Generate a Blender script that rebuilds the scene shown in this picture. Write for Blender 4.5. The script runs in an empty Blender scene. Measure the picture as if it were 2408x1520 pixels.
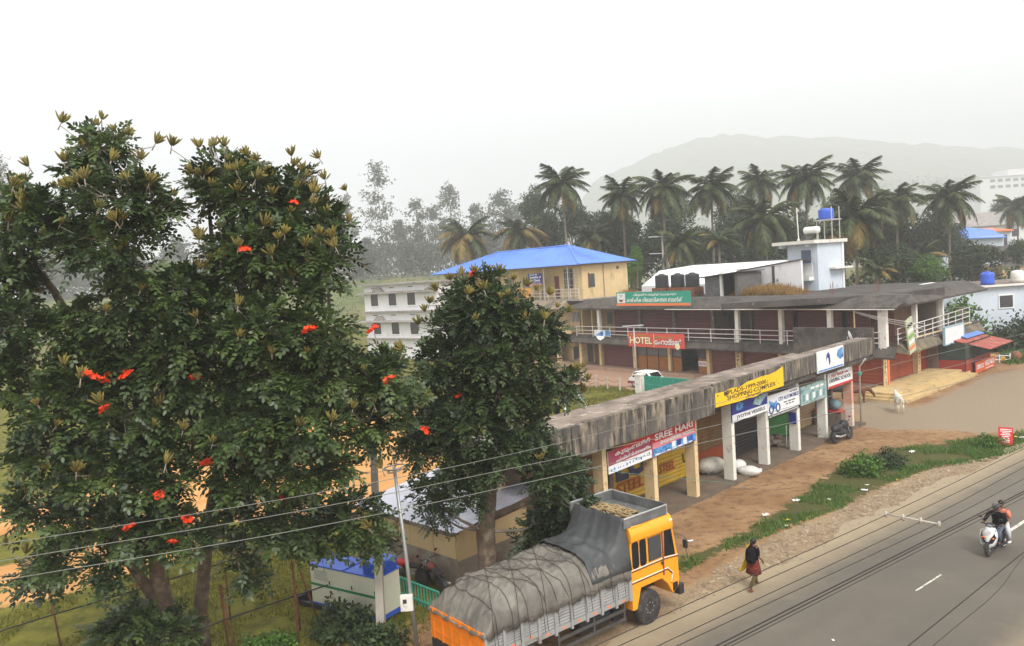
import bpy, bmesh, math, random
import numpy as np
from mathutils import Vector, Matrix

random.seed(11)
RNG = np.random.default_rng(11)
S = bpy.context.scene
COL = S.collection
R = math.radians

# ---------------------------------------------------------------- camera
cam_d = bpy.data.cameras.new("camera")
cam_d.sensor_fit = 'HORIZONTAL'
cam_d.sensor_width = 36.0
cam_d.lens = 36.0 * 1850.0 / 2408.0
cam_d.clip_start = 0.1
cam_d.clip_end = 5000.0
cam = bpy.data.objects.new("camera", cam_d)
COL.objects.link(cam)
ROLL = 0.065
PITCH = math.atan(120.0 * math.cos(ROLL) / 1850.0)
_f = Vector((0, math.cos(PITCH), -math.sin(PITCH)))
_r0 = Vector((1, 0, 0))
_u0 = _r0.cross(_f)
_r = math.cos(ROLL) * _r0 - math.sin(ROLL) * _u0
_u = math.sin(ROLL) * _r0 + math.cos(ROLL) * _u0
cam.matrix_world = Matrix(((_r.x, _u.x, -_f.x, 0), (_r.y, _u.y, -_f.y, 0), (_r.z, _u.z, -_f.z, 10.5), (0, 0, 0, 1)))
S.camera = cam

# ---------------------------------------------------------------- sky, sun, exposure
SUN_EL, SUN_AZ = 50.0, 158.0          # azimuth clockwise from +Y
world = bpy.data.worlds.new("World")
S.world = world
world.use_nodes = True
wn = world.node_tree
for n in list(wn.nodes):
    wn.nodes.remove(n)
sky = wn.nodes.new('ShaderNodeTexSky')
sky.sky_type = 'NISHITA'
sky.sun_disc = False
sky.sun_elevation = R(SUN_EL)
sky.sun_rotation = R(SUN_AZ)
sky.air_density = 1.0
sky.dust_density = 6.0
hs = wn.nodes.new('ShaderNodeHueSaturation')
hs.inputs['Saturation'].default_value = 0.12
mx = wn.nodes.new('ShaderNodeMix')
mx.data_type = 'RGBA'
mx.inputs[0].default_value = 0.8       # thick cloud hides most of the clear sky
mx.inputs[7].default_value = (12.0, 12.1, 12.3, 1)
bg = wn.nodes.new('ShaderNodeBackground')
bg.inputs['Strength'].default_value = 0.14
wo = wn.nodes.new('ShaderNodeOutputWorld')
wn.links.new(sky.outputs[0], hs.inputs['Color'])
wn.links.new(hs.outputs[0], mx.inputs[6])
wn.links.new(mx.outputs[2], bg.inputs[0])
wn.links.new(bg.outputs[0], wo.inputs[0])

sl = bpy.data.lights.new("sun", 'SUN')
sl.energy = 3.2
sl.angle = R(24)
sl.color = (1.0, 0.96, 0.89)
sun = bpy.data.objects.new("sun", sl)
COL.objects.link(sun)
sun.rotation_euler = (R(90 - SUN_EL), 0, R(180 - SUN_AZ))
sun.location = (30, -30, 60)

S.view_settings.view_transform = 'Standard'
S.view_settings.look = 'None'
S.view_settings.exposure = 0.05
S.view_settings.gamma = 1.0
S.view_settings.use_curve_mapping = False
S.render.engine = 'CYCLES'
S.cycles.max_bounces = 6
S.cycles.diffuse_bounces = 3
S.cycles.glossy_bounces = 2
S.cycles.transmission_bounces = 3
S.cycles.volume_bounces = 2
S.cycles.transparent_max_bounces = 6
S.cycles.use_denoising = True
S.cycles.sample_clamp_indirect = 6.0

# ---------------------------------------------------------------- mesh helpers
class MB:
    def __init__(s):
        s.v = []; s.f = []; s.mi = []
    def add(s, vs, fs, m=0):
        n = len(s.v)
        s.v += [tuple(p) for p in vs]
        s.f += [tuple(i + n for i in f) for f in fs]
        s.mi += [m] * len(fs)
        return s
    def box(s, x0, x1, y0, y1, z0, z1, m=0):
        return s.hexa([(x0,y0,z0),(x1,y0,z0),(x1,y1,z0),(x0,y1,z0),(x0,y0,z1),(x1,y0,z1),(x1,y1,z1),(x0,y1,z1)], m)
    def hexa(s, p, m=0):
        return s.add(p, [(0,3,2,1),(4,5,6,7),(0,1,5,4),(1,2,6,5),(2,3,7,6),(3,0,4,7)], m)
    def xprof(s, prof, x0, x1, m=0, x0s=None, x1s=None):
        """profile of (y,z) points extruded along x; x0s/x1s give each point its own end"""
        n = len(prof)
        a = [((x0s[i] if x0s else x0), y, z) for i, (y, z) in enumerate(prof)]
        b = [((x1s[i] if x1s else x1), y, z) for i, (y, z) in enumerate(prof)]
        fs = [(i, (i+1) % n, n + (i+1) % n, n + i) for i in range(n)]
        fs += [tuple(range(n))[::-1], tuple(range(n, 2*n))]
        return s.add(a + b, fs, m)
    def zpoly(s, poly, z0, z1, m=0):
        n = len(poly)
        v = [(x, y, z0) for x, y in poly] + [(x, y, z1) for x, y in poly]
        fs = [(i, (i+1) % n, n + (i+1) % n, n + i) for i in range(n)]
        fs += [tuple(range(n))[::-1], tuple(range(n, 2*n))]
        return s.add(v, fs, m)
    def ypoly(s, poly, y0, y1, m=0):
        n = len(poly)
        v = [(x, y0, z) for x, z in poly] + [(x, y1, z) for x, z in poly]
        fs = [(i, n + i, n + (i+1) % n, (i+1) % n) for i in range(n)]
        fs += [tuple(range(n)), tuple(range(n, 2*n))[::-1]]
        return s.add(v, fs, m)
    def tube(s, pts, r, n=8, m=0, caps=True):
        pts = [Vector(p) for p in pts]
        k = len(pts)
        rs = r if isinstance(r, (list, tuple)) else [r] * k
        vs = []
        up = None
        for i, p in enumerate(pts):
            t = (pts[min(i+1, k-1)] - pts[max(i-1, 0)]).normalized()
            if up is None:
                up = Vector((0, 0, 1)) if abs(t.z) < 0.9 else Vector((1, 0, 0))
            a = t.cross(up)
            if a.length < 1e-4:
                a = t.cross(Vector((0.3, 1, 0.2)))
            a.normalize()
            b = a.cross(t).normalized()
            up = b
            for j in range(n):
                q = 2 * math.pi * j / n
                vs.append(p + a * (rs[i] * math.cos(q)) + b * (rs[i] * math.sin(q)))
        fs = []
        for i in range(k - 1):
            for j in range(n):
                fs.append((i*n + j, i*n + (j+1) % n, (i+1)*n + (j+1) % n, (i+1)*n + j))
        if caps:
            fs.append(tuple(range(n))[::-1])
            fs.append(tuple(range((k-1)*n, k*n)))
        return s.add(vs, fs, m)
    def lathe(s, prof, c=(0, 0, 0), n=16, axis='z', m=0):
        vs = []
        for r, h in prof:
            for j in range(n):
                q = 2 * math.pi * j / n
                x, y = r * math.cos(q), r * math.sin(q)
                if axis == 'z': p = (x, y, h)
                elif axis == 'y': p = (x, h, y)
                else: p = (h, x, y)
                vs.append((p[0]+c[0], p[1]+c[1], p[2]+c[2]))
        fs = []
        k = len(prof)
        for i in range(k - 1):
            for j in range(n):
                fs.append((i*n + j, i*n + (j+1) % n, (i+1)*n + (j+1) % n, (i+1)*n + j))
        fs.append(tuple(range(n))[::-1]); fs.append(tuple(range((k-1)*n, k*n)))
        return s.add(vs, fs, m)
    def blob(s, c, rx, ry, rz, n=12, k=8, m=0, jit=0.0):
        vs = [(c[0], c[1], c[2]-rz)]
        for i in range(1, k):
            t = -math.pi/2 + math.pi * i / k
            for j in range(n):
                q = 2*math.pi*j/n
                e = 1 + random.uniform(-jit, jit)
                vs.append((c[0]+rx*e*math.cos(t)*math.cos(q), c[1]+ry*e*math.cos(t)*math.sin(q), c[2]+rz*e*math.sin(t)))
        vs.append((c[0], c[1], c[2]+rz))
        fs = [(0, 1+(j+1) % n, 1+j) for j in range(n)]
        for i in range(k-2):
            for j in range(n):
                a = 1+i*n
                fs.append((a+j, a+(j+1) % n, a+n+(j+1) % n, a+n+j))
        L = len(vs)-1; a = 1+(k-2)*n
        fs += [(a+j, a+(j+1) % n, L) for j in range(n)]
        return s.add(vs, fs, m)
    def mesh(s, name, mats, smooth=False):
        me = bpy.data.meshes.new(name)
        me.from_pydata(s.v, [], s.f)
        if not isinstance(mats, (list, tuple)): mats = [mats]
        for m in mats: me.materials.append(m)
        if len(mats) > 1: me.polygons.foreach_set('material_index', s.mi)
        bm = bmesh.new(); bm.from_mesh(me)
        bmesh.ops.recalc_face_normals(bm, faces=bm.faces)
        bm.to_mesh(me); bm.free()
        if smooth: me.polygons.foreach_set('use_smooth', [True]*len(me.polygons))
        me.update()
        return me
    def build(s, name, mats, parent=None, smooth=False, bevel=0.0, loc=None):
        o = bpy.data.objects.new(name, s.mesh(name, mats, smooth))
        COL.objects.link(o)
        if parent: o.parent = parent
        if loc: o.location = loc
        if bevel > 0:
            b = o.modifiers.new('bevel', 'BEVEL'); b.width = bevel; b.segments = 2; b.limit_method = 'ANGLE'; b.angle_limit = R(40)
            o.data.polygons.foreach_set('use_smooth', [True]*len(o.data.polygons))
            b.harden_normals = True
        return o

def tag(o, label, cat, group=None, kind=None):
    o['label'] = label; o['category'] = cat
    if group: o['group'] = group
    if kind: o['kind'] = kind
    return o
def struct(o):
    o['kind'] = 'structure'
    return o
def thing(name, label, cat, loc=(0, 0, 0), rz=0.0, group=None):
    o = bpy.data.objects.new(name, None)
    o.empty_display_size = 0.2
    COL.objects.link(o)
    o.location = loc; o.rotation_euler = (0, 0, rz)
    return tag(o, label, cat, group)
def link(name, me, parent=None, loc=(0, 0, 0), rot=(0, 0, 0), sc=(1, 1, 1)):
    o = bpy.data.objects.new(name, me)
    COL.objects.link(o)
    if parent: o.parent = parent
    o.location = loc; o.rotation_euler = rot; o.scale = sc
    return o
def copy_tree(o, parent=None):
    c = o.copy(); COL.objects.link(c)
    if parent: c.parent = parent
    for ch in list(o.children):
        copy_tree(ch, c)
    return c
def np_mesh(name, verts, faces_flat, nper, mat, tint=None, smooth=False):
    """fast mesh from numpy: faces all with nper corners"""
    me = bpy.data.meshes.new(name)
    nv = len(verts); nf = len(faces_flat)//nper
    me.vertices.add(nv); me.vertices.foreach_set('co', np.asarray(verts, np.float32).ravel())
    me.loops.add(nf*nper); me.loops.foreach_set('vertex_index', np.asarray(faces_flat, np.int32))
    me.polygons.add(nf)
    me.polygons.foreach_set('loop_start', np.arange(nf, dtype=np.int32)*nper)
    me.polygons.foreach_set('loop_total', np.full(nf, nper, np.int32))
    if smooth: me.polygons.foreach_set('use_smooth', np.ones(nf, bool))
    if tint is not None:
        a = me.attributes.new('tint', 'FLOAT', 'POINT'); a.data.foreach_set('value', np.asarray(tint, np.float32))
    me.materials.append(mat)
    me.update(calc_edges=True); me.validate()
    return me

# ---------------------------------------------------------------- materials
def _n(nt, t, **k):
    n = nt.nodes.new(t)
    for a, b in k.items(): setattr(n, a, b)
    return n
def _mix(nt, fac, a, b, blend='MIX'):
    m = nt.nodes.new('ShaderNodeMix'); m.data_type = 'RGBA'; m.blend_type = blend
    for i, v in ((0, fac), (6, a), (7, b)):
        if hasattr(v, 'links') or hasattr(v, 'is_linked'): nt.links.new(v, m.inputs[i])
        else: m.inputs[i].default_value = v if i == 0 else (tuple(v)+(1,))[:4]
    return m.outputs[2]
def _noise(nt, scale, detail=4, stretch=(1, 1, 1), rough=.55):
    g = _n(nt, 'ShaderNodeNewGeometry')
    mp = _n(nt, 'ShaderNodeMapping')
    mp.inputs['Scale'].default_value = stretch
    nt.links.new(g.outputs['Position'], mp.inputs['Vector'])
    t = _n(nt, 'ShaderNodeTexNoise')
    t.inputs['Scale'].default_value = scale; t.inputs['Detail'].default_value = detail; t.inputs['Roughness'].default_value = rough
    nt.links.new(mp.outputs[0], t.inputs['Vector'])
    return t.outputs[0]
def _ramp(nt, x, lo, hi):
    m = _n(nt, 'ShaderNodeMapRange'); m.clamp = True
    m.inputs['From Min'].default_value = lo; m.inputs['From Max'].default_value = hi
    nt.links.new(x, m.inputs['Value'])
    return m.outputs[0]
def mat(name, col, rough=.8, var=.18, scale=2.5, col2=None, s2=.8, lo2=.5, hi2=.62, st2=(1, 1, 1),
        col3=None, s3=6, lo3=.55, hi3=.7, st3=(1, 1, 1), bump=0.0, bscale=30, metal=0.0, spec=.35, coat=0.0, bst=(1,1,1)):
    m = bpy.data.materials.new(name); m.use_nodes = True
    nt = m.node_tree; b = nt.nodes['Principled BSDF']
    c = np.array(col[:3], float)
    n1 = _noise(nt, scale)
    x = _mix(nt, _ramp(nt, n1, .3, .7), tuple(np.clip(c*(1-var), 0, 1)), tuple(np.clip(c*(1+var), 0, 1)))
    if col2 is not None:
        x = _mix(nt, _ramp(nt, _noise(nt, s2, 6, st2, .65), lo2, hi2), x, col2)
    if col3 is not None:
        x = _mix(nt, _ramp(nt, _noise(nt, s3, 5, st3, .6), lo3, hi3), x, col3)
    nt.links.new(x, b.inputs['Base Color'])
    b.inputs['Roughness'].default_value = rough
    b.inputs['Metallic'].default_value = metal
    b.inputs['Specular IOR Level'].default_value = spec
    if coat: b.inputs['Coat Weight'].default_value = coat
    if bump:
        bp = _n(nt, 'ShaderNodeBump'); bp.inputs['Strength'].default_value = bump; bp.inputs['Distance'].default_value = .03
        nt.links.new(_noise(nt, bscale, 6, bst, .65), bp.inputs['Height'])
        nt.links.new(bp.outputs[0], b.inputs['Normal'])
    return m
def leaf_mat(name, dark, light, rough=.42, trans=.25, spec=.45):
    m = bpy.data.materials.new(name); m.use_nodes = True
    nt = m.node_tree; b = nt.nodes['Principled BSDF']
    at = _n(nt, 'ShaderNodeAttribute'); at.attribute_name = 'tint'
    x = _mix(nt, at.outputs['Fac'], dark, light)
    nt.links.new(x, b.inputs['Base Color'])
    b.inputs['Roughness'].default_value = rough; b.inputs['Specular IOR Level'].default_value = spec
    if trans:
        tr = _n(nt, 'ShaderNodeBsdfTranslucent'); nt.links.new(x, tr.inputs['Color'])
        ms = _n(nt, 'ShaderNodeMixShader'); ms.inputs[0].default_value = trans
        nt.links.new(b.outputs[0], ms.inputs[1]); nt.links.new(tr.outputs[0], ms.inputs[2])
        nt.links.new(ms.outputs[0], nt.nodes['Material Output'].inputs['Surface'])
    return m
def glass_mat(name, tint=(.012, .014, .016), rough=.1):
    m = bpy.data.materials.new(name); m.use_nodes = True
    b = m.node_tree.nodes['Principled BSDF']
    b.inputs['Base Color'].default_value = tuple(tint)+(1,); b.inputs['Roughness'].default_value = rough
    b.inputs['Specular IOR Level'].default_value = .35
    return m

BLACKALG = (.035, .032, .028)
M = {}
M['conc_dark'] = mat('conc_dark', (.092, .08, .069), .95, .25, 1.5, col2=(.05, .047, .042), s2=1.2, lo2=.45, hi2=.62, col3=(.20, .175, .145), s3=3.2, lo3=.62, hi3=.74, bump=.5, bscale=12)
M['parapet'] = mat('parapet', (.29, .24, .18), .95, .2, 2.0, col2=BLACKALG, s2=2.2, lo2=.40, hi2=.56, st2=(2.2, 2.2, .35), col3=(.10, .09, .08), s3=1.1, lo3=.42, hi3=.62, bump=.4, bscale=18)
M['roof_top'] = mat('roof_top', (.25, .20, .165), .95, .25, 1.2, col2=(.12, .095, .075), s2=.7, lo2=.42, hi2=.6, col3=(.42, .37, .30), s3=1.7, lo3=.60, hi3=.66, bump=.5, bscale=10)
M['cream'] = mat('cream', (.62, .46, .24), .85, .08, 1.0, col2=(.36, .26, .15), s2=1.5, lo2=.56, hi2=.75, st2=(1.5, 1.5, .4), bump=.1)
M['cream_pillar'] = mat('cream_pillar', (.66, .50, .28), .85, .1, 1.5, col2=(.23, .17, .11), s2=2.4, lo2=.57, hi2=.72, bump=.15)
M['white_pillar'] = mat('white_pillar', (.70, .68, .62), .85, .08, 1.5, col2=(.28, .24, .19), s2=2.6, lo2=.58, hi2=.74, bump=.12)
M['white_wall'] = mat('white_wall', (.74, .73, .74), .85, .05, .6, col2=(.42, .40, .39), s2=1.0, lo2=.60, hi2=.8, st2=(1, 1, .5), bump=.08)
M['bluewhite_wall'] = mat('bluewhite_wall', (.56, .62, .68), .85, .06, .6, col2=(.34, .37, .40), s2=1.2, lo2=.58, hi2=.8, bump=.08)
M['grey_trim'] = mat('grey_trim', (.34, .31, .29), .9, .2, 1.5, col2=(.15, .13, .12), s2=1.5, lo2=.5, hi2=.65, bump=.2)
M['maroon'] = mat('maroon', (.125, .036, .034), .6, .12, 1.0, col2=(.09, .04, .035), s2=.9, lo2=.5, hi2=.7)
M['maroon2'] = mat('maroon2', (.15, .048, .036), .6, .12, 1.0)
M['redorange'] = mat('redorange', (.34, .066, .022), .55, .12, 1.0, col2=(.24, .05, .02), s2=.9, lo2=.5, hi2=.7)
M['kiosk_red'] = mat('kiosk_red', (.30, .035, .02), .5, .12, 1.2)
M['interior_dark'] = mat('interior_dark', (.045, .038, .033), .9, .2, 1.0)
M['dull_wall'] = mat('dull_wall', (.19, .155, .125), .9, .15, 1.0, col2=(.11, .09, .075), s2=1.0, lo2=.5, hi2=.65)
M['tan_shutter'] = mat('tan_shutter', (.34, .23, .12), .6, .12, .8)
M['brown_shutter'] = mat('brown_shutter', (.24, .135, .055), .6, .15, .8, col2=(.14, .07, .03), s2=1.1, lo2=.5, hi2=.7)
M['yellow_shutter'] = mat('yellow_shutter', (.50, .31, .025), .55, .1, .8, col2=(.33, .2, .03), s2=1.3, lo2=.55, hi2=.75)
M['orange_patch'] = mat('orange_patch', (.36, .075, .02), .6, .12, 2)
M['green_shutter'] = mat('green_shutter', (.03, .19, .035), .55, .12, .8)
M['black_shutter'] = mat('black_shutter', (.035, .033, .033), .6, .15, .8)
M['yellow_paint'] = mat('yellow_paint', (.80, .50, .015), .8, .08, 1.5, col2=(.17, .13, .05), s2=3.0, lo2=.60, hi2=.66, col3=(.09, .08, .06), s3=7, lo3=.64, hi3=.70, bump=.15)
M['steel_grey'] = mat('steel_grey', (.46, .45, .44), .5, .1, 2, metal=.3)
M['rail_white'] = mat('rail_white', (.62, .58, .56), .6, .08, 2)
M['iron_dark'] = mat('iron_dark', (.06, .055, .05), .6, .2, 3)
M['rust'] = mat('rust', (.20, .085, .04), .85, .3, 6)
M['blue_roof'] = mat('blue_roof', (.10, .235, .70), .45, .1, 1.0, col2=(.07, .16, .46), s2=.5, lo2=.45, hi2=.7, spec=.5)
M['blue_plastic'] = mat('blue_plastic', (.03, .10, .55), .4, .06, 2, spec=.5)
M['black_plastic'] = mat('black_plastic', (.022, .022, .026), .5, .2, 3, spec=.4)
M['black_rubber'] = mat('black_rubber', (.03, .028, .027), .8, .25, 6, col2=(.09, .075, .06), s2=5, lo2=.5, hi2=.7)
M['black_gloss'] = mat('black_gloss', (.012, .012, .013), .25, .2, 3, spec=.5)
M['glass'] = glass_mat('glass')
M['grey_glass'] = glass_mat('grey_glass', (.17, .18, .19), .25)
M['window_dark'] = mat('window_dark', (.045, .045, .05), .35, .15, 2, spec=.5)
M['wood_orange'] = mat('wood_orange', (.34, .135, .03), .5, .12, 2, st2=(1, 1, 6), col2=(.24, .09, .025), s2=2, lo2=.5, hi2=.7)
M['white_paint'] = mat('white_paint', (.78, .78, .76), .6, .05, 2)
M['sign_white'] = mat('sign_white', (.74, .75, .76), .5, .05, 2, col2=(.58, .58, .57), s2=1.5, lo2=.55, hi2=.75)
M['sign_red'] = mat('sign_red', (.52, .03, .03), .5, .08, 2)
M['sign_red2'] = mat('sign_red2', (.62, .085, .06), .5, .06, 2)
M['sign_pink'] = mat('sign_pink', (.62, .22, .25), .5, .15, 1.2)
M['sign_maroon'] = mat('sign_maroon', (.30, .05, .09), .5, .1, 1.5)
M['sign_green'] = mat('sign_green', (.03, .30, .22), .5, .05, 2)
M['sign_orange'] = mat('sign_orange', (.80, .20, .07), .5, .05, 2)
M['sign_blue'] = mat('sign_blue', (.025, .035, .24), .5, .1, 2)
M['sign_skyblue'] = mat('sign_skyblue', (.10, .32, .62), .5, .25, 3, col2=(.03, .10, .32), s2=4, lo2=.48, hi2=.55)
M['sign_teal'] = mat('sign_teal', (.30, .44, .43), .5, .1, 1.5, col2=(.13, .24, .25), s2=3.5, lo2=.5, hi2=.58)
M['sign_yellow'] = mat('sign_yellow', (.72, .36, .06), .6, .06, 2)
M['ink_black'] = mat('ink_black', (.015, .014, .014), .7, .1, 2)
M['ink_brown'] = mat('ink_brown', (.07, .05, .02), .8, .3, 8)
M['ink_white'] = mat('ink_white', (.80, .80, .78), .6, .04, 2)
M['ink_cream'] = mat('ink_cream', (.80, .72, .45), .6, .04, 2)
M['ink_red'] = mat('ink_red', (.50, .03, .02), .6, .06, 2)
M['ink_blue'] = mat('ink_blue', (.03, .05, .22), .6, .06, 2)
M['ink_green'] = mat('ink_green', (.16, .36, .05), .6, .06, 2)
M['ink_maroon'] = mat('ink_maroon', (.25, .06, .05), .6, .06, 2)
M['ink_navy_worn'] = mat('ink_navy_worn', (.05, .05, .10), .65, .25, 3)
M['truck_orange'] = mat('truck_orange', (.85, .33, .012), .32, .04, 1.5, spec=.5, coat=.3)
M['truck_tail'] = mat('truck_tail', (.72, .20, .012), .5, .1, 2)
M['truck_grey'] = mat('truck_grey', (.40, .40, .39), .5, .1, 2, metal=.4, col2=(.22, .21, .2), s2=2, lo2=.56, hi2=.75)
M['truck_steel'] = mat('truck_steel', (.115, .12, .118), .6, .12, 2, col2=(.2, .2, .2), s2=2, lo2=.5, hi2=.7)
M['tarp'] = mat('tarp', (.165, .15, .125), .6, .2, 1.4, col2=(.105, .096, .082), s2=1.3, lo2=.45, hi2=.62, bump=.9, bscale=5, spec=.5)
M['tarp_blue'] = mat('tarp_blue', (.055, .058, .06), .55, .2, 1.5, bump=.8, bscale=4, spec=.45)
M['rope'] = mat('rope', (.33, .24, .12), .9, .2, 8)
M['rope_dark'] = mat('rope_dark', (.06, .05, .04), .9, .2, 8)
M['gen_cream'] = mat('gen_cream', (.60, .60, .47), .55, .05, 1.5)
M['gen_blue'] = mat('gen_blue', (.035, .10, .48), .45, .06, 2)
M['gen_stripe'] = mat('gen_stripe', (.015, .20, .07), .5, .06, 2)
M['fence_green'] = mat('fence_green', (.04, .33, .24), .5, .1, 2)
M['conc_pole'] = mat('conc_pole', (.42, .39, .33), .9, .12, 2, bump=.2)
M['galv'] = mat('galv', (.42, .43, .43), .45, .12, 2, metal=.5)
M['zinc_roof'] = mat('zinc_roof', (.50, .50, .56), .4, .08, 1, metal=.25, col2=(.36, .34, .36), s2=.8, lo2=.52, hi2=.72)
M['bark'] = mat('bark', (.14, .10, .07), .95, .3, 4, col2=(.26, .21, .15), s2=3, lo2=.52, hi2=.66, bump=.8, bscale=14, bst=(1, 1, .3))
M['bark_pale'] = mat('bark_pale', (.26, .22, .17), .95, .25, 4, bump=.5, bscale=10)
M['palm_trunk'] = mat('palm_trunk', (.19, .155, .125), .95, .25, 3)
M['pod'] = mat('pod', (.17, .14, .028), .7, .35, 5, col2=(.075, .058, .02), s2=4, lo2=.5, hi2=.7)
M['flower'] = mat('flower', (.75, .055, .008), .6, .2, 8)
M['leaf'] = leaf_mat('leaf', (.014, .031, .010), (.10, .15, .038), .42, .2, .42)
M['leaf_mid'] = leaf_mat('leaf_mid', (.013, .029, .010), (.075, .115, .034), .42, .2, .45)
M['leaf_far'] = leaf_mat('leaf_far', (.014, .028, .010), (.062, .095, .028), .6, .15, .3)
M['leaf_oak_hazed'] = leaf_mat('leaf_oak_hazed', (.085, .095, .07), (.19, .20, .155), .7, .2, .2)  # silvery leaf paled further, so fog fading is in the colour
M['leaf_bright'] = leaf_mat('leaf_bright', (.03, .085, .012), (.12, .23, .03), .5, .3, .3)
M['leaf_dry'] = leaf_mat('leaf_dry', (.20, .11, .035), (.46, .30, .10), .8, .3, .2)
M['grass_blade'] = leaf_mat('grass_blade', (.055, .065, .008), (.20, .18, .022), .7, .3, .2)
M['palm_leaf'] = leaf_mat('palm_leaf', (.016, .034, .009), (.085, .105, .026), .5, .2, .35)
M['palm_leaf_dry'] = leaf_mat('palm_leaf_dry', (.12, .085, .02), (.26, .19, .05), .6, .2, .3)
M['skin'] = mat('skin', (.16, .075, .042), .6, .08, 5)
M['hair'] = mat('hair', (.008, .007, .007), .45, .1, 5)
M['stone'] = mat('stone', (.33, .26, .175), .95, .3, 5, col2=(.19, .13, .08), s2=2.2, lo2=.42, hi2=.58)
M['laterite'] = mat('laterite', (.22, .09, .05), .95, .3, 4, bump=.4)
M['white_plastic'] = mat('white_plastic', (.60, .585, .55), .5, .08, 5)
M['cow_brown'] = mat('cow_brown', (.135, .05, .025), .8, .25, 2.5)
M['cow_white'] = mat('cow_white', (.62, .56, .46), .8, .15, 2.5)
M['cow_black'] = mat('cow_black', (.02, .016, .014), .7, .2, 2.5)
M['wire'] = mat('wire', (.17, .175, .15), .6, .1, 2)
M['wire_dark'] = mat('wire_dark', (.035, .032, .028), .7, .1, 2)
M['wire_green'] = mat('wire_green', (.10, .25, .22), .6, .1, 2)

# ---------------------------------------------------------------- lettering
def text(body, size, matl, parent, x, y, z, width=None, height=None, bold=0.0, align='LEFT', rot=None, name='lettering', thick=.004):
    """flat letters standing on a sign that faces local -y; x,z is the lower left (or centre) of the line"""
    cu = bpy.data.curves.new('tmp', 'FONT')
    cu.body = body; cu.size = size; cu.extrude = thick; cu.offset = bold * size; cu.align_x = align
    cu.resolution_u = 2
    t = bpy.data.objects.new('tmp', cu); COL.objects.link(t)
    dg = bpy.context.evaluated_depsgraph_get()
    me = bpy.data.meshes.new_from_object(t.evaluated_get(dg))
    bpy.data.objects.remove(t); bpy.data.curves.remove(cu)
    me.name = name
    if not len(me.vertices):
        return None
    co = np.empty(len(me.vertices)*3, np.float32); me.vertices.foreach_get('co', co); co = co.reshape(-1, 3)
    w = co[:, 0].max()-co[:, 0].min(); h = co[:, 1].max()-co[:, 1].min()
    if width:
        if align == 'CENTER':
            co[:, 0] *= width/w
        else:
            co[:, 0] = (co[:, 0]-co[:, 0].min())*(width/w)
    if height:
        co[:, 1] = (co[:, 1]-co[:, 1].min())*(height/h)
    me.vertices.foreach_set('co', co.ravel()); me.update()
    words = []                                  # one object for each word
    pv = [tuple(p.vertices) for p in me.polygons]
    sp = sorted((min(co[i][0] for i in p), max(co[i][0] for i in p), k) for k, p in enumerate(pv))
    gap = (height or size)*(.30 if ' ' in body else 99)
    cur = [sp[0][2]]; hi = sp[0][1]
    for a, b, k in sp[1:]:
        if a-hi > gap: words.append(cur); cur = []
        cur.append(k); hi = max(hi, b)
    words.append(cur)
    o = None
    for w in words:
        ids = sorted({i for k in w for i in pv[k]}); mp = {i: n for n, i in enumerate(ids)}
        m2 = bpy.data.meshes.new(name); m2.from_pydata([tuple(co[i]) for i in ids], [], [tuple(mp[i] for i in pv[k]) for k in w]); m2.materials.append(matl)
        o = link(name, m2, parent, (x, y, z), rot or (R(90), 0, 0))
    return o

# measured positions (metres)
POLY_ORANGE1 = [(-19.18, 26.56), (-16.94, 27.27), (-15.23, 29.34), (-13.75, 30.87), (-13.28, 32.78), (-17.08, 34.35), (-19.7, 32.94), (-21.83, 30.46)]
POLY_ORANGE2 = [(-21.18, 58.9), (-7.09, 62.92), (-4.08, 53.33), (-4.99, 42.06), (-6.07, 36.76), (-8.48, 32.39), (-11.5, 35.3), (-15.9, 35.59), (-26.28, 35.85), (-29.51, 40.46), (-22.65, 44.66)]
POLY_GRASS_FAR = [(-0.55, 63.47), (7.79, 69.37), (11.02, 64.22), (7.58, 53.18), (2.87, 48.41), (-1.12, 48.38), (-3.56, 54.66)]
POLY_VERGE = [(4.59, 26.17), (5.45, 27.42), (7.72, 29.0), (11.08, 32.62), (15.01, 37.34), (18.5, 40.41), (22.04, 41.19), (27.98, 42.65), (25.75, 39.28), (22.43, 37.04), (19.52, 36.57), (15.39, 33.75), (12.45, 31.15), (9.99, 29.53), (7.0, 27.56), (5.11, 25.89)]
POLY_GRAVEL = [(2.5, 20.86), (4.61, 23.58), (6.31, 26.06), (9.99, 29.53), (12.45, 31.15), (15.39, 33.75), (19.52, 36.57), (25.33, 38.64), (25.75, 39.28), (16.05, 31.82), (10.47, 27.18), (4.3, 22.9), (2.73, 21.59)]
POLY_LOT = [(20.61, 46.56), (23.04, 53.25), (25.84, 54.85), (25.73, 50.55), (37.55, 61.71), (41.83, 63.59), (29.01, 43.14), (25.16, 42.63), (23.29, 44.41), (21.08, 44.88)]
POLY_COURT = [(2.51, 79.34), (8.67, 80.29), (16.96, 69.72), (18.72, 58.77), (12.78, 55.43), (10.19, 63.43), (7.07, 69.7), (2.32, 65.6)]
POLY_SHADE_GRASS = [(-8.34, 21.58), (-4.8, 25.03), (-3.22, 23.25), (-2.38, 20.8)]
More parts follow.
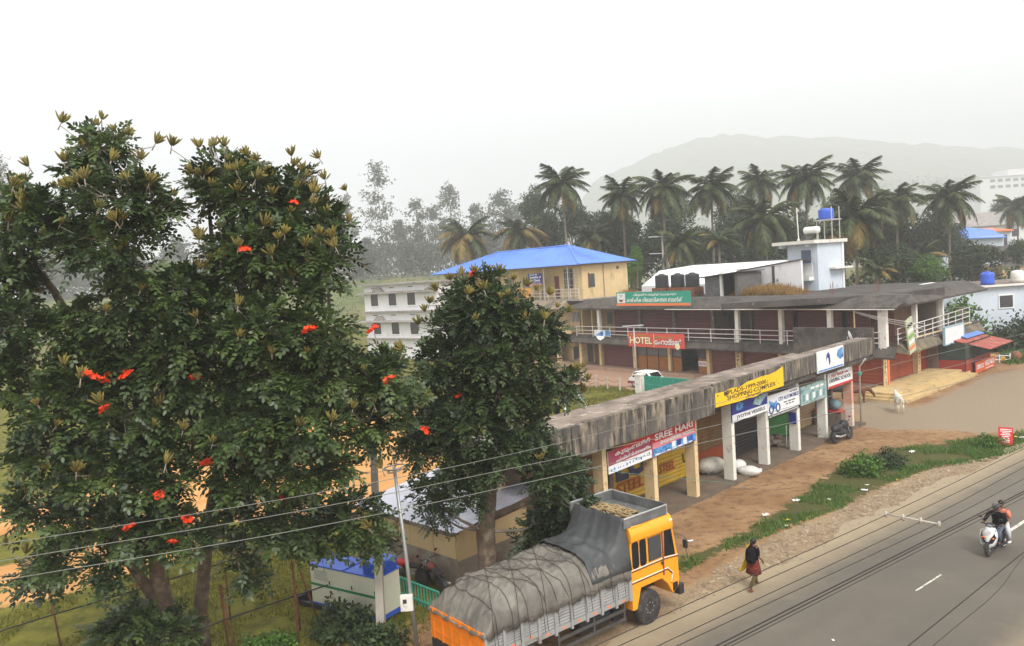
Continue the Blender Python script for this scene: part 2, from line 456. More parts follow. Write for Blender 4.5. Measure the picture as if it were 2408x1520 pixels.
BL_A1 = [(-9.94, 19.84, 14.22, 0.52, 0.47, 0.42), (-10.3, 20.0, 13.63, 0.62, 0.5, 0.37), (-9.2, 19.25, 12.85, 0.89, 0.73, 0.56), (-8.62, 19.56, 12.62, 0.33, 0.47, 0.61), (-11.14, 20.11, 12.74, 0.59, 0.46, 0.34), (-11.78, 19.74, 12.75, 0.62, 0.51, 0.41), (-11.45, 19.8, 12.15, 0.77, 0.61, 0.45), (-9.63, 19.08, 11.85, 0.86, 0.66, 0.47), (-8.98, 19.29, 11.09, 0.52, 0.45, 0.37), (-12.68, 20.46, 13.08, 0.41, 0.38, 0.35), (-9.51, 19.58, 10.28, 0.94, 0.71, 0.48), (-10.73, 19.63, 8.86, 0.78, 0.66, 0.54), (-9.4, 19.74, 8.87, 0.73, 0.58, 0.43), (-11.08, 19.15, 8.0, 1.01, 0.83, 0.65), (-9.83, 19.49, 7.53, 0.83, 0.71, 0.58), (-11.87, 19.54, 6.69, 0.68, 0.59, 0.51), (-10.31, 19.55, 6.25, 1.01, 0.87, 0.73), (-12.74, 20.39, 5.18, 0.52, 0.52, 0.52), (-11.3, 19.92, 4.78, 0.57, 0.51, 0.44), (-10.05, 20.26, 4.59, 0.83, 0.74, 0.65), (-12.17, 20.31, 3.8, 0.56, 0.46, 0.35), (-10.9, 20.09, 3.57, 0.37, 0.36, 0.35), (-13.2, 20.9, 3.18, 0.56, 0.42, 0.28), (-10.87, 19.67, 9.83, 0.63, 0.47, 0.31), (-8.13, 19.51, 10.51, 0.48, 0.46, 0.43), (-8.06, 19.21, 9.36, 0.52, 0.45, 0.39), (-8.51, 19.84, 8.47, 0.55, 0.49, 0.44), (-8.7, 20.22, 6.99, 0.83, 0.79, 0.74), (-8.87, 19.59, 5.82, 0.63, 0.57, 0.51), (-8.67, 19.85, 4.41, 0.48, 0.44, 0.4), (-8.53, 19.67, 9.78, 0.69, 0.56, 0.43), (-10.84, 21.33, 1.52, 0.66, 0.53, 0.4), (-11.77, 21.66, 1.0, 0.53, 0.41, 0.29), (-10.15, 21.52, 1.02, 0.59, 0.51, 0.42)]
BL_A2 = [(-7.33, 21.08, 13.46, 0.66, 0.59, 0.53), (-7.54, 20.86, 13.01, 0.34, 0.4, 0.46), (-6.31, 20.19, 12.75, 0.69, 0.65, 0.6), (-7.19, 20.22, 11.52, 0.38, 0.47, 0.55), (-5.39, 20.48, 13.05, 0.47, 0.39, 0.3), (-5.11, 20.36, 12.15, 0.76, 0.65, 0.55), (-4.39, 20.49, 11.89, 0.34, 0.36, 0.38), (-5.89, 19.85, 11.42, 0.88, 0.77, 0.66), (-4.47, 19.59, 11.01, 0.36, 0.35, 0.33), (-7.01, 20.41, 10.63, 0.75, 0.62, 0.49), (-5.44, 19.97, 10.75, 0.62, 0.5, 0.39), (-7.53, 19.83, 9.71, 0.7, 0.61, 0.52), (-7.86, 20.05, 10.58, 0.35, 0.36, 0.37), (-6.08, 19.27, 9.54, 0.84, 0.69, 0.53), (-4.83, 19.61, 9.23, 0.61, 0.51, 0.41), (-4.84, 19.66, 10.61, 0.32, 0.3, 0.27), (-7.78, 20.18, 8.38, 0.75, 0.64, 0.52), (-6.06, 19.54, 8.35, 1.03, 0.87, 0.71), (-4.62, 20.24, 8.28, 0.75, 0.59, 0.42), (-3.48, 20.55, 7.94, 0.75, 0.65, 0.55), (-2.9, 20.81, 7.18, 0.33, 0.31, 0.29), (-6.7, 19.54, 7.1, 0.98, 0.88, 0.78), (-5.21, 19.53, 7.01, 0.79, 0.69, 0.59), (-3.99, 20.4, 6.87, 0.68, 0.6, 0.52), (-7.19, 19.74, 5.89, 0.8, 0.68, 0.56), (-5.8, 19.78, 5.79, 0.76, 0.59, 0.43), (-4.78, 20.08, 5.81, 0.5, 0.44, 0.39), (-7.45, 20.16, 4.56, 0.57, 0.49, 0.42), (-6.3, 20.74, 4.3, 0.78, 0.68, 0.57), (-5.52, 21.11, 3.77, 0.69, 0.59, 0.5), (-4.55, 21.11, 4.19, 0.58, 0.56, 0.54), (-4.19, 21.92, 3.17, 0.37, 0.32, 0.28), (-7.8, 20.85, 3.31, 0.38, 0.32, 0.25), (-7.62, 21.2, 2.75, 0.4, 0.29, 0.19)]
BL_C = [(-12.68, 20.13, 11.65, 0.6, 0.54, 0.48), (-12.97, 19.94, 10.81, 0.77, 0.69, 0.6), (-12.07, 19.08, 10.05, 0.47, 0.44, 0.42), (-12.83, 19.35, 9.45, 0.54, 0.53, 0.53), (-12.91, 19.64, 8.57, 0.52, 0.47, 0.43)]
BL_M = [(-0.69, 23.43, 10.2, 0.35, 0.29, 0.23), (-1.39, 23.49, 9.86, 0.51, 0.43, 0.35), (0.06, 23.17, 9.69, 0.42, 0.37, 0.32), (-0.65, 22.94, 9.31, 1.05, 0.81, 0.57), (-1.66, 23.58, 8.89, 0.64, 0.53, 0.42), (0.45, 23.48, 8.89, 0.75, 0.61, 0.47), (1.14, 23.39, 8.72, 0.22, 0.26, 0.29), (-2.2, 23.2, 8.0, 0.6, 0.52, 0.44), (-0.72, 22.57, 8.16, 0.68, 0.58, 0.48), (0.56, 22.86, 7.92, 0.45, 0.44, 0.42), (-2.04, 23.5, 7.06, 0.62, 0.52, 0.42), (-0.56, 22.82, 7.0, 0.74, 0.63, 0.51), (0.98, 23.5, 7.05, 0.54, 0.45, 0.36), (1.61, 23.44, 7.02, 0.34, 0.29, 0.25), (-2.4, 23.32, 6.27, 0.52, 0.5, 0.49), (-1.23, 22.63, 6.14, 0.62, 0.53, 0.45), (0.07, 23.23, 6.0, 0.72, 0.66, 0.59), (0.54, 23.66, 5.1, 0.37, 0.38, 0.4), (-0.56, 23.04, 5.05, 0.64, 0.56, 0.48), (-2.2, 23.22, 5.31, 0.51, 0.46, 0.4), (-1.79, 23.07, 4.68, 0.56, 0.48, 0.4), (0.8, 23.28, 4.39, 0.54, 0.55, 0.56), (1.46, 24.88, 3.79, 0.46, 0.54, 0.62), (0.91, 24.9, 2.57, 0.62, 0.55, 0.47), (0.34, 24.46, 2.47, 0.31, 0.3, 0.28), (1.0, 24.66, 1.98, 0.58, 0.49, 0.39), (0.18, 24.67, 1.95, 0.45, 0.36, 0.28), (1.56, 24.1, 3.05, 0.42, 0.41, 0.39), (-2.86, 23.7, 3.86, 0.44, 0.41, 0.38), (-2.63, 24.09, 3.06, 0.26, 0.24, 0.22), (-1.66, 23.21, 3.86, 0.31, 0.28, 0.26), (-3.11, 23.37, 5.34, 0.49, 0.42, 0.35), (-3.03, 23.87, 6.28, 0.47, 0.47, 0.47)]
PODS_A = [(-10.85, 19.84, 14.83), (-9.83, 19.84, 14.84), (-9.75, 19.5, 14.64), (-9.18, 19.84, 14.43), (-8.57, 19.84, 14.18), (-8.68, 21.08, 14.31), (-9.96, 19.25, 14.08), (-8.71, 19.25, 13.69), (-9.4, 19.75, 13.91), (-10.79, 20.0, 14.09), (-12.1, 20.46, 13.91), (-12.25, 20.46, 13.49), (-11.31, 20.11, 13.28), (-9.72, 18.55, 13.22), (-9.77, 19.51, 13.64), (-8.7, 18.49, 13.14), (-7.94, 21.08, 14.22), (-7.54, 21.08, 14.26), (-6.69, 20.97, 13.91), (-6.13, 20.19, 13.65), (-5.38, 20.48, 13.75), (-4.66, 20.48, 13.65), (-6.97, 20.46, 13.74), (-7.62, 20.36, 13.39), (-7.07, 20.35, 13.47), (-6.46, 19.36, 12.79), (-6.05, 19.47, 13.08), (-5.7, 19.58, 12.66), (-5.36, 20.48, 13.48), (-5.04, 20.27, 13.32), (-4.56, 20.48, 13.1), (-4.04, 20.49, 12.8), (-5.18, 20.06, 12.88), (-4.8, 20.24, 12.82), (-4.01, 20.27, 11.96), (-4.19, 19.39, 11.3), (-4.59, 19.87, 11.71), (-4.69, 19.65, 12.39), (-7.38, 20.44, 12.74), (-7.89, 20.54, 13.05), (-8.25, 20.86, 13.49), (-5.81, 19.03, 11.9), (-5.63, 18.92, 11.18), (-5.59, 19.34, 10.66), (-6.48, 18.71, 10.02), (-7.14, 19.69, 11.18), (-6.41, 19.86, 10.39), (-5.28, 19.35, 10.64), (-9.43, 18.44, 12.5), (-9.06, 18.65, 12.29), (-11.05, 19.09, 12.04), (-11.59, 19.12, 12.9), (-12.04, 19.26, 12.42), (-8.31, 18.7, 13.04), (-8.1, 19.56, 12.81), (-10.78, 18.77, 8.86), (-10.32, 18.61, 8.55), (-11.06, 18.08, 8.08), (-12.68, 19.54, 7.07), (-10.84, 18.28, 7.52), (-9.91, 18.68, 7.9), (-8.8, 19.34, 7.71), (-8.95, 19.11, 7.23), (-8.3, 19.27, 7.05), (-8.17, 19.38, 6.69), (-9.55, 19.0, 6.87), (-8.71, 19.07, 6.27), (-10.55, 18.44, 6.35), (-11.53, 18.92, 6.39), (-12.7, 19.84, 5.57), (-5.04, 19.02, 8.77), (-3.78, 19.79, 8.17), (-2.88, 20.55, 8.57), (-2.45, 20.81, 7.15), (-4.17, 19.75, 7.22), (-4.52, 18.87, 7.09), (-6.46, 18.48, 9.32), (-5.74, 18.63, 8.86), (-6.84, 18.83, 6.31), (-6.37, 19.24, 6.07), (-7.33, 18.6, 6.82), (-5.28, 18.64, 7.08), (-3.19, 20.41, 7.15), (-3.64, 19.86, 7.28), (-13.99, 20.9, 3.94), (-13.55, 20.9, 3.67), (-4.14, 20.61, 3.85), (-4.42, 19.79, 5.48), (-3.59, 20.08, 5.57), (-6.44, 18.97, 11.43), (-5.32, 19.03, 11.67), (-4.91, 19.34, 11.34), (-9.6, 18.69, 10.12), (-8.86, 18.93, 10.57)]
FLOW_A = [(-5.13, 19.52, 12.44), (-6.21, 18.81, 11.37), (-4.86, 18.9, 9.31), (-7.88, 19.29, 8.31), (-3.16, 19.69, 7.89), (-10.17, 18.75, 8.62), (-9.89, 18.86, 8.43), (-9.9, 19.1, 8.5), (-9.38, 19.04, 8.56), (-9.74, 18.56, 7.8), (-8.81, 18.84, 5.58), (-8.46, 19.45, 4.8), (-9.78, 19.26, 4.7), (-8.79, 19.26, 4.26), (-7.63, 19.0, 6.27), (-6.2, 20.14, 4.91), (-2.51, 20.81, 6.35), (-3.61, 20.55, 9.16)]
PODS_M = [(-1.74, 23.49, 10.3), (-1.42, 23.49, 10.41), (-1.03, 23.43, 10.45), (-0.58, 23.34, 10.48), (-0.28, 23.43, 10.4), (0.09, 23.17, 10.19), (0.45, 23.12, 9.98), (-2.15, 23.49, 10.01), (-2.43, 23.49, 9.65), (-2.58, 23.58, 9.4), (-2.8, 23.58, 9.03), (-1.21, 22.38, 9.86), (-0.72, 22.41, 9.95), (-0.25, 22.09, 9.69), (0.16, 22.16, 9.54), (0.76, 23.17, 9.83), (1.13, 23.39, 9.67), (1.36, 23.39, 9.28), (-1.0, 21.95, 9.14), (0.44, 22.46, 9.02), (-0.0, 22.3, 9.78), (-0.67, 22.27, 8.74), (0.94, 22.8, 8.96), (1.67, 23.39, 9.13), (2.19, 23.44, 7.05), (1.98, 23.44, 6.67), (2.08, 23.44, 7.44), (1.76, 23.44, 7.33), (-2.21, 23.17, 8.64), (0.55, 22.79, 4.85), (1.16, 23.89, 3.34)]
FLOW_M = [(-1.07, 23.33, 10.39), (-1.65, 22.88, 6.91)]
PALMS = [((8.63, 116.0, 22.71), 4.4, 0), ((17.58, 118.0, 20.66), 4.2, 0), ((22.37, 112.0, 20.61), 4.6, 0), ((30.32, 116.0, 20.57), 4.6, 0), ((42.55, 132.0, 22.5), 4.2, 0), ((44.88, 118.0, 21.22), 4.8, 0), ((57.28, 128.0, 22.05), 4.8, 0), ((35.28, 108.0, 15.21), 5.0, 0), ((40.71, 92.0, 14.31), 4.6, 0), ((55.41, 112.0, 16.86), 4.2, 0), ((62.77, 112.0, 16.81), 4.4, 0), ((-6.59, 128.0, 16.47), 5.0, 1), ((2.18, 128.0, 16.73), 4.8, 1), ((22.81, 104.0, 12.69), 3.6, 0), ((52.31, 100.0, 8.75), 3.4, 2), ((110.04, 170.0, 17.12), 5.0, 0), ((34.63, 86.0, 11.98), 2.6, 2), ((13.15, 120.0, 14.85), 3.6, 0), ((27.33, 102.0, 12.6), 3.0, 2), ((39.13, 84.0, 7.98), 2.4, 2)]
BGTREES = [((15.5, 126.0, 14.95), 4.77, 4.77), ((20.14, 122.0, 12.51), 4.62, 4.62), ((25.77, 130.0, 14.46), 4.22, 4.92), ((29.82, 124.0, 11.94), 4.69, 4.69), ((36.93, 130.0, 13.04), 4.92, 5.27), ((39.82, 122.0, 10.58), 4.62, 3.96), ((48.19, 134.0, 13.18), 4.35, 5.07), ((52.05, 126.0, 11.23), 4.77, 4.77), ((56.08, 120.0, 12.06), 5.19, 4.86), ((60.2, 118.0, 10.44), 4.46, 5.1), ((66.23, 122.0, 11.49), 3.3, 4.62), ((7.27, 135.0, 17.32), 3.65, 4.38), ((11.96, 138.0, 18.66), 3.73, 3.73), ((44.39, 90.0, 8.61), 3.89, 2.19), ((46.7, 88.0, 7.49), 2.62, 1.9), ((62.02, 105.0, 8.2), 3.52, 2.95), ((70.53, 125.0, 10.67), 2.7, 3.38), ((15.54, 98.0, 10.05), 1.48, 2.65), ((5.91, 150.0, 22.23), 3.24, 4.05), ((21.0, 150.0, 18.05), 4.86, 3.24), ((31.6, 150.0, 19.77), 4.86, 4.05), ((43.68, 150.0, 18.99), 4.86, 4.05), ((63.82, 150.0, 17.69), 4.86, 4.05), ((24.66, 108.0, 8.93), 3.5, 1.75), ((77.38, 120.0, 8.1), 1.95, 2.59), ((124.18, 190.0, 16.29), 3.29, 3.9), ((138.11, 220.0, 18.17), 2.85, 3.81)]
OAKS = [((-45.4, 288.75, 11.19), 40.41, 6.24), ((-20.31, 297.5, 10.3), 37.72, 5.15), ((-34.09, 306.25, 11.15), 29.74, 4.64), ((-1.63, 306.25, 13.99), 27.76, 5.96), ((-58.66, 288.75, 11.27), 29.27, 4.68), ((-80.96, 332.5, 12.26), 50.89, 3.95), ((-11.22, 315.0, 11.31), 26.91, 5.11), ((-43.88, 323.75, 11.69), 22.49, 4.38), ((-29.86, 332.5, 10.74), 28.42, 5.03), ((4.36, 315.0, 15.39), 23.53, 4.43), ((-52.44, 297.5, 10.78), 15.92, 3.22), ((-166.94, 262.5, 10.09), 50.42, 5.68), ((-188.19, 306.25, 9.59), 48.86, 4.97), ((-94.76, 315.0, 9.94), 42.78, 4.43), ((-114.48, 332.5, 9.06), 23.13, 5.39), ((-176.17, 306.25, 13.77), 19.63, 5.79), ((-174.44, 315.0, 13.43), 16.84, 5.11), ((-162.47, 311.5, 12.74), 18.32, 5.39), ((-161.04, 325.5, 12.27), 15.68, 5.28), ((-126.84, 306.25, 10.56), 21.29, 4.97), ((-135.54, 315.0, 10.89), 16.86, 4.43), ((-35.74, 280.0, 10.63), 14.24, 2.72), ((-29.27, 283.5, 10.95), 12.15, 2.76), ((-56.29, 301.0, 10.99), 11.29, 3.25), ((-15.64, 301.0, 10.79), 13.7, 3.9), ((-6.0, 308.0, 10.97), 16.48, 4.0), ((-70.05, 311.5, 10.93), 17.5, 4.38), ((-81.97, 318.5, 10.76), 18.75, 4.48), ((-147.38, 315.0, 11.67), 15.17, 4.09), ((-177.69, 297.5, 12.5), 15.91, 4.82)]
RIDGE = [(-202.02, 1900.0, 3.64), (3.9, 1900.0, 10.77), (111.21, 1900.0, 85.58), (210.27, 1900.0, 203.03), (304.33, 1900.0, 243.41), (387.52, 1900.0, 275.31), (470.03, 1900.0, 297.13), (582.03, 1900.0, 299.97), (734.01, 1900.0, 286.19), (885.99, 1900.0, 268.39), (1038.16, 1900.0, 250.57), (1249.45, 1900.0, 224.91), (1444.97, 1900.0, 210.32), (1750.83, 1900.0, 182.58)]
WIRES = [('wire', 0.0075, [(-9.92, 14.6, 6.0), (-4.79, 16.65, 6.0), (0.12, 19.51, 6.0), (6.67, 24.63, 6.0), (13.52, 29.35, 6.0), (24.27, 37.21, 6.0)]), ('wire', 0.0075, [(-9.3, 13.63, 6.0), (-4.49, 15.53, 6.0), (0.09, 18.04, 6.0), (5.75, 21.35, 6.0), (11.88, 25.84, 6.0), (20.78, 31.88, 6.0)]), ('wire', 0.0075, [(-8.66, 12.64, 6.0), (-4.17, 14.32, 6.0), (0.06, 16.53, 6.0), (5.26, 19.6, 6.0), (10.44, 22.75, 6.0), (17.98, 27.6, 6.0)]), ('wire_dark', 0.005, [(1.62, 8.61, 6.6), (5.28, 11.29, 6.6), (9.37, 14.44, 6.6)]), ('wire_dark', 0.005, [(1.56, 8.34, 6.6), (5.45, 11.12, 6.6), (8.89, 13.71, 6.6)]), ('wire_dark', 0.005, [(1.48, 7.95, 6.6), (5.6, 10.92, 6.6), (8.6, 13.26, 6.6)]), ('wire_dark', 0.005, [(1.27, 7.64, 6.6), (5.76, 10.79, 6.6), (8.17, 12.61, 6.6)]), ('wire_dark', 0.009, [(1.76, 7.66, 6.6), (7.76, 11.98, 6.6)]), ('wire_dark', 0.008, [(1.84, 7.65, 6.6), (7.69, 11.87, 6.6)]), ('wire_dark', 0.005, [(1.98, 7.69, 6.6), (7.55, 11.67, 6.6)]), ('wire_dark', 0.007, [(3.57, 7.39, 6.6), (6.21, 9.61, 6.6)]), ('wire_dark', 0.004, [(3.88, 7.43, 6.6), (5.18, 8.52, 6.6), (6.12, 9.48, 6.6)]), ('wire_green', 0.008, [(-3.46, 22.0, 6.59), (0.15, 24.0, 4.95), (3.05, 27.0, 3.38), (9.76, 35.5, 0.18)])]
XARM = [(5.28, 11.29, 6.62), (5.75, 10.72, 6.62)]

# ================================================================ GROUND
ROADP = np.array((4.31, 22.99)); ROADA = R(52.0)
RD = np.array((math.sin(ROADA), math.cos(ROADA))); RN = np.array((math.cos(ROADA), -math.sin(ROADA)))
def poly_mask(X, Y, poly, soft):
    P = np.array(poly); n = len(P)
    inside = np.zeros(X.shape, bool); dist = np.full(X.shape, 1e9)
    for i in range(n):
        x0, y0 = P[i]; x1, y1 = P[(i+1) % n]
        c = ((y0 > Y) != (y1 > Y)) & (X < (x1-x0)*(Y-y0)/((y1-y0) if abs(y1-y0) > 1e-9 else 1e-9)+x0)
        inside ^= c
        dx, dy = x1-x0, y1-y0
        t = np.clip(((X-x0)*dx+(Y-y0)*dy)/(dx*dx+dy*dy), 0, 1)
        dist = np.minimum(dist, np.hypot(X-x0-t*dx, Y-y0-t*dy))
    d = np.where(inside, dist, -dist)
    return np.clip(.5+d/soft, 0, 1)
def vnoise(X, Y, s, seed=0):
    r = np.random.default_rng(seed); T = r.random((64, 64))
    x = X/s; y = Y/s; i = np.floor(x).astype(int); j = np.floor(y).astype(int); u = x-i; v = y-j
    u = u*u*(3-2*u); v = v*v*(3-2*v)
    g = lambda a, b: T[a % 64, b % 64]
    return (g(i, j)*(1-u)+g(i+1, j)*u)*(1-v)+(g(i, j+1)*(1-u)+g(i+1, j+1)*u)*v

def make_ground():
    def axis(lo, hi, st, far0, far1):
        a = list(np.arange(lo, hi, st)); k = 12
        left = [lo-(lo-far0)*((i/k)**2) for i in range(k, 0, -1)]
        right = [hi+(far1-hi)*((i/k)**2) for i in range(0, k+1)]
        return np.array(left+a+right)
    xs = axis(-45, 62, .6, -900, 900); ys = axis(4, 118, .6, -60, 1200)
    X, Y = np.meshgrid(xs, ys, indexing='ij')
    nx, ny = len(xs), len(ys)
    dr = (X-ROADP[0])*RN[0]+(Y-ROADP[1])*RN[1]
    bump = (vnoise(X, Y, 1.7, 1)-.5)*.05+(vnoise(X, Y, .9, 2)-.5)*.03
    bump = np.where((dr > -1.0), 0, bump)
    Z = np.where((X > -45) & (X < 62) & (Y < 118), bump, 0)-.02
    v = np.stack([X, Y, Z], -1).reshape(-1, 3)
    idx = np.arange(nx*ny).reshape(nx, ny)
    f = np.stack([idx[:-1, :-1], idx[1:, :-1], idx[1:, 1:], idx[:-1, 1:]], -1).reshape(-1)
    me = np_mesh('ground', v, f, 4, M['ground'], smooth=True)
    W = vnoise(X, Y, 4, 5)*.6+vnoise(X, Y, 1.6, 6)*.4-.5
    Xw = X+W*1.6; Yw = Y+W*1.6
    field = np.clip((-(X-2.0)*.5-(Y-30)*.0)*.2+.6, 0, 1)*np.clip((-dr-4)*.4, 0, 1)
    field = np.maximum(field, poly_mask(Xw, Yw, POLY_GRASS_FAR, 1.5))
    field = np.where(Y > 85, np.clip(.75-.0*X, 0, 1), field)
    verge = poly_mask(Xw*.7+X*.3, Yw*.7+Y*.3, POLY_VERGE, .9)
    A = {
        'grass': np.clip(field, 0, 1),
        'orange': np.maximum(poly_mask(Xw, Yw, POLY_ORANGE1, 1.6), poly_mask(Xw, Yw, POLY_ORANGE2, 3)),
        'gravel': np.maximum(poly_mask(X, Y, POLY_GRAVEL, 1.2), np.clip(1-np.abs(dr+.5)/1.0, 0, 1)),
        'lot': poly_mask(Xw, Yw, POLY_LOT, 1.6),
        'court': poly_mask(Xw, Yw, POLY_COURT, 2.0),
        'verge': verge,
    }
    for k, a in A.items():
        at = me.attributes.new(k, 'FLOAT', 'POINT'); at.data.foreach_set('value', a.reshape(-1).astype(np.float32))
    o = link('ground', me); struct(o)
def ground_mat():
    m = bpy.data.materials.new('ground'); m.use_nodes = True; nt = m.node_tree; b = nt.nodes['Principled BSDF']
    n1 = _noise(nt, .35, 8); n2 = _noise(nt, 2.2, 8, rough=.7); n3 = _noise(nt, 14, 5, rough=.75)
    x = _mix(nt, _ramp(nt, n1, .35, .65), (.23, .125, .058), (.36, .225, .118))
    x = _mix(nt, _ramp(nt, n2, .48, .66), x, (.145, .078, .04))
    def layer(x, attr, ca, cb, nz, amp=1.0, lo=.42, hi=.58, nn=None):
        at = _n(nt, 'ShaderNodeAttribute'); at.attribute_name = attr
        ad = _n(nt, 'ShaderNodeMath', operation='MULTIPLY_ADD'); nt.links.new(nz, ad.inputs[0]); ad.inputs[1].default_value = amp
        sb = _n(nt, 'ShaderNodeMath', operation='SUBTRACT'); nt.links.new(at.outputs['Fac'], sb.inputs[0]); sb.inputs[1].default_value = amp*.5
        nt.links.new(sb.outputs[0], ad.inputs[2])
        c = _mix(nt, _ramp(nt, nn or n3, .35, .65), ca, cb)
        return _mix(nt, _ramp(nt, ad.outputs[0], lo, hi), x, c)
    x = layer(x, 'lot', (.22, .168, .115), (.31, .24, .165), n1, .6, .3, .7)
    x = layer(x, 'court', (.30, .175, .115), (.40, .26, .18), n1, .6, .3, .7)
    x = layer(x, 'grass', (.062, .070, .010), (.185, .165, .022), n2, 1.1, .4, .6, _noise(nt, 1.3, 8, rough=.7))
    x = layer(x, 'orange', (.48, .235, .075), (.60, .33, .125), n2, .8, .4, .6, n1)
    x = layer(x, 'gravel', (.19, .125, .07), (.37, .285, .18), n2, 1.3, .38, .66)
    x = layer(x, 'verge', (.045, .05, .012), (.10, .095, .03), n2, 2.0, .5, .7)
    sp = _noise(nt, 34, 3, rough=.8)
    x = _mix(nt, _ramp(nt, sp, .66, .74), x, (.42, .36, .27))
    x = _mix(nt, _ramp(nt, _noise(nt, 5.5, 6, rough=.8), .64, .74), x, (.11, .065, .035))
    nt.links.new(x, b.inputs['Base Color']); b.inputs['Roughness'].default_value = .95; b.inputs['Specular IOR Level'].default_value = .2
    bp = _n(nt, 'ShaderNodeBump'); bp.inputs['Strength'].default_value = .7; bp.inputs['Distance'].default_value = .06
    nt.links.new(n3, bp.inputs['Height']); nt.links.new(bp.outputs[0], b.inputs['Normal'])
    return m
M['ground'] = ground_mat()
make_ground()

def asphalt_mat():
    m = mat('asphalt', (.132, .114, .090), .85, .14, .25, col2=(.104, .09, .072), s2=.12, lo2=.42, hi2=.6, col3=(.19, .165, .13), s3=60, lo3=.62, hi3=.75, bump=.25, bscale=90)
    nt = m.node_tree; b = nt.nodes['Principled BSDF']
    src = b.inputs['Base Color'].links[0].from_socket
    at = _n(nt, 'ShaderNodeAttribute'); at.attribute_name = 'dust'
    ad = _n(nt, 'ShaderNodeMath', operation='MULTIPLY_ADD'); nt.links.new(_noise(nt, .9, 6, rough=.7), ad.inputs[0]); ad.inputs[1].default_value = .7
    sb = _n(nt, 'ShaderNodeMath', operation='SUBTRACT'); nt.links.new(at.outputs['Fac'], sb.inputs[0]); sb.inputs[1].default_value = .35
    nt.links.new(sb.outputs[0], ad.inputs[2])
    x = _mix(nt, _ramp(nt, ad.outputs[0], .1, 1.0), src, (.30, .235, .15))
    tk = _n(nt, 'ShaderNodeAttribute'); tk.attribute_name = 'track'
    tm = _n(nt, 'ShaderNodeMath', operation='MULTIPLY'); nt.links.new(tk.outputs['Fac'], tm.inputs[0]); nt.links.new(_ramp(nt, _noise(nt, .5, 5, rough=.6), .3, .7), tm.inputs[1])
    tm2 = _n(nt, 'ShaderNodeMath', operation='MULTIPLY'); nt.links.new(tm.outputs[0], tm2.inputs[0]); tm2.inputs[1].default_value = .55
    x = _mix(nt, tm2.outputs[0], x, (.088, .077, .063))
    x = _mix(nt, _ramp(nt, _noise(nt, .8, 7, rough=.75), .60, .72), x, (.145, .125, .10))
    x = _mix(nt, _ramp(nt, _noise(nt, 2.7, 4, rough=.6), .70, .76), x, (.05, .044, .038))
    nt.links.new(x, b.inputs['Base Color'])
    return m
M['asphalt'] = asphalt_mat()
def make_road():
    ss = np.arange(-60, 240, .5); ds = np.array([-.0, .25, .6, 1.2, 1.7, 2.2, 2.8, 3.3, 3.8, 4.4, 4.9, 5.4, 5.9, 6.5, 7.0, 7.5, 8.0, 8.6, 8.9])
    nz = vnoise(ss, ss*0+3.3, 2.6, 9)*1.0+vnoise(ss, ss*0+1.3, .8, 4)*.45-.72
    V = []; dust = []; track = []
    for i, s in enumerate(ss):
        for j, d in enumerate(ds):
            dd = d+(nz[i] if j == 0 else nz[i]*.5 if j == 1 else 0)
            p = ROADP+RD*s+RN*dd
            V.append((p[0], p[1], .012+.03*math.sin(min(d, 8.6)/8.6*math.pi)))
            e = min(d, 8.9-d)
            dust.append(max(0, min(1, 1.15-e/1.9)))
            track.append(sum(math.exp(-((d-c)/.35)**2) for c in (1.7, 3.3, 5.4, 7.0)))
    n = len(ds); idx = np.arange(len(V)).reshape(len(ss), n)
    f = np.stack([idx[:-1, :-1], idx[:-1, 1:], idx[1:, 1:], idx[1:, :-1]], -1).reshape(-1)
    me = np_mesh('road', np.array(V), f, 4, M['asphalt'], smooth=True)
    for nm_, ar in (('dust', dust), ('track', track)):
        a = me.attributes.new(nm_, 'FLOAT', 'POINT'); a.data.foreach_set('value', np.array(ar, np.float32))
    o = link('road', me); struct(o)
    # worn centre dashes
    mk = mat('road_paint', (.60, .57, .49), .8, .1, 4, col2=(.16, .14, .115), s2=9, lo2=.52, hi2=.6)
    k = 0
    for s0, s1, w in ((12.43, 17.2, .065), (6.05, 7.75, .03), (24.5, 27.5, .06), (33.5, 36.5, .06)):
        mb = MB()
        for a in np.linspace(s0, s1, 12)[:-1]:
            b2 = a+(s1-s0)/11
            p = [ROADP+RD*q+RN*(4.32+e) for q, e in ((a, -w), (b2, -w), (b2, w), (a, w))]
            mb.add([(x, y, .0475) for x, y in p], [(0, 1, 2, 3)])
        o = mb.build('lane_dash', mk); struct(o)
make_road()

# stones of the shoulder, all over the verge edge: nobody could count them
def stones(name, label, poly, count, smin, smax, matl, extra=None):
    P = np.array(poly); lo = P.min(0); hi = P.max(0)
    V = []; Fc = []; base = []
    while len(base) < count:
        q = lo+(hi-lo)*RNG.random((count, 2))
        mk_ = poly_mask(q[:, 0], q[:, 1], poly, .01) > .5
        base += list(q[mk_])
    base = base[:count]
    tet = np.array([(1, 0, 0), (0, 1, 0), (-1, 0, 0), (0, -1, 0), (0, 0, 1)], float)
    fs = [(0, 1, 4), (1, 2, 4), (2, 3, 4), (3, 0, 4)]
    for b in base:
        s = smin+(smax-smin)*RNG.random()**3
        t = tet*(1+RNG.uniform(-.35, .35, (5, 1)))*np.array((s, s*RNG.uniform(.5, 1), s*RNG.uniform(.3, .7)))
        a = RNG.random()*6.28; c, d = math.cos(a), math.sin(a)
        t = t@np.array(((c, d, 0), (-d, c, 0), (0, 0, 1)))
        n = len(V)
        V += [(b[0]+p[0], b[1]+p[1], p[2]-.01) for p in t]
        Fc += [i+n for f in fs for i in f]
    o = link(name, np_mesh(name, np.array(V), np.array(Fc), 3, matl))
    tag(o, label, 'stones', kind='stuff')
stones('gravel', 'loose pale stones and gravel strewn along the road shoulder', POLY_GRAVEL, 4200, .012, .12, M['stone'])

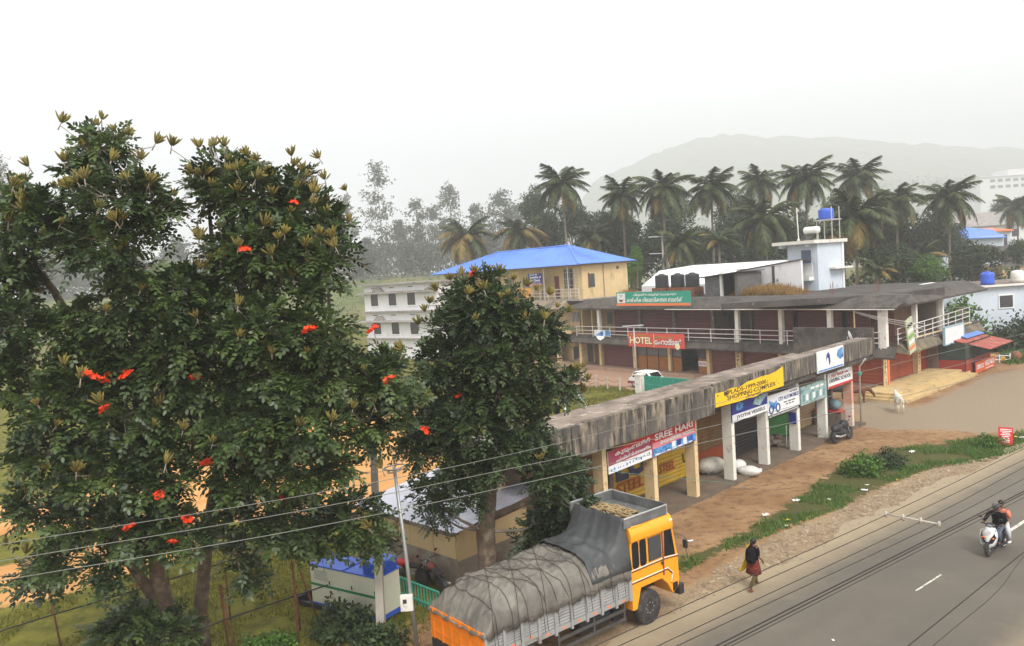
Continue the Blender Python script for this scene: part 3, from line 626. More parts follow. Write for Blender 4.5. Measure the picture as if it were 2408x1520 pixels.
# ================================================================ SHOPPING COMPLEX (long single-storey row of shops)
A_C = 45.3; C_ORG = (10.07, 36.38, 0)
def shutter(parent, x0, x1, y, z0, z1, matl, pitch=.085, name='shutter'):
    """roller shutter: ribbed sheet facing -y"""
    mb = MB(); n = max(6, int((z1-z0)/pitch)); vs = []; fs = []
    for i in range(n+1):
        z = z0+(z1-z0)*i/n
        yy = y-(.022 if i % 2 else 0)
        vs += [(x0, yy, z), (x1, yy, z)]
    for i in range(n):
        fs.append((2*i, 2*i+1, 2*i+3, 2*i+2))
    mb.add(vs, fs)
    return mb.build(name, matl, parent)
def lines(parent, x0, x1, y, z, h, matl, n, skew=0.0):
    """print too small to read: a row of word-long strokes"""
    mb = MB(); x = x0; st = (x1-x0)/n
    for k in range(n):
        w = st*random.uniform(.6, .88)
        dz = skew*(x-x0)
        mb.box(x, x+w, y-.004, y+.004, z+dz, z+h+dz); x += st
    mb.build('printed_line', matl, parent)
def board(parent_name, label, x0, x1, z0, z1, y, matl, loc, rz, cat='sign', depth=.05, skew=0.0, frame=None):
    t = thing(parent_name, label, cat, loc, rz)
    mb = MB(); mb.hexa([(x0, y-depth, z0), (x1, y-depth, z0+skew), (x1, y, z0+skew), (x0, y, z0), (x0, y-depth, z1), (x1, y-depth, z1+skew), (x1, y, z1+skew), (x0, y, z1)])
    mb.build('panel', matl, t)
    return t

def make_complex():
    rz = R(90-A_C)
    t = thing('shopping_complex', 'long single-storey concrete shop row with stained overhanging parapet and square pillars', 'building', C_ORG, rz)
    # floor slab / veranda
    mb = MB(); mb.box(-13.4, 15.0, -.2, 4.6, -.1, .12); mb.build('veranda_floor', M['floor_c'], t)
    # walls of shops: piers, partitions and back
    bays = [-10.1, -6.75, -3.45, -.12, 3.25, 6.7, 10.1, 13.7]
    zt = 3.95
    mb = MB(); mb.box(-13.3, 15.6, 4.2, 4.45, .1, zt); mb.build('back_wall', M['dull_wall'], t)
    mb = MB(); mb.box(-13.3, -13.08, 2.0, 4.2, .1, zt); mb.build('end_wall', M['cream'], t)
    mb = MB(); mb.box(15.4, 15.6, 2.0, 4.2, .1, zt); mb.build('end_wall', M['dull_wall'], t)
    mb = MB(); mb.box(-13.08, 15.4, 2.14, 2.34, 2.75, zt); mb.build('lintel_wall', M['dull_wall'], t)
    for x in bays:
        mb = MB(); mb.box(x-.14, x+.14, 2.08, 2.3, .12, 2.75); mb.build('shop_pier', M['dull_wall'], t)
    mats = ['brown_shutter', 'brown_shutter', 'yellow_shutter', 'yellow_shutter', 'brown_shutter', 'black_shutter', 'green_shutter', 'tan_shutter']
    edges = [-13.05]+bays+[15.35]
    sh = []
    for i in range(8):
        a, b = edges[i]+.15, edges[i+1]-.15
        sh.append(shutter(t, a, b, 2.22, .14, 2.75, M[mats[i]]))
    shutter(t, edges[8]+.15, 15.35, 2.22, .14, 2.75, M['dull_wall'])
    # shutter advertising: blue letters and red band painted on the yellow shutters
    text('LO', 1.0, M['ink_navy_worn'], sh[2], -6.3, 2.17, 1.1, width=2.3, height=1.2, bold=.05, name='painted_lettering')
    text('AN', 1.0, M['ink_navy_worn'], sh[3], -3.1, 2.17, 1.75, width=2.4, height=.85, bold=.05, name='painted_lettering')
    text('STEEL B', .5, M['orange_patch'], sh[2], -6.3, 2.17, .55, width=2.6, height=.5, bold=.03, name='painted_lettering')
    text('US', .3, M['ink_black'], sh[3], -1.15, 2.17, .85, width=.6, height=.5, bold=.02, name='painted_lettering')
    text('STEEL', .3, M['orange_patch'], sh[3], -3.1, 2.17, .75, width=1.3, height=.45, bold=.03, name='painted_lettering')
    mb = MB(); mb.box(.1, 2.9, 2.165, 2.18, .45, 1.05); mb.build('painted_band', M['orange_patch'], sh[4])
    # pillars
    pm = ['cream_pillar', 'cream_pillar', 'cream_pillar', 'white_pillar', 'white_pillar', 'white_pillar', 'white_pillar', 'pink_pillar']
    for x, m in zip([-9.57, -6.3, -3.2, 0, 3.33, 6.75, 10.17, 13.8], pm):
        mb = MB(); mb.box(x-.27, x, 0, .5, .0, 3.98)
        mb.build('pillar', M[m], t, bevel=.012)
    # roof: slab of the rooms, lower than the parapet
    mb = MB(); mb.box(-13.6, 15.9, .5, 4.6, 3.96, 4.08); mb.build('roof_slab', M['roof_top'], t)
    # parapet: sections of stained concrete fascia (each panel between joints a piece of its own)
    segs = []
    xs = [-13.7, -12.2, -10.75, -9.3, -7.85, -6.35, -4.5, -2.65]
    for a, b in zip(xs[:-1], xs[1:]): segs.append((a+.02, b-.02, 3.76, 4.93, -.62))
    segs += [(-2.65, .6, 4.0, 5.02, -.60), (.62, 3.88, 4.0, 5.04, -.605), (3.92, 7.7, 4.15, 5.1, -.55), (7.74, 11.2, 4.15, 5.14, -.55), (11.24, 15.75, 4.2, 5.18, -.55)]
    for a, b, z0, z1, y in segs:
        mb = MB(); mb.xprof([(y, z0+random.uniform(-.03, .03)), (y, z1), (y+.1, z1+.02), (y+.13, z0+.03)], a, b)
        mb.build('fascia_panel', M['parapet'], t)
    mb = MB(); mb.box(-13.7, 15.75, -.46, -.42, 3.9, 4.9); mb.build('fascia_backing', M['conc_dark'], t)
    mb = MB(); mb.hexa([(-13.7, -.50, 4.80), (15.75, -.42, 5.08), (15.75, .42, 5.08), (-13.7, .42, 4.80), (-13.7, -.50, 4.945), (15.75, -.42, 5.17), (15.75, .42, 5.17), (-13.7, .42, 4.945)])
    mb.build('parapet_top', M['roof_top'], t)
    mb = MB(); mb.box(-13.6, 15.7, .3, .40, 4.06, 4.86); mb.build('parapet_back', M['conc_dark'], t)
    mb = MB(); mb.box(-13.7, 15.75, -.44, 2.1, 3.86, 3.95); mb.build('awning_slab', M['conc_dark'], t)
    # raised end parapet
    mb = MB(); mb.box(15.55, 15.8, -.57, 4.4, 4.1, 5.75); mb.build('end_parapet', M['conc_dark'], t)
    mb = MB(); mb.box(-13.72, -13.6, -.3, 4.6, 3.8, 4.4); mb.build('end_parapet', M['conc_dark'], t)
    # yellow painted name panel, with its letters, on the fascia
    mb = MB(); n = 9
    low = [4.0, 3.98, 3.97, 3.95, 3.97, 3.92, 4.03, 4.0, 4.01, 4.02]
    top = [4.62, 4.60, 4.66, 4.60, 4.74, 4.76, 4.80, 4.78, 4.84, 5.0]
    vs = []; 
    for i in range(10):
        x = -2.6+6.42*i/9
        vs += [(x, -.625, low[i]), (x, -.625, top[i])]
    fs = [(2*i, 2*i+2, 2*i+3, 2*i+1) for i in range(9)]
    mb.add(vs, fs)
    yp = mb.build('painted_name_panel', M['yellow_paint'], t)
    text('MPLADS-1999-2000', .3, M['ink_brown'], yp, -1.85, -.632, 4.40, width=3.9, height=.20, bold=.012)
    text('SHOPPING COMPLEX', .3, M['ink_brown'], yp, -1.6, -.632, 4.16, width=4.6, height=.20, bold=.014)
    text('പീരുമേട്', .2, M['ink_brown'], yp, .0, -.632, 3.99, width=1.5, height=.15, bold=.01)
    loc = C_ORG
    # ---------------- shop signs hung between the pillars (each a thing)
    b = board('shop_sign', 'red and white kudumbashree vegetable stall banner with big Malayalam lettering', -9.55, -6.72, 2.55, 3.42, -.02, M['sign_white'], loc, rz, skew=.06)
    mb = MB(); mb.hexa([(-9.55, -.082, 2.86), (-6.72, -.082, 2.96), (-6.72, -.07, 2.96), (-9.55, -.07, 2.86), (-9.55, -.082, 3.42), (-6.72, -.082, 3.60), (-6.72, -.07, 3.60), (-9.55, -.07, 3.42)]); mb.build('red_field', M['sign_maroon'], b)
    mb = MB(); mb.hexa([(-9.3, -.09, 3.24), (-6.72, -.09, 3.36), (-6.72, -.083, 3.36), (-9.3, -.083, 3.24), (-8.4, -.09, 3.5), (-6.72, -.09, 3.62), (-6.72, -.083, 3.62), (-8.4, -.083, 3.5)]); mb.build('red_field', M['sign_red'], b)
    text('കുടുംബശ്രീ', .3, M['ink_white'], b, -9.15, -.095, 3.14, width=2.3, height=.24, bold=.014, rot=(R(90), R(-2.5), 0))
    text('പച്ചക്കറി വിപണനകേന്ദ്രം', .2, M['ink_white'], b, -9.1, -.095, 2.93, width=2.3, height=.15, bold=.008, rot=(R(90), R(-2.5), 0))
    for k in range(14):
        mb = MB(); x = -9.35+k*.19+random.uniform(-.05, .05); z = 2.64+(k/13)*.14+random.uniform(-.02, .05); r = random.uniform(.03, .07)
        mb.lathe([(r*.6, -.075), (r, -.0745), (r*.5, -.074)], (x, 0, z), 7, 'y'); mb.build('printed_picture', M['sign_skyblue'], b)
    b = board('shop_sign', 'red SREE HARI ENGINEERING WORKS sign with blue picture strip', -6.68, -3.44, 2.58, 3.55, -.02, M['sign_red'], loc, rz, skew=.07)
    mb = MB(); mb.hexa([(-6.68, -.08, 2.92), (-3.44, -.08, 3.0), (-3.44, -.07, 3.0), (-6.68, -.07, 2.92), (-6.68, -.08, 3.16), (-3.44, -.08, 3.23), (-3.44, -.07, 3.23), (-6.68, -.07, 3.16)]); mb.build('pink_band', M['sign_pink'], b)
    mb = MB(); mb.hexa([(-6.68, -.083, 2.60), (-3.44, -.083, 2.67), (-3.44, -.07, 2.67), (-6.68, -.07, 2.60), (-6.68, -.083, 2.92), (-3.44, -.083, 3.0), (-3.44, -.07, 3.0), (-6.68, -.07, 2.92)]); mb.build('picture_strip', M['sign_skyblue'], b)
    text('SREE HARI', .35, M['ink_white'], b, -6.5, -.09, 3.24, width=2.85, height=.27, bold=.02, rot=(R(90), R(-1.4), 0))
    text('ENGINEERING WORKS', .2, M['ink_white'], b, -6.1, -.09, 3.02, width=2.5, height=.15, bold=.012, rot=(R(90), R(-1.4), 0))
    for k, x in enumerate((-5.3, -4.9, -4.45, -3.95)):
        mb = MB(); mb.box(x, x+.28, -.092, -.084, 2.74, 2.98); mb.build('printed_picture', M[['sign_white', 'sign_blue', 'sign_white', 'gen_blue'][k]], b)
    lines(b, -6.5, -3.6, -.087, 2.64, .045, M['ink_white'], 7, .02)
    b = board('shop_sign', 'JYOTHI VESSELS sign, blue above with white lettering band, torn flap', -.28, 3.12, 2.85, 3.78, -.02, M['sign_blue'], loc, rz)
    mb = MB(); mb.box(-.28, 3.12, -.08, -.07, 2.85, 3.2); mb.build('white_band', M['sign_white'], b)
    text('JYOTHI VESSELS', .3, M['ink_black'], b, .1, -.088, 2.92, width=2.75, height=.2, bold=.014)
    mb = MB(); mb.add([(.05, -.086, 3.42), (.3, -.086, 3.34), (.75, -.086, 3.4), (.8, -.086, 3.62), (.5, -.086, 3.72), (.1, -.086, 3.66)], [(0, 1, 2, 3, 4, 5)]); mb.build('printed_emblem', M['sign_skyblue'], b)
    mb = MB(); mb.add([(1.6, -.1, 3.42), (2.2, -.16, 3.28), (2.95, -.12, 3.62), (3.05, -.09, 3.78), (1.9, -.09, 3.66)], [(0, 1, 2, 3, 4)]); mb.build('torn_flap', M['sign_teal'], b)
    b = board('shop_sign', 'white CITY AUTOMOBILES sign with a blue motorcycle picture', 3.16, 6.64, 2.42, 3.55, -.02, M['sign_white'], loc, rz)
    text('CITY AUTOMOBILES', .3, M['ink_blue'], b, 4.3, -.08, 3.12, width=2.25, height=.19, bold=.012)
    lines(b, 4.9, 6.2, -.076, 2.95, .05, M['ink_black'], 3)
    lines(b, 5.1, 6.1, -.076, 2.82, .05, M['ink_black'], 3)
    lines(b, 5.6, 6.5, -.076, 3.4, .05, M['ink_black'], 3)
    mb = MB(); mb.box(3.16, 6.64, -.08, -.07, 2.42, 2.56); mb.build('black_band', M['ink_black'], b)
    text('ALL TYPE OF TWO WHEELER SPARES & ACCESSORIES', .1, M['ink_white'], b, 3.25, -.088, 2.45, width=3.2, height=.07, bold=.006)
    for cx in (3.5, 4.2):
        mb = MB(); pts = [(cx+.2*math.cos(q), -.085, 2.83+.2*math.sin(q)) for q in np.linspace(0, 6.283, 17)]; mb.tube(pts, .035, 5); mb.build('printed_wheel', M['ink_blue'], b)
    mb = MB(); mb.add([(3.55, -.084, 2.85), (3.9, -.084, 2.8), (4.15, -.084, 3.0), (4.1, -.084, 3.22), (3.8, -.084, 3.12), (3.3, -.084, 3.3), (3.35, -.084, 3.1)], [(0, 1, 2, 3, 4, 5, 6)]); mb.build('printed_bike_body', M['sign_skyblue'], b)
    b = board('shop_sign', 'faded teal shop sign with bleached pictures beside the driving school sign', 6.82, 9.98, 2.45, 3.45, -.02, M['sign_teal'], loc, rz)
    for k in range(7):
        mb = MB(); x = 7.0+k*.42; mb.box(x, x+.26, -.08, -.07, 2.62+.03*(k % 2), 2.98); mb.build('printed_picture', M['sign_white' if k % 2 else 'sign_teal2'], b)
    lines(b, 8.0, 9.8, -.076, 3.16, .12, M['ink_white'], 3)
    b = board('shop_sign', 'white FAST TRACK DRIVING SCHOOL sign with red bottom stripe', 10.27, 13.58, 2.82, 3.68, -.02, M['sign_white'], loc, rz)
    mb = MB(); mb.box(10.27, 13.58, -.08, -.07, 2.82, 2.95); mb.build('red_stripe', M['sign_red'], b)
    text('L FAST TRACK', .2, M['ink_red'], b, 10.45, -.08, 3.42, width=1.9, height=.17, bold=.012)
    text('MOTOR', .1, M['ink_red'], b, 12.5, -.08, 3.46, width=.5, height=.08, bold=.01)
    text('DRIVING SCHOOL', .3, M['ink_black'], b, 10.4, -.08, 3.13, width=2.95, height=.22, bold=.012)
    b = board('billboard', 'pale blue and white billboard fixed on the parapet above the teal sign', 7.72, 11.12, 4.08, 5.22, -.57, M['sign_white'], loc, rz, 'billboard')
    mb = MB(); mb.add([(8.75, -.63, 4.55), (8.9, -.63, 4.95), (9.1, -.63, 5.08), (9.3, -.63, 4.9), (9.35, -.63, 4.5), (9.2, -.63, 4.35), (9.1, -.63, 4.75), (8.95, -.63, 4.8)], [(0, 1, 2, 3, 4, 5, 6, 7)]); mb.build('printed_figure', M['ink_blue'], b)
    mb = MB(); mb.add([(10.2, -.63, 4.75), (10.35, -.63, 5.05), (11.0, -.63, 5.15), (11.05, -.63, 4.6), (10.6, -.63, 4.5)], [(0, 1, 2, 3, 4)]); mb.build('printed_patch', M['sign_skyblue'], b)
    mb = MB(); mb.box(7.8, 11.0, -.63, -.625, 4.12, 4.2); mb.build('printed_line', M['sign_skyblue'], b)
    for k in range(2):
        mb = MB(); mb.tube([(8.2+k*2.4, -.57, 5.1), (8.2+k*2.4, .3, 5.05)], .02, 5); mb.build('bracket', M['iron_dark'], b)
    b = board('small_sign', 'small dark blue notice fixed on a white pillar by the green shutter', 6.42, 6.48, 1.55, 2.15, .45, M['sign_blue'], loc, rz, depth=.38)
    b = board('small_sign', 'narrow cream name board with blue edge below the pale billboard', 10.9, 12.6, 3.72, 3.92, -.3, M['sign_white'], loc, rz)
    text('T R S', .12, M['ink_maroon'], b, 11.0, -.355, 3.76, width=.8, height=.11, bold=.008)
    # dish on the roof end
    d = thing('satellite_dish', 'small pale satellite dish on the end of the stained parapet', 'dish', C_ORG, rz)
    mb = MB(); prof = [(.02, 0), (.18, .025), (.3, .08), (.33, .10), (.31, .105), (.16, .04)]
    mb.lathe(prof, (0, 0, 0), 16); o = mb.build('reflector', M['white_paint'], d, True); o.location = (12.6, -.35, 5.55); o.rotation_euler = (R(60), R(50), R(10))
    mb = MB(); mb.tube([(12.62, -.3, 5.1), (12.62, -.25, 5.55)], .025, 6); mb.build('mast', M['steel_grey'], d)
    # low counter wall and bundle in the end shop
    mb = MB(); mb.box(12.9, 13.6, .4, 2.0, .12, 1.0); tag(mb.build('counter_wall', M['dull_wall']), 'low rendered counter wall in the end shop beside the pink pillar', 'counter').matrix_world = Matrix.Translation(C_ORG)@Matrix.Rotation(rz, 4, 'Z')
    mb = MB(); mb.box(12.85, 13.65, .38, 2.0, 1.0, 1.06); tag(mb.build('counter_top', M['sign_red']), 'red top board lying on the counter wall of the end shop', 'counter top').matrix_world = Matrix.Translation(C_ORG)@Matrix.Rotation(rz, 4, 'Z')
    mb = MB(); mb.blob((13.25, .9, 1.38), .28, .4, .34, 10, 8, jit=.15); tag(mb.build('cloth_bundle', M['sign_teal2'], None, True), 'grey green bundle on the red counter of the end shop', 'bundle').matrix_world = Matrix.Translation(C_ORG)@Matrix.Rotation(rz, 4, 'Z')
    return t
M['floor_c'] = mat('floor_c', (.15, .11, .078), .9, .2, 1.0, col2=(.11, .085, .065), s2=.9, lo2=.48, hi2=.65, bump=.2)
M['pink_pillar'] = mat('pink_pillar', (.62, .33, .24), .85, .1, 1.0, col2=(.66, .58, .5), s2=.6, lo2=.5, hi2=.6, st2=(.1, .1, 1))
M['sign_teal2'] = mat('sign_teal2', (.16, .25, .27), .6, .2, 3)
make_complex()

# ================================================================ BANK / HOTEL BUILDING (two storeys, L-shaped)
A_B = 144.1; B_ORG = (8.92, 80.88, 0); RZB = R(90-A_B)
A_W = 47.0; W_ORG = (26.84, 56.9, 0); RZW = R(90-A_W)
LB = 30.4
def at_frame(o, org, rz):
    o.matrix_world = Matrix.Translation(org)@Matrix.Rotation(rz, 4, 'Z')
    return o
def make_bank():
    t = thing('bank_building', 'two-storey dark red shuttered block with grey sloping concrete canopies and balcony railing', 'building', B_ORG, RZB)
    Z1, Z2, Z3 = .3, 3.35, 6.75
    mb = MB(); mb.box(-4.0, LB, -.9, 10, -.05, Z1); mb.build('plinth', M['plinth'], t)
    mb = MB(); mb.box(-3.4, LB-.4, -1.0, 10, Z2-.12, Z2); mb.build('floor_slab', M['conc_dark'], t)
    mb = MB(); mb.box(-3.4, LB-.6, 1.7, 10.2, 6.5, 7.06); mb.build('roof_slab', M['roof_dark'], t)
    mb = MB(); mb.box(-2.6, LB-1, 9.6, 9.9, Z1, 6.5); mb.build('back_wall', M['dull_wall'], t)
    # side end left
    mb = MB(); mb.box(-3.3, -3.1, .5, 9.6, Z1, 6.5); mb.build('end_wall', M['cream'], t)
    # sloping canopies (profile in y,z), facing -y; the right end is mitred against the wing
    prof_u = [(.2, 7.12), (-1.35, 6.30), (-1.32, 6.16), (1.7, 6.5), (1.7, 7.1)]
    mb = MB(); mb.xprof(prof_u, -3.4, LB, x0s=[-2.6, -3.4, -3.4, -2.6, -2.6], x1s=[LB+1.9, LB+1.5, LB+1.5, LB+.6, LB+.6])
    mb.build('upper_canopy', M['conc_dark'], t)
    prof_l = [(-.75, 3.5), (-1.35, 2.78), (-1.32, 2.66), (.1, 3.05), (.1, 3.3), (-.6, 3.42)]
    mb = MB(); mb.xprof(prof_l, -3.4, LB, x0s=[-2.6, -3.4, -3.4, -2.6, -2.6, -2.6], x1s=[LB+1.2, LB+1.3, LB+1.3, LB+.3, LB+.3, LB+1.0])
    mb.build('lower_canopy', M['conc_dark'], t)
    # pale drip edge under the upper canopy
    mb = MB(); mb.box(10.5, LB+1.4, -1.375, -1.3, 6.16, 6.23); mb.build('drip_edge', M['white_pillar'], t)
    # ground-floor pillars and bays
    gx = [-2.6, .0, 4.9, 9.5, 14.1, 17.45, 21.5, 25.6]
    for x in gx:
        mb = MB(); mb.box(x-.16, x+.16, -.05, .4, Z1, 3.1); mb.build('pillar', M['cream_pillar'], t, bevel=.015)
    gm = {1: 'maroon', 4: 'maroon2', 5: 'maroon2', 6: 'redorange', 7: 'redorange'}
    for i in range(1, 8):
        a = gx[i]+.2; b = (gx[i+1] if i < 7 else LB-.2)-.2
        if i in gm: shutter(t, a, b, .32, Z1, 3.0, M[gm[i]], .13)
    # dark stair passage, first bay, with concrete stair
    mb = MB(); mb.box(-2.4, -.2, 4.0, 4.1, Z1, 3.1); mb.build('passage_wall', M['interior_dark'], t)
    mb = MB(); mb.box(-.22, -.12, .4, 4.0, Z1, 3.1); mb.build('passage_wall', M['dull_wall'], t)
    mb = MB(); mb.box(-2.55, -2.4, .4, 4.0, Z1, 3.1); mb.build('passage_wall', M['dull_wall'], t)
    # hotel front: glazing over timber panels, open dark door
    hz = Z1
    for k, (a, b) in enumerate(((5.1, 6.35), (6.42, 7.85), (7.92, 9.3), (9.7, 10.75), (12.75, 13.9))):
        mb = MB(); mb.box(a, b, .25, .3, hz, 1.6); o = mb.build('timber_panel', M['wood_orange'], t)
        mb = MB(); mb.box(a, b, .26, .29, 1.66, 3.0); mb.build('glass_pane', M['grey_glass' if k < 4 else 'window_dark'], t)
    for x in (5.06, 6.38, 7.88, 9.34, 9.66, 10.8, 12.7, 13.93):
        mb = MB(); mb.box(x-.03, x+.03, .2, .32, hz, 3.0); mb.build('mullion', M['iron_dark'], t)
    mb = MB(); mb.box(5.05, 9.3, .21, .31, 1.6, 1.66); mb.build('mullion', M['iron_dark'], t)
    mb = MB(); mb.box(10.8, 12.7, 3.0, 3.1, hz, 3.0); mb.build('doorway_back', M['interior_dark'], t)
    mb = MB(); mb.box(11.6, 12.66, 2.0, 2.1, hz, 2.2); mb.build('counter_front', M['window_dark'], t)
    o = text('HOTEL', .3, M['ink_red'], t, 6.55, .245, 2.2, width=1.2, height=.3, bold=.02, name='window_lettering')
    # upper floor: set back wall with maroon shutters, columns
    cx = [.88, 4.9, 9.4, 14.0, 18.0, 22.25, 26.5, 30.6]
    for k, x in enumerate(cx):
        w = .17 if k < 7 else .3
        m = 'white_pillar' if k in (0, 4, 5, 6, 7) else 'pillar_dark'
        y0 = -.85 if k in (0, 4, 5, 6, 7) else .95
        mb = MB(); mb.box(x-w, x+w, y0, y0+.34, Z2, 6.5); mb.build('column', M[m], t, bevel=.015)
    for i in range(7):
        a, b = cx[i]+.2, cx[i+1]-.2
        if i == 3:
            mb = MB(); mb.box(a, b, 4.0, 4.1, Z2, 6.5); mb.build('open_bay_wall', M['dull_wall'], t)
            mb = MB(); mb.box(a-.1, a, 1.3, 4.0, Z2, 6.5); mb.build('open_bay_wall', M['dull_wall'], t)
            mb = MB(); mb.box(b, b+.1, 1.3, 4.0, Z2, 6.5); mb.build('open_bay_wall', M['green_grey'], t)
        else:
            shutter(t, a-.0, b+.0, 1.25, Z2, 6.5, M['maroon'], .14)
    mb = MB(); mb.box(-2.6, .7, 2.2, 2.4, Z2, 6.5); mb.build('upper_wall', M['cream_dull'], t)
    mb = MB(); mb.box(-1.0, -.3, 2.15, 2.22, 4.4, 5.6); mb.build('window', M['window_dark'], t)
    # balcony railing
    for zr in (3.62, 3.98, 4.38):
        mb = MB(); mb.tube([(-2.5, -.9, zr), (LB+.2, -.9, zr+.12)], .035, 6); mb.build('rail', M['rail_white'], t)
    for k in range(14):
        x = -2.5+k*(LB+2.6)/13
        mb = MB(); mb.tube([(x, -.9, 3.3), (x, -.9, 4.42+.12*k/13)], .04, 6); mb.build('rail_post', M['rail_white'], t)
    # ---- right wing
    w = thing('wing', '', 'building', W_ORG, RZW)
    del w['label'], w['category']
    LW = 17.5
    mb = MB(); mb.box(-.5, LW, .1, 9, -.05, .55); mb.build('plinth', M['plinth'], w)
    mb = MB(); mb.box(.2, LW+1.5, -.9, 9, Z2+.05, Z2+.2); mb.build('floor_slab', M['conc_dark'], w)
    mb = MB(); mb.zpoly([(.2, 1.3), (LW+1.6, 1.3), (LW+1.6, 9.5), (-6, 9.5)], 6.6, 7.075); mb.build('roof_slab', M['roof_dark'], w)
    pu = [(.2, 7.14), (-1.35, 6.31), (-1.32, 6.17), (1.7, 6.5), (1.7, 7.12)]
    mb = MB(); mb.xprof(pu, .6, LW+2, x0s=[.8, 1.4, 1.4, -.2, -.2], x1s=[LW+1.4, LW+2.2, LW+2.2, LW+1.4, LW+1.4]); mb.build('upper_canopy', M['conc_dark'], w)
    pl = [(-.8, 3.55), (-1.35, 2.78), (-1.32, 2.66), (.1, 3.05), (.1, 3.3), (-.6, 3.46)]
    mb = MB(); mb.xprof(pl, .4, LW+1.5, x0s=[.5, 1.1, 1.1, -.1, -.1, .4], x1s=[LW+1]*6); mb.build('lower_canopy', M['conc_mossy'], w)
    mb = MB(); mb.xprof([(-.85, 3.46), (-.75, 3.62), (-.55, 3.6), (-.5, 3.46)], 2.2, LW-.5); mb.build('balcony_kerb', M['cream_pillar'], w)
    for x, m in ((.15, 'cream_pillar'), (6.5, 'cream_pillar')):
        mb = MB(); mb.box(x-.2, x+.2, -.05, .4, .55, 3.1); mb.build('pillar', M[m], w)
    shutter(w, .4, 3.3, .3, .55, 3.0, M['redorange'], .13); shutter(w, 3.36, 6.3, .3, .55, 3.0, M['redorange'], .13); shutter(w, 6.75, LW, .3, .55, 3.0, M['kiosk_red'], .13)
    for x in (4.3, 9.95):
        mb = MB(); mb.box(x-.15, x+.15, -.85, -.5, 3.5, 6.5); mb.build('column', M['white_pillar'], w, bevel=.015)
    shutter(w, .6, 10.2, 1.2, 3.5, 6.5, M['brown_wall'], .5, name='upper_wall')
    mb = MB(); mb.box(10.2, 10.4, 1.2, 9, 3.5, 6.6); mb.build('end_wall', M['dull_wall'], w)
    mb = MB(); mb.box(4.6, 4.9, 1.14, 1.2, 3.5, 6.5); mb.build('shutter_joint', M['iron_dark'], w)
    for zr in (3.85, 4.2, 4.6):
        mb = MB(); mb.tube([(.3, -.9, zr), (16, -.9, zr+.35)], .035, 6); mb.build('rail', M['rail_white'], w)
        mb = MB(); mb.tube([(16, -.9, zr+.35), (16.2, 3.5, zr+.35)], .035, 6); mb.build('rail', M['rail_white'], w)
    for k in range(10):
        x = .4+k*15.6/9
        mb = MB(); mb.tube([(x, -.9, 3.45), (x, -.9, 4.62+.35*k/9)], .04, 6); mb.build('rail_post', M['rail_white'], w)
    # white patch of peeled plaster strip on the roof and rusty starter bars
    mb = MB(); mb.box(14.6, 17.6, 2.3, 2.6, 7.03, 7.12); mb.build('roof_sheet', M['white_paint'], w)
    w.name = 'wing'
    inv = t.matrix_basis.inverted() if False else (Matrix.Translation(B_ORG)@Matrix.Rotation(RZB, 4, 'Z')).inverted()
    return t, w
M['plinth'] = mat('plinth', (.36, .24, .17), .9, .15, 1.0, col2=(.24, .15, .10), s2=1.2, lo2=.5, hi2=.66)
M['roof_dark'] = mat('roof_dark', (.075, .066, .059), .95, .25, .6, col2=(.042, .038, .035), s2=.5, lo2=.45, hi2=.62, col3=(.16, .14, .12), s3=2.5, lo3=.62, hi3=.72, bump=.4, bscale=6)
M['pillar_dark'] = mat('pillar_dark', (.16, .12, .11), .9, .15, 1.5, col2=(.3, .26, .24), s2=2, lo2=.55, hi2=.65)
M['green_grey'] = mat('green_grey', (.15, .16, .125), .9, .2, .6)
M['cream_dull'] = mat('cream_dull', (.36, .25, .155), .9, .1, .8)
M['brown_wall'] = mat('brown_wall', (.20, .115, .065), .7, .12, .6)
M['conc_mossy'] = mat('conc_mossy', (.17, .145, .10), .95, .25, 1.2, col2=(.065, .06, .045), s2=.9, lo2=.45, hi2=.62, col3=(.40, .32, .16), s3=.45, lo3=.53, hi3=.64, bump=.4, bscale=12)
bank, wing = make_bank()
bpy.context.view_layer.update()
# the wing is one half of the same building: re-parent its pieces to the building itself
_mi = bank.matrix_world.inverted()
for ch in list(wing.children):
    mw = wing.matrix_world@ch.matrix_basis
    ch.parent = bank; ch.matrix_parent_inverse = Matrix.Identity(4); ch.matrix_basis = _mi@mw
bpy.data.objects.remove(wing)

# corner column lettering SUPPLYCO (vertical)
def vertical_word(word, org, rz, x, y, z1, dz, size, matl, parent_panel):
    pass
def corner_posts():
    for org, rz, x, y, zt, nm, lab in ((W_ORG, RZW, -.32, -.22, 2.9, 'lettered_post', 'cream corner post with black SUPPLYCO letters at the platform'), (W_ORG, RZW, 6.5, -.1, 2.8, 'lettered_post', 'narrow cream post with black SUPPLYCO letters between red orange shutters of the wing'), (B_ORG, RZB, 17.45, -.1, 2.9, 'lettered_post', 'cream post with black SUPPLYCO letters between maroon and red shutters of the long front')):
        t = thing(nm, lab, 'post', org, rz)
        z0 = .55 if org is W_ORG else .3
        mb = MB(); mb.box(x-.26, x+.26, y-.04, y+.05, z0, zt); mb.build('panel', M['cream_pillar'], t)
        for k, ch in enumerate('SUPPLYCO'):
            text(ch, .28, M['ink_black'], t, x-.12, y-.05, zt-.3-k*(zt-z0)/8.2, width=.24 if ch != 'I' else .06, height=.2, bold=.015)
corner_posts()
mb = MB(); mb.box(.0, .28, -.3, -.02, .55, 3.0); tag(at_frame(mb.build('orange_post', M['sign_orange']), W_ORG, RZW), 'plain orange post beside the cream lettered corner post', 'post')

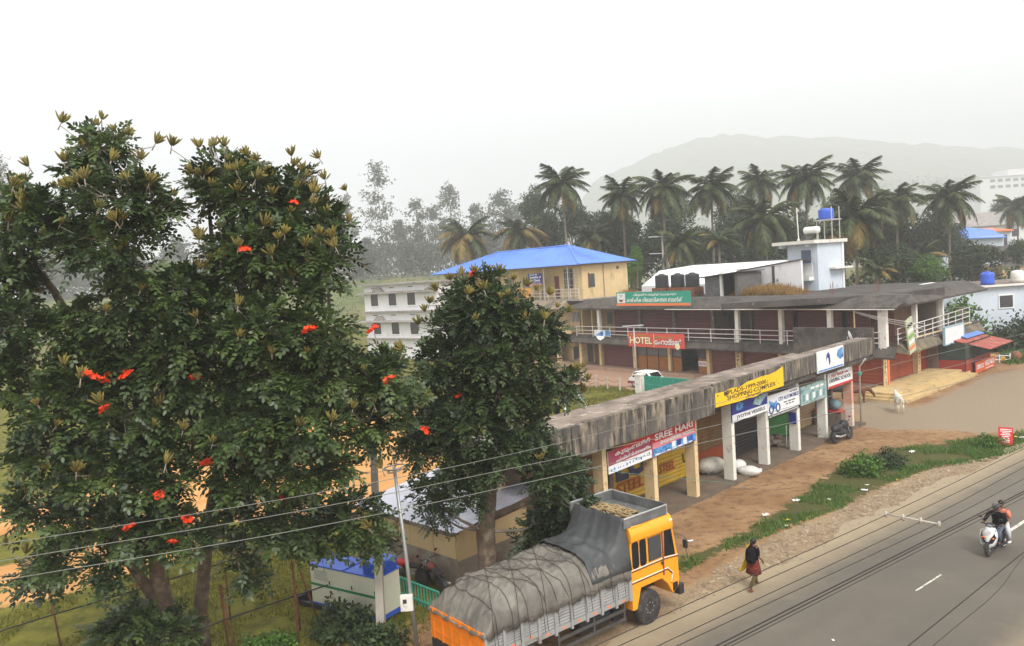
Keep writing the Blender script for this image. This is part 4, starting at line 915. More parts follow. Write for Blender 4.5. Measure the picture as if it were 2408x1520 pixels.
# raised yellow platform with steps at the corner
def platform():
    t = thing('corner_platform', 'ochre concrete corner platform with three long steps', 'platform', W_ORG, RZW)
    lv = [(.55, 2.3), (.37, 2.7), (.19, 3.1)]
    for i, (z, d) in enumerate(lv):
        mb = MB(); mb.zpoly([(-3.4-.25*i, -d*.95), (9.6+.35*i, -d), (9.6+.35*i, .2), (-3.4-.25*i, .2)], -.05, z)
        mb.build('step', M['ochre'], t, bevel=.02)
M['ochre'] = mat('ochre', (.50, .36, .17), .9, .12, 1.0, col2=(.28, .20, .11), s2=1.1, lo2=.52, hi2=.68, bump=.2)
platform()

# vegetable kiosk with red tin awning, against the wing
def kiosk():
    t = thing('vegetable_kiosk', 'dark red vegetable kiosk with mesh sides and rusty red tin awning', 'kiosk', W_ORG, RZW)
    x0, x1, y0, y1 = 9.2, 15.3, -2.6, -.05
    mb = MB(); mb.box(x0, x1, y0, y0+.08, 0, 1.25); mb.build('lower_wall', M['kiosk_red'], t)
    mb = MB(); mb.box(x0, x0+.08, y0+.08, y1, 0, 1.25); mb.build('lower_wall', M['kiosk_red'], t)
    mb = MB(); mb.box(x1-.08, x1, y0+.08, y1, 0, 1.25); mb.build('lower_wall', M['kiosk_red'], t)
    mb = MB(); mb.box(x0+.02, x1-.02, y0+.03, y0+.06, 1.25, 2.6); mb.build('mesh_screen', M['mesh_green'], t)
    mb = MB(); mb.box(x0+.03, x0+.06, y0+.06, y1, 1.25, 2.6); mb.build('mesh_screen', M['mesh_green'], t)
    for x in (x0+.04, (x0+x1)/2-1, (x0+x1)/2+1, x1-.04):
        mb = MB(); mb.box(x-.04, x+.04, y0-.02, y0+.06, 0, 2.65); mb.build('post', M['iron_dark'], t)
    mb = MB(); n = 40
    vs = []; fs = []
    for i in range(n+1):
        x = x0+.9+(x1-x0)*i/n; dz = .03 if i % 2 else 0
        vs += [(x, y0-1.5, 2.1+dz), (x, -1.5, 2.72+dz)]
    fs = [(2*i, 2*i+2, 2*i+3, 2*i+1) for i in range(n)]
    mb.add(vs, fs); o = mb.build('tin_awning', M['tin_red'], t); o.modifiers.new('s', 'SOLIDIFY').thickness = .02
    mb = MB(); mb.hexa([(x0+2.6, -1.95, 2.72), (x1+.9, -1.95, 2.72), (x1+.9, -1.4, 2.9), (x0+2.6, -1.4, 2.9), (x0+2.6, -1.95, 2.76), (x1+.9, -1.95, 2.76), (x1+.9, -1.4, 2.94), (x0+2.6, -1.4, 2.94)]); mb.build('blue_sheet', M['blue_roof'], t)
    b = board('kiosk_sign', 'orange red SUPPLYCO VEGETABLES board standing before the kiosk', 10.6, 15.4, .05, .95, y0-.25, M['sign_orange2'], W_ORG, RZW, depth=.05, skew=.0)
    for k in (10.8, 15.2):
        mb = MB(); mb.box(k-.03, k+.03, y0-.25, y0-.2, 0, .95); mb.build('leg', M['iron_dark'], b)
    text('SUPPLYCO', .4, M['ink_white'], b, 10.75, y0-.315, .35, width=1.75, height=.36, bold=.02)
    text('VEGETABLES', .4, M['ink_white'], b, 12.75, y0-.315, .4, width=2.45, height=.4, bold=.02)
    lines(b, 13.0, 14.9, y0-.31, .15, .07, M['ink_white'], 5)
    b = board('blank_signboard', 'blank white signboard with pale blue frame on the wing lower canopy', 8.15, 12.5, 2.6, 3.9, -1.38, M['sign_white'], W_ORG, RZW, depth=.12)
    for (a, c, e, f) in ((8.1, 12.55, 2.52, 2.62), (8.1, 12.55, 3.88, 3.98), (8.05, 8.17, 2.52, 3.98), (12.48, 12.6, 2.52, 3.98)):
        mb = MB(); mb.box(a, c, -1.53, -1.36, e, f); mb.build('frame', M['sign_paleblue'], b)
    b = thing('leaning_signboard', 'tilted narrow green and white board leaning on the balcony corner', 'sign', W_ORG, RZW)
    mb = MB(); mb.box(-.6, .6, -.05, .05, 0, 2.6); o = mb.build('panel', M['sign_greenish'], b); o.location = (1.9, -1.32, 2.75); o.rotation_euler = (0, R(-14), 0)
    for k, m in enumerate(('sign_orange', 'sign_white', 'ink_green', 'sign_white', 'ink_black')):
        mb = MB(); mb.box(-.5, .5, -.062, -.052, .3+k*.42, .3+k*.42+.24); p = mb.build('printed_line', M[m], b); p.location = (1.9, -1.32, 2.75); p.rotation_euler = (0, R(-14), 0)
M['mesh_green'] = mat('mesh_green', (.035, .05, .042), .8, .2, 2)
M['tin_red'] = mat('tin_red', (.33, .075, .05), .6, .15, 1.5, col2=(.42, .22, .18), s2=1.2, lo2=.54, hi2=.66)
M['sign_orange2'] = mat('sign_orange2', (.62, .11, .035), .5, .08, 2)
M['sign_paleblue'] = mat('sign_paleblue', (.30, .47, .53), .5, .08, 2)
M['sign_greenish'] = mat('sign_greenish', (.46, .50, .33), .6, .1, 2)
kiosk()

# signs on the long front
def bank_signs():
    b = board('bank_sign', 'long green bank signboard with white Malayalam lettering and orange bottom stripe', 4.3, 13.6, 6.55, 7.85, -1.32, M['sign_green'], B_ORG, RZB, depth=.08)
    mb = MB(); mb.box(4.3, 13.6, -1.42, -1.405, 6.55, 6.78); mb.build('orange_stripe', M['sign_orange'], b)
    mb = MB(); mb.box(4.42, 5.5, -1.42, -1.405, 6.82, 7.74); lg = mb.build('logo_panel', M['sign_white'], b)
    mb = MB(); mb.add([(4.6, -1.43, 7.22), (4.72, -1.43, 6.98), (4.95, -1.43, 6.9), (5.18, -1.43, 6.98), (5.3, -1.43, 7.22), (5.12, -1.43, 7.12), (4.95, -1.43, 7.18), (4.78, -1.43, 7.12)], [(0, 1, 2, 3, 4, 5, 6, 7)]); mb.build('logo_hands', M['ink_maroon'], lg)
    mb = MB()
    for dx, dz, a in ((-.1, .38, -.5), (.1, .38, .5), (0, .5, 0), (-.16, .52, -.8), (.16, .52, .8)):
        c = Vector((4.95+dx, -1.43, 7.05+dz)); d = Vector((math.sin(a), 0, math.cos(a)))*.1; e = Vector((d.z, 0, -d.x))*.4
        mb.add([c-d, c+e, c+d, c-e], [(0, 1, 2, 3)])
    mb.build('logo_plant', M['sign_green'], lg)
    text('പീരുമേട് താലൂക്ക് സഹകരണ', .4, M['ink_white'], b, 6.6, -1.41, 7.42, width=5.4, height=.3, bold=.012)
    text('കാർഷിക ഗ്രാമവികസന ബാങ്ക്', .6, M['ink_white'], b, 5.7, -1.41, 6.9, width=7.0, height=.45, bold=.016)
    for x in (6, 9, 12):
        mb = MB(); mb.tube([(x, -1.3, 7.6), (x+.2, .3, 7.0)], .03, 5); mb.build('stay', M['iron_dark'], b)
    b = board('hotel_sign', 'red HOTEL signboard with cream English and Malayalam lettering on the lower canopy', 5.7, 12.7, 2.66, 3.98, -1.38, M['sign_red2'], B_ORG, RZB, depth=.08)
    text('Green Valley', .3, M['ink_green'], b, 5.95, -1.47, 3.62, width=2.2, height=.22, bold=.012)
    text('HOTEL', .8, M['ink_black'], b, 5.98, -1.465, 2.90, width=2.9, height=.66, bold=.035)
    text('HOTEL', .8, M['ink_cream'], b, 5.92, -1.475, 2.94, width=2.9, height=.66, bold=.03)
    text('ഗ്രീൻ വാലി', .3, M['ink_green'], b, 9.1, -1.47, 3.52, width=2.3, height=.2, bold=.01)
    text('േഹാട്ടൽ', .7, M['ink_black'], b, 9.18, -1.465, 2.90, width=3.3, height=.58, bold=.02)
    text('േഹാട്ടൽ', .7, M['ink_white'], b, 9.12, -1.475, 2.94, width=3.3, height=.58, bold=.016)
    mb = MB(); mb.box(9.02, 9.06, -1.475, -1.46, 2.7, 3.94); mb.build('joint_line', M['ink_cream'], b)
    mb = MB(); mb.lathe([(.05, -1.47), (.3, -1.469), (.05, -1.468)], (11.9, 0, 2.86), 9, 'y'); mb.build('printed_dish', M['ink_cream'], b)
    b = board('notice_board', 'white and red HOTEL notice on the timber panel beside the open door', 12.8, 13.85, .95, 1.4, .22, M['sign_white'], B_ORG, RZB, depth=.03)
    text('HOTEL', .25, M['ink_red'], b, 12.9, .185, 1.05, width=.85, height=.24, bold=.02)
    b = board('torn_banner', 'torn blue and white banner tied to the balcony railing', .35, 2.7, 3.45, 4.08, -.97, M['sign_white'], B_ORG, RZB, 'banner', depth=.03)
    mb = MB(); mb.add([(.4, -1.005, 3.5), (1.7, -1.005, 3.5), (1.7, -1.005, 4.05)], [(0, 1, 2)]); mb.build('printed_shape', M['sign_skyblue'], b)
    mb = MB(); mb.box(1.95, 2.68, -1.006, -1.001, 3.5, 4.06); mb.build('printed_shape', M['sign_skyblue'], b)
    mb = MB(); mb.add([(.6, -1.0, 3.45), (1.0, -1.2, 3.2), (1.5, -1.25, 3.05), (1.9, -1.1, 3.3), (1.8, -1.0, 3.45)], [(0, 1, 2, 3, 4)]); mb.build('torn_flap', M['sign_white'], b)
bank_signs()

# rooftop things
def rooftop():
    fz = 7.06
    for k, (x, lab) in enumerate(((5.3, 'black ribbed water tank nearest the church end of the roof'), (7.4, 'black ribbed water tank in the middle of the rooftop three'), (9.25, 'black water tank with a flat lid beside the block hut'))):
        t = thing('water_tank', lab, 'tank', B_ORG, RZB, 'black tanks on the bank roof')
        pr = []
        H_ = 1.15
        for i in range(13):
            z = .9+H_*i/12; r = .70-(.035 if i % 2 else 0)
            pr.append((r, z))
        pr += [(.6, .9+H_+.08), (.28, .9+H_+.15), (.28, .9+H_+.22), (.02, .9+H_+.24)]
        mb = MB(); mb.lathe([(.02, .9)]+pr, (x, 4, fz), 20); mb.build('barrel', M['black_plastic'], t, True)
        mb = MB(); mb.box(x-.75, x+.75, 3.3, 4.7, fz-.02, fz+.9); mb.build('block_base', M['laterite'], t)
    t = thing('block_hut', 'unplastered grey block hut with dark open doorway on the bank roof', 'hut', B_ORG, RZB)
    mb = MB(); mb.box(11.6, 13.4, 3.0, 3.25, fz-.02, 8.85); mb.build('wall', M['block_grey'], t)
    mb = MB(); mb.box(11.6, 11.8, 3.25, 6.5, fz-.02, 8.85); mb.build('wall', M['block_grey'], t)
    mb = MB(); mb.box(15.0, 15.3, 3.0, 6.5, fz-.02, 9.1); mb.build('wall', M['block_grey'], t)
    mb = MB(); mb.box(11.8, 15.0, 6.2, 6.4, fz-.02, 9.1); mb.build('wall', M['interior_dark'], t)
    mb = MB(); mb.box(13.36, 13.56, 2.95, 3.2, fz-.02, 9.0); mb.build('post', M['white_pillar'], t)
    mb = MB(); mb.hexa([(10.8, 2.6, 8.75), (15.6, 2.6, 9.18), (15.6, 6.6, 9.18), (10.8, 6.6, 8.75), (10.8, 2.6, 8.83), (15.6, 2.6, 9.26), (15.6, 6.6, 9.26), (10.8, 6.6, 8.83)]); mb.build('roof_sheet', M['conc_dark'], t)
    # white walled annex with raking top behind
    t = thing('white_annex', 'white rendered rooftop annex with raking dark roof edge behind the dry grass', 'building', B_ORG, RZB)
    mb = MB(); mb.ypoly([(12.3, 6.9), (19.1, 6.9), (19.1, 9.9), (12.3, 9.15)], 7.0, 7.25); mb.build('wall', M['white_wall'], t)
    mb = MB(); mb.ypoly([(12.2, 9.15), (19.15, 9.9), (19.15, 10.0), (12.2, 9.25)], 6.9, 8.6); mb.build('roof_edge', M['conc_dark'], t)
    mb = MB(); mb.box(16.1, 16.35, 6.94, 7.0, 7.3, 9.5); mb.build('dark_joint', M['iron_dark'], t)
    top = [(-.8, 7.3, 8.05), (16.3, 7.3, 8.05), (16.3, 12.0, 9.93), (2.5, 12.0, 9.95), (-2.5, 12.0, 9.55)]
    mb = MB(); mb.add(top+[(x, y, 0) for x, y, z in top], [(0, 1, 2, 3, 4), (0, 5, 6, 1), (1, 6, 7, 2), (2, 7, 8, 3), (3, 8, 9, 4), (4, 9, 5, 0)]); mb.build('white_roof', M['roof_white'], t)
    mb = MB(); mb.tube([(-2.6, 12.05, 9.58), (2.5, 12.05, 9.99), (16.3, 12.05, 9.97)], .05, 5); mb.build('roof_edge', M['conc_dark'], t)
    mb = MB(); mb.tube([(8.0, 9.2, 8.85), (8.3, 10.2, 9.25), (12.5, 10.4, 9.33)], .04, 5); mb.build('roof_pipe', M['grey_trim'], t)
    # tower room with tank
    t = thing('stair_tower', 'white stair tower with blue grey window and thick overhanging roof slab', 'building', B_ORG, RZB)
    mb = MB(); mb.box(16.4, 19.25, 9.0, 9.2, 0, 11.35); mb.build('wall', M['bluewhite_wall'], t)
    mb = MB(); mb.box(16.4, 16.6, 9.2, 13.0, 0, 11.35); mb.build('wall', M['bluewhite_wall'], t)
    mb = MB(); mb.box(19.25, 19.45, 9.02, 13.0, 0, 11.35); mb.build('wall', M['bluewhite_wall'], t)
    mb = MB(); mb.box(16.4, 19.45, 13.0, 13.2, 0, 11.35); mb.build('wall', M['bluewhite_wall'], t)
    mb = MB(); mb.box(15.4, 19.75, 8.1, 13.4, 11.3, 11.6); mb.build('roof_slab', M['white_pillar'], t)
    mb = MB(); mb.box(15.9, 16.3, 8.4, 9.0, 11.02, 11.3); mb.build('roof_bracket', M['bluewhite_wall'], t)
    mb = MB(); mb.box(18.6, 18.95, 8.4, 9.0, 11.02, 11.3); mb.build('roof_bracket', M['bluewhite_wall'], t)
    mb = MB(); mb.box(17.87, 18.8, 8.93, 9.0, 9.52, 10.74); wnd = mb.build('window', M['shutter_blue'], t)
    mb = MB(); mb.box(17.8, 18.87, 8.9, 8.99, 9.45, 9.52); mb.build('sill', M['white_paint'], wnd)
    mb = MB(); mb.box(17.8, 19.0, 8.3, 9.0, 8.0, 8.35); mb.build('sill_box', M['white_paint'], t)
    mb = MB(); mb.box(17.75, 18.95, 8.94, 9.0, 8.4, 9.4); mb.build('lower_panel', M['white_paint'], t)
    mb = MB(); mb.box(19.45, 20.1, 10.8, 13.6, 8.9, 9.05); mb.build('side_ledge', M['white_pillar'], t)
    mb = MB(); mb.box(19.45, 19.6, 12.75, 13.0, 7.0, 11.3); mb.build('side_pier', M['white_paint'], t)
    t = thing('rooftop_tank', 'blue plastic tank on a tall steel stand above the stair tower', 'tank', B_ORG, RZB)
    mb = MB(); mb.lathe([(.02, 13.4), (.68, 13.4), (.66, 13.6), (.68, 13.8), (.66, 14.0), (.68, 14.2), (.6, 14.34), (.2, 14.42), (.02, 14.44)], (19.2, 11, 0), 18); mb.build('barrel', M['blue_plastic'], t, True)
    for dx, dy in ((-.6, -.6), (.9, -.6), (-.6, .6), (.9, .6)):
        mb = MB(); mb.tube([(19.2+dx, 11+dy, 11.62), (19.2+dx, 11+dy, 13.36 if dx < 0 else 14.5)], .05, 6); mb.build('stand_leg', M['steel_grey'], t)
    mb = MB(); mb.box(18.4, 20.2, 10.2, 11.8, 13.3, 13.4); mb.build('stand_deck', M['steel_grey'], t)
    t = thing('solar_water_heater', 'white cylindrical solar water heater with slanted tubes on the tower roof', 'water heater', B_ORG, RZB)
    mb = MB(); mb.lathe([(.02, 18.1), (.3, 18.12), (.32, 18.2), (.32, 19.4), (.3, 19.48), (.02, 19.5)], (0, 9.3, 12.5), 14, 'x'); mb.build('cylinder', M['white_paint'], t, True)
    for k in range(8):
        x = 18.2+k*.15
        mb = MB(); mb.tube([(x, 8.3, 11.68), (x, 9.3, 12.3)], .03, 6); mb.build('glass_tube', M['black_gloss'], t)
    for x in (18.2, 19.4):
        mb = MB(); mb.tube([(x, 9.35, 11.64), (x, 9.35, 12.3)], .03, 6); mb.build('stand_leg', M['steel_grey'], t)
    mb = MB(); mb.tube([(17.9, 8.6, 11.6), (17.8, 8.6, 14.6)], .05, 6); mb.lathe([(.14, 11.62), (.14, 11.75), (.05, 11.8)], (17.9, 8.6, 0), 8); tag(at_frame(mb.build('mast', M['white_pillar']), B_ORG, RZB), 'thin pale pipe mast on the stair tower roof', 'mast')
    # rusty starter bars on the roof
    for k, (x, y) in enumerate(((24.0, 3.4), (19.5, 4.2), (26.8, 5.2), (22.5, 1.9))):
        t = thing('starter_bars', 'bundle of rusty reinforcing bars sticking out of the flat roof', 'rebar', B_ORG, RZB, 'rusty starter bars on the bank roof')
        for dx, dy in ((0, 0), (.22, .05), (.05, .22), (.25, .25)):
            mb = MB(); mb.tube([(x+dx, y+dy, 6.9), (x+dx+random.uniform(-.1, .1), y+dy, 7.9+random.uniform(-.15, .2))], .018, 5); mb.build('bar', M['rust'], t)
M['roof_white'] = mat('roof_white', (.80, .80, .80), .8, .03, .6)
M['block_grey'] = mat('block_grey', (.12, .115, .11), .95, .2, 2.5, col2=(.22, .21, .2), s2=5, lo2=.6, hi2=.68, bump=.4)
M['shutter_blue'] = mat('shutter_blue', (.085, .115, .18), .5, .08, 2)
rooftop()

# ================================================================ CHURCH BUILDING
CH_ORG = (7.65, 82.6, 0)
def church():
    t = thing('church_building', 'three-storey cream building with blue corrugated hip roof', 'building', CH_ORG, RZB)
    L0 = -29.0; Dp = 6.6
    mb = MB(); mb.box(L0, -3.2, 1.2, Dp+6, -.05, 7.2); mb.build('lower_storeys', M['cream'], t)
    mb = MB(); mb.box(L0, 0, .9, 1.1, 7.2, 10.9); mb.build('upper_wall', M['cream'], t)
    mb = MB(); mb.box(-.2, 0, 1.1, Dp, 0, 10.9); mb.build('side_wall', M['cream'], t)
    mb = MB(); mb.box(L0, -.2, Dp-.2, Dp, 7.2, 10.9); mb.build('back_wall', M['cream'], t)
    mb = MB(); mb.box(L0, L0+.2, 1.1, Dp-.2, 7.2, 10.9); mb.build('end_wall', M['cream'], t)
    mb = MB(); mb.box(-1.4, 0, -.0, .9, 7.2, 10.9); mb.build('corner_bay', M['cream'], t)
    mb = MB(); mb.box(L0, .1, -.6, Dp, 7.02, 7.2); mb.build('floor_slab', M['grey_trim'], t)
    mb = MB(); mb.xprof([(-.6, 7.15), (-1.5, 6.25), (-1.45, 6.12), (1.2, 6.7), (1.2, 7.1)], L0, -2.0); mb.build('upper_canopy', M['conc_brown'], t)
    mb = MB(); mb.xprof([(-.6, 3.6), (-1.4, 2.75), (-1.35, 2.62), (1.2, 3.1), (1.2, 3.5)], L0, -2.9); mb.build('lower_canopy', M['conc_brown'], t)
    # corrugated hip roof, one ribbed sheet per slope
    ov = .75; ze = 10.82; zr = 13.05
    x0, x1, y0, y1 = L0-ov, ov, -ov-.3, Dp+ov
    ra, rb, ym = L0+9.0, -5.6, (y0+y1)/2
    def slope(p00, p01, p10, p11, n):
        """eave p00->p01, ridge p10->p11, ribs run from eave to ridge"""
        mb = MB(); vs = []; fs = []
        for i in range(n+1):
            u = i/n; dz = .05 if i % 2 else 0
            a = Vector(p00).lerp(Vector(p01), u); b = Vector(p10).lerp(Vector(p11), u)
            vs += [a+Vector((0, 0, dz)), b+Vector((0, 0, dz))]
        fs = [(2*i, 2*i+2, 2*i+3, 2*i+1) for i in range(n)]
        mb.add(vs, fs); o = mb.build('roof_slope', M['blue_roof'], t); o.modifiers.new('s', 'SOLIDIFY').thickness = .05
    slope((x0, y0, ze), (x1, y0, ze), (ra, ym, zr), (rb, ym, zr), 150)
    slope((x1, y0, ze), (x1, y1, ze+.05), (rb, ym, zr), (rb, ym, zr), 46)
    slope((x1, y1, ze), (x0, y1, ze), (rb, ym, zr), (ra, ym, zr), 150)
    slope((x0, y1, ze), (x0, y0, ze), (ra, ym, zr), (ra, ym, zr), 46)
    mb = MB(); mb.tube([(ra, ym, zr+.03), (rb, ym, zr+.03), (x1, y0, ze+.05)], .12, 6); mb.build('ridge_cap', M['blue_roof'], t)
    mb = MB(); mb.box(L0-.3, .3, -.6, Dp+.3, 10.72, 10.8); mb.build('ceiling', M['cream_dull'], t)
    # openings of the upper storey
    for (a, b, z0, z1, m) in ((-3.95, -1.5, 8.3, 10.4, 'window_dark'), (-11.6, -10.5, 8.6, 9.7, 'window_dark'), (-5.65, -4.9, 7.25, 9.7, 'door_red'), (-14.6, -13.4, 8.4, 9.8, 'window_dark'), (-18.6, -17.2, 8.4, 9.8, 'window_dark')):
        mb = MB(); mb.box(a, b, .84, .9, z0, z1); w = mb.build('window' if m == 'window_dark' else 'door', M[m], t)
        if m == 'window_dark':
            for k in range(4):
                x = a+(b-a)*(k+.5)/4; mb = MB(); mb.box(x-.02, x+.02, .8, .84, z0, z1); mb.build('grille_bar', M['rail_white'], w)
            for k in range(3):
                z = z0+(z1-z0)*(k+.5)/3; mb = MB(); mb.box(a, b, .795, .8, z-.02, z+.02); mb.build('grille_bar', M['rail_white'], w)
    # side window, drain pipe, vent
    mb = MB(); mb.box(0, .06, .95, 1.7, 8.4, 9.8); w = mb.build('window', M['window_dark'], t)
    mb = MB(); mb.box(0, .05, .8, .94, 8.3, 9.9); mb.build('frame', M['door_red'], w)
    mb = MB(); mb.tube([(.07, 3.0, 7.2), (.07, 3.0, 10.7)], .05, 6); mb.build('drain_pipe', M['cream_dull'], t)
    mb = MB(); mb.box(0, .05, 5.0, 5.3, 10.1, 10.4); mb.build('vent', M['window_dark'], t)
    # balcony railing
    for z in (7.55, 7.9, 8.3):
        mb = MB(); mb.tube([(-8.0, -.5, z), (-.1, -.5, z)], .035, 6); mb.build('rail', M['rail_white'], t)
    for k in range(7):
        x = -8+k*7.9/6; mb = MB(); mb.tube([(x, -.5, 7.18), (x, -.5, 8.34)], .04, 6); mb.build('rail_post', M['rail_white'], t)
    for x in (-5.9, -1.8):
        mb = MB(); mb.tube([(x, -.45, 7.2), (x, -.45, 10.75)], .06, 6); mb.build('verandah_post', M['rail_white'], t)
    # ladder
    for x in (-1.1, -.4):
        mb = MB(); mb.tube([(x, -.1, 7.3), (x, -.1, 10.6)], .025, 5); mb.build('ladder_side', M['rail_white'], t)
    for k in range(9):
        mb = MB(); mb.tube([(-1.1, -.1, 7.5+k*.36), (-.4, -.1, 7.5+k*.36)], .02, 5); mb.build('ladder_rung', M['rail_white'], t)
    # middle storey
    mb = MB(); mb.box(-3.4, -1.95, 1.0, 1.2, 3.5, 6.7); mb.build('middle_wall', M['cream'], t)
    mb = MB(); mb.box(-3.3, -2.0, .95, 1.0, 4.65, 5.7); w = mb.build('window', M['window_dark'], t)
    for k in range(6):
        x = -3.25+k*.22; mb = MB(); mb.box(x, x+.05, .92, .95, 4.65, 5.7); mb.build('grille_bar', M['white_paint'], w)
    mb = MB(); mb.box(-5.0, -1.5, -.7, -.55, 3.55, 4.3); mb.build('balcony_wall', M['cream'], t)
    # ground floor: pillar, shutter, stair
    for x in (-8.1, -4.15, -.4):
        mb = MB(); mb.box(x-.17, x+.17, -.5, -.1, 0, 3.1); mb.build('pillar', M['cream_pillar'], t)
    shutter(t, -7.9, -4.35, .3, .4, 2.9, M['maroon2'], .13)
    shutter(t, -12.0, -8.3, .3, .4, 2.9, M['maroon2'], .13)
    mb = MB(); mb.box(L0, .1, -.9, 1.2, -.05, .4); mb.build('plinth', M['cream_dull'], t)
    for k in range(9):
        mb = MB(); mb.box(-2.2+k*.1, -.7, .2+k*.28, .2+(k+1)*.28, .4, .55+k*.2); mb.build('stair_step', M['cream_dull'], t)
    mb = MB(); mb.box(-3.4, -2.4, 1.1, 1.19, .5, 1.9); mb.build('dark_opening', M['window_dark'], t)
    b = board('church_sign', 'dark blue ASSEMBLIES OF GOD CHURCH sign with white letters', -8.55, -6.0, 8.85, 10.15, -.6, M['sign_blue'], CH_ORG, RZB)
    mb = MB(); mb.box(-8.55, -6.0, -.662, -.652, 8.85, 9.0); mb.build('pink_stripe', M['sign_pink'], b)
    text('Assemblies of', .4, M['ink_white'], b, -8.4, -.66, 9.62, width=2.25, height=.26, bold=.016)
    text('God Church', .4, M['ink_white'], b, -8.2, -.66, 9.27, width=1.85, height=.26, bold=.016)
    lines(b, -8.2, -6.7, -.655, 9.97, .09, M['ink_white'], 3)
    mb = MB(); mb.box(-8.4, -6.15, -.66, -.652, 9.08, 9.11); mb.build('printed_line', M['ink_white'], b)
    for x in (-8.4, -6.15):
        mb = MB(); mb.tube([(x, -.55, 7.2), (x, -.55, 9.0)], .03, 5); mb.build('leg', M['iron_dark'], b)
    b = board('yellow_banner', 'plain orange yellow banner with black Malayalam lettering below the church sign', -10.6, -8.0, 7.15, 8.55, -.62, M['sign_yellow'], CH_ORG, RZB, 'banner')
    text('ഠററു', .4, M['ink_black'], b, -10.3, -.68, 7.65, width=2.0, height=.35, bold=.012)
M['conc_brown'] = mat('conc_brown', (.30, .235, .17), .95, .2, 1.2, col2=(.13, .105, .085), s2=1.0, lo2=.46, hi2=.64, bump=.3, bscale=12)
M['door_red'] = mat('door_red', (.16, .05, .04), .6, .12, 2)
church()

# ================================================================ WHITE HOUSE (behind the trees)
WH_ORG = (-7.6, 98.0, 0); RZH = R(90-130.0)
def white_house():
    t = thing('white_house', 'white three-storey house with dark square windows and grey window shades', 'building', WH_ORG, RZH)
    x0, x1, dp = -16.3, -2.2, 9.0
    mb = MB(); mb.box(x0, x1, 0, dp, -.2, 9.85); mb.build('wall', M['white_wall'], t)
    mb = MB(); mb.box(x0-.6, x1+.4, -.7, dp+.5, 9.85, 10.05); mb.build('roof_slab', M['grey_trim'], t)
    mb = MB(); mb.box(x0-.5, x1+.3, -.55, 0, 6.2, 6.38); mb.build('floor_ledge', M['grey_trim'], t)
    mb = MB(); mb.box(x0-.5, x1+.3, -.45, 0, 2.6, 2.75); mb.build('floor_ledge', M['grey_trim'], t)
    for z in (8.78, 4.92):
        mb = MB(); mb.xprof([(0, z+.18), (-.75, z+.02), (-.75, z-.06), (0, z)], x0-.9, x1+.2); mb.build('window_shade', M['grey_trim'], t)
        for a, h in ((-13.2, .75), (-3.0, .5)):
            n = 10; pts = [(a-1.2+2.4*i/n, z+.05+h*math.sin(math.pi*i/n)**.7) for i in range(n+1)]
            mb = MB(); mb.ypoly(pts, -.35, -.02); mb.build('arched_shade', M['grey_trim'], t)
    for xs in (-14.9, -11.25, -7.6):
        for z0, z1, dx in ((7.08, 8.64, 0), (3.25, 4.8, .2), (-.0, 1.2, .3)):
            if z0 < 1: continue
            a = xs+dx; mb = MB(); mb.box(a, a+1.5, -.03, 0, z0, z1); w = mb.build('window', M['window_dark'], t)
            for (p, q, r_, s_) in ((a-.12, a, z0-.12, z1), (a+1.5, a+1.62, z0-.12, z1), (a, a+1.5, z0-.12, z0)):
                mb = MB(); mb.box(p, q, -.08, 0, r_, s_); mb.build('frame', M['white_paint'], w)
        for z in (9.42, 5.75):
            mb = MB(); mb.box(xs+.2, xs+1.1, -.02, 0, z, z+.1); mb.build('vent_slot', M['window_dark'], t)
white_house()

# building at the right edge behind the wing
def right_house():
    t = thing('flat_roofed_house', 'pale blue white flat-roofed house with one dark square window', 'building', (45.0, 77.0, 0), 0)
    mb = MB(); mb.box(-3.5, 18, 0, 9, -.05, 6.0); mb.build('wall', M['bluewhite_wall'], t)
    mb = MB(); mb.box(-3.8, 18.4, -.45, 9.5, 6.0, 6.16); mb.build('roof_slab', M['white_pillar'], t)
    mb = MB(); mb.box(-3.4, 18, .2, 9.2, 6.16, 6.2); mb.build('roof_top', M['roof_top'], t)
    mb = MB(); mb.box(2.86, 4.16, -.04, 0, 3.9, 5.07); w = mb.build('window', M['window_dark'], t)
    for (p, q, r_, s_) in ((2.76, 2.86, 3.8, 5.17), (4.16, 4.26, 3.8, 5.17), (2.86, 4.16, 5.07, 5.17), (2.86, 4.16, 3.8, 3.9)):
        mb = MB(); mb.box(p, q, -.09, 0, r_, s_); mb.build('frame', M['white_paint'], w)
    t2 = thing('water_tank', 'blue plastic water tank on the flat-roofed house', 'tank', (47.3, 77.9, 6.2))
    mb = MB(); mb.lathe([(.02, 0), (.62, 0), (.6, .25), (.63, .5), (.6, .75), (.63, 1.0), (.55, 1.16), (.25, 1.24), (.02, 1.26)], (0, 0, 0), 20); mb.build('barrel', M['blue_plastic'], t2, True)
    mb = MB(); mb.lathe([(.25, 1.22), (.25, 1.3), (.02, 1.32)], (0, 0, 0), 14); mb.build('lid', M['blue_plastic'], t2)
    t3 = thing('water_tank', 'pale grey water tank on the flat-roofed house', 'tank', (50.6, 78.4, 6.2))
    mb = MB(); mb.lathe([(.02, 0), (.6, 0), (.58, .3), (.6, .6), (.58, .9), (.5, 1.15), (.02, 1.25)], (0, 0, 0), 18); mb.build('barrel', M['white_pillar'], t3, True)
right_house()

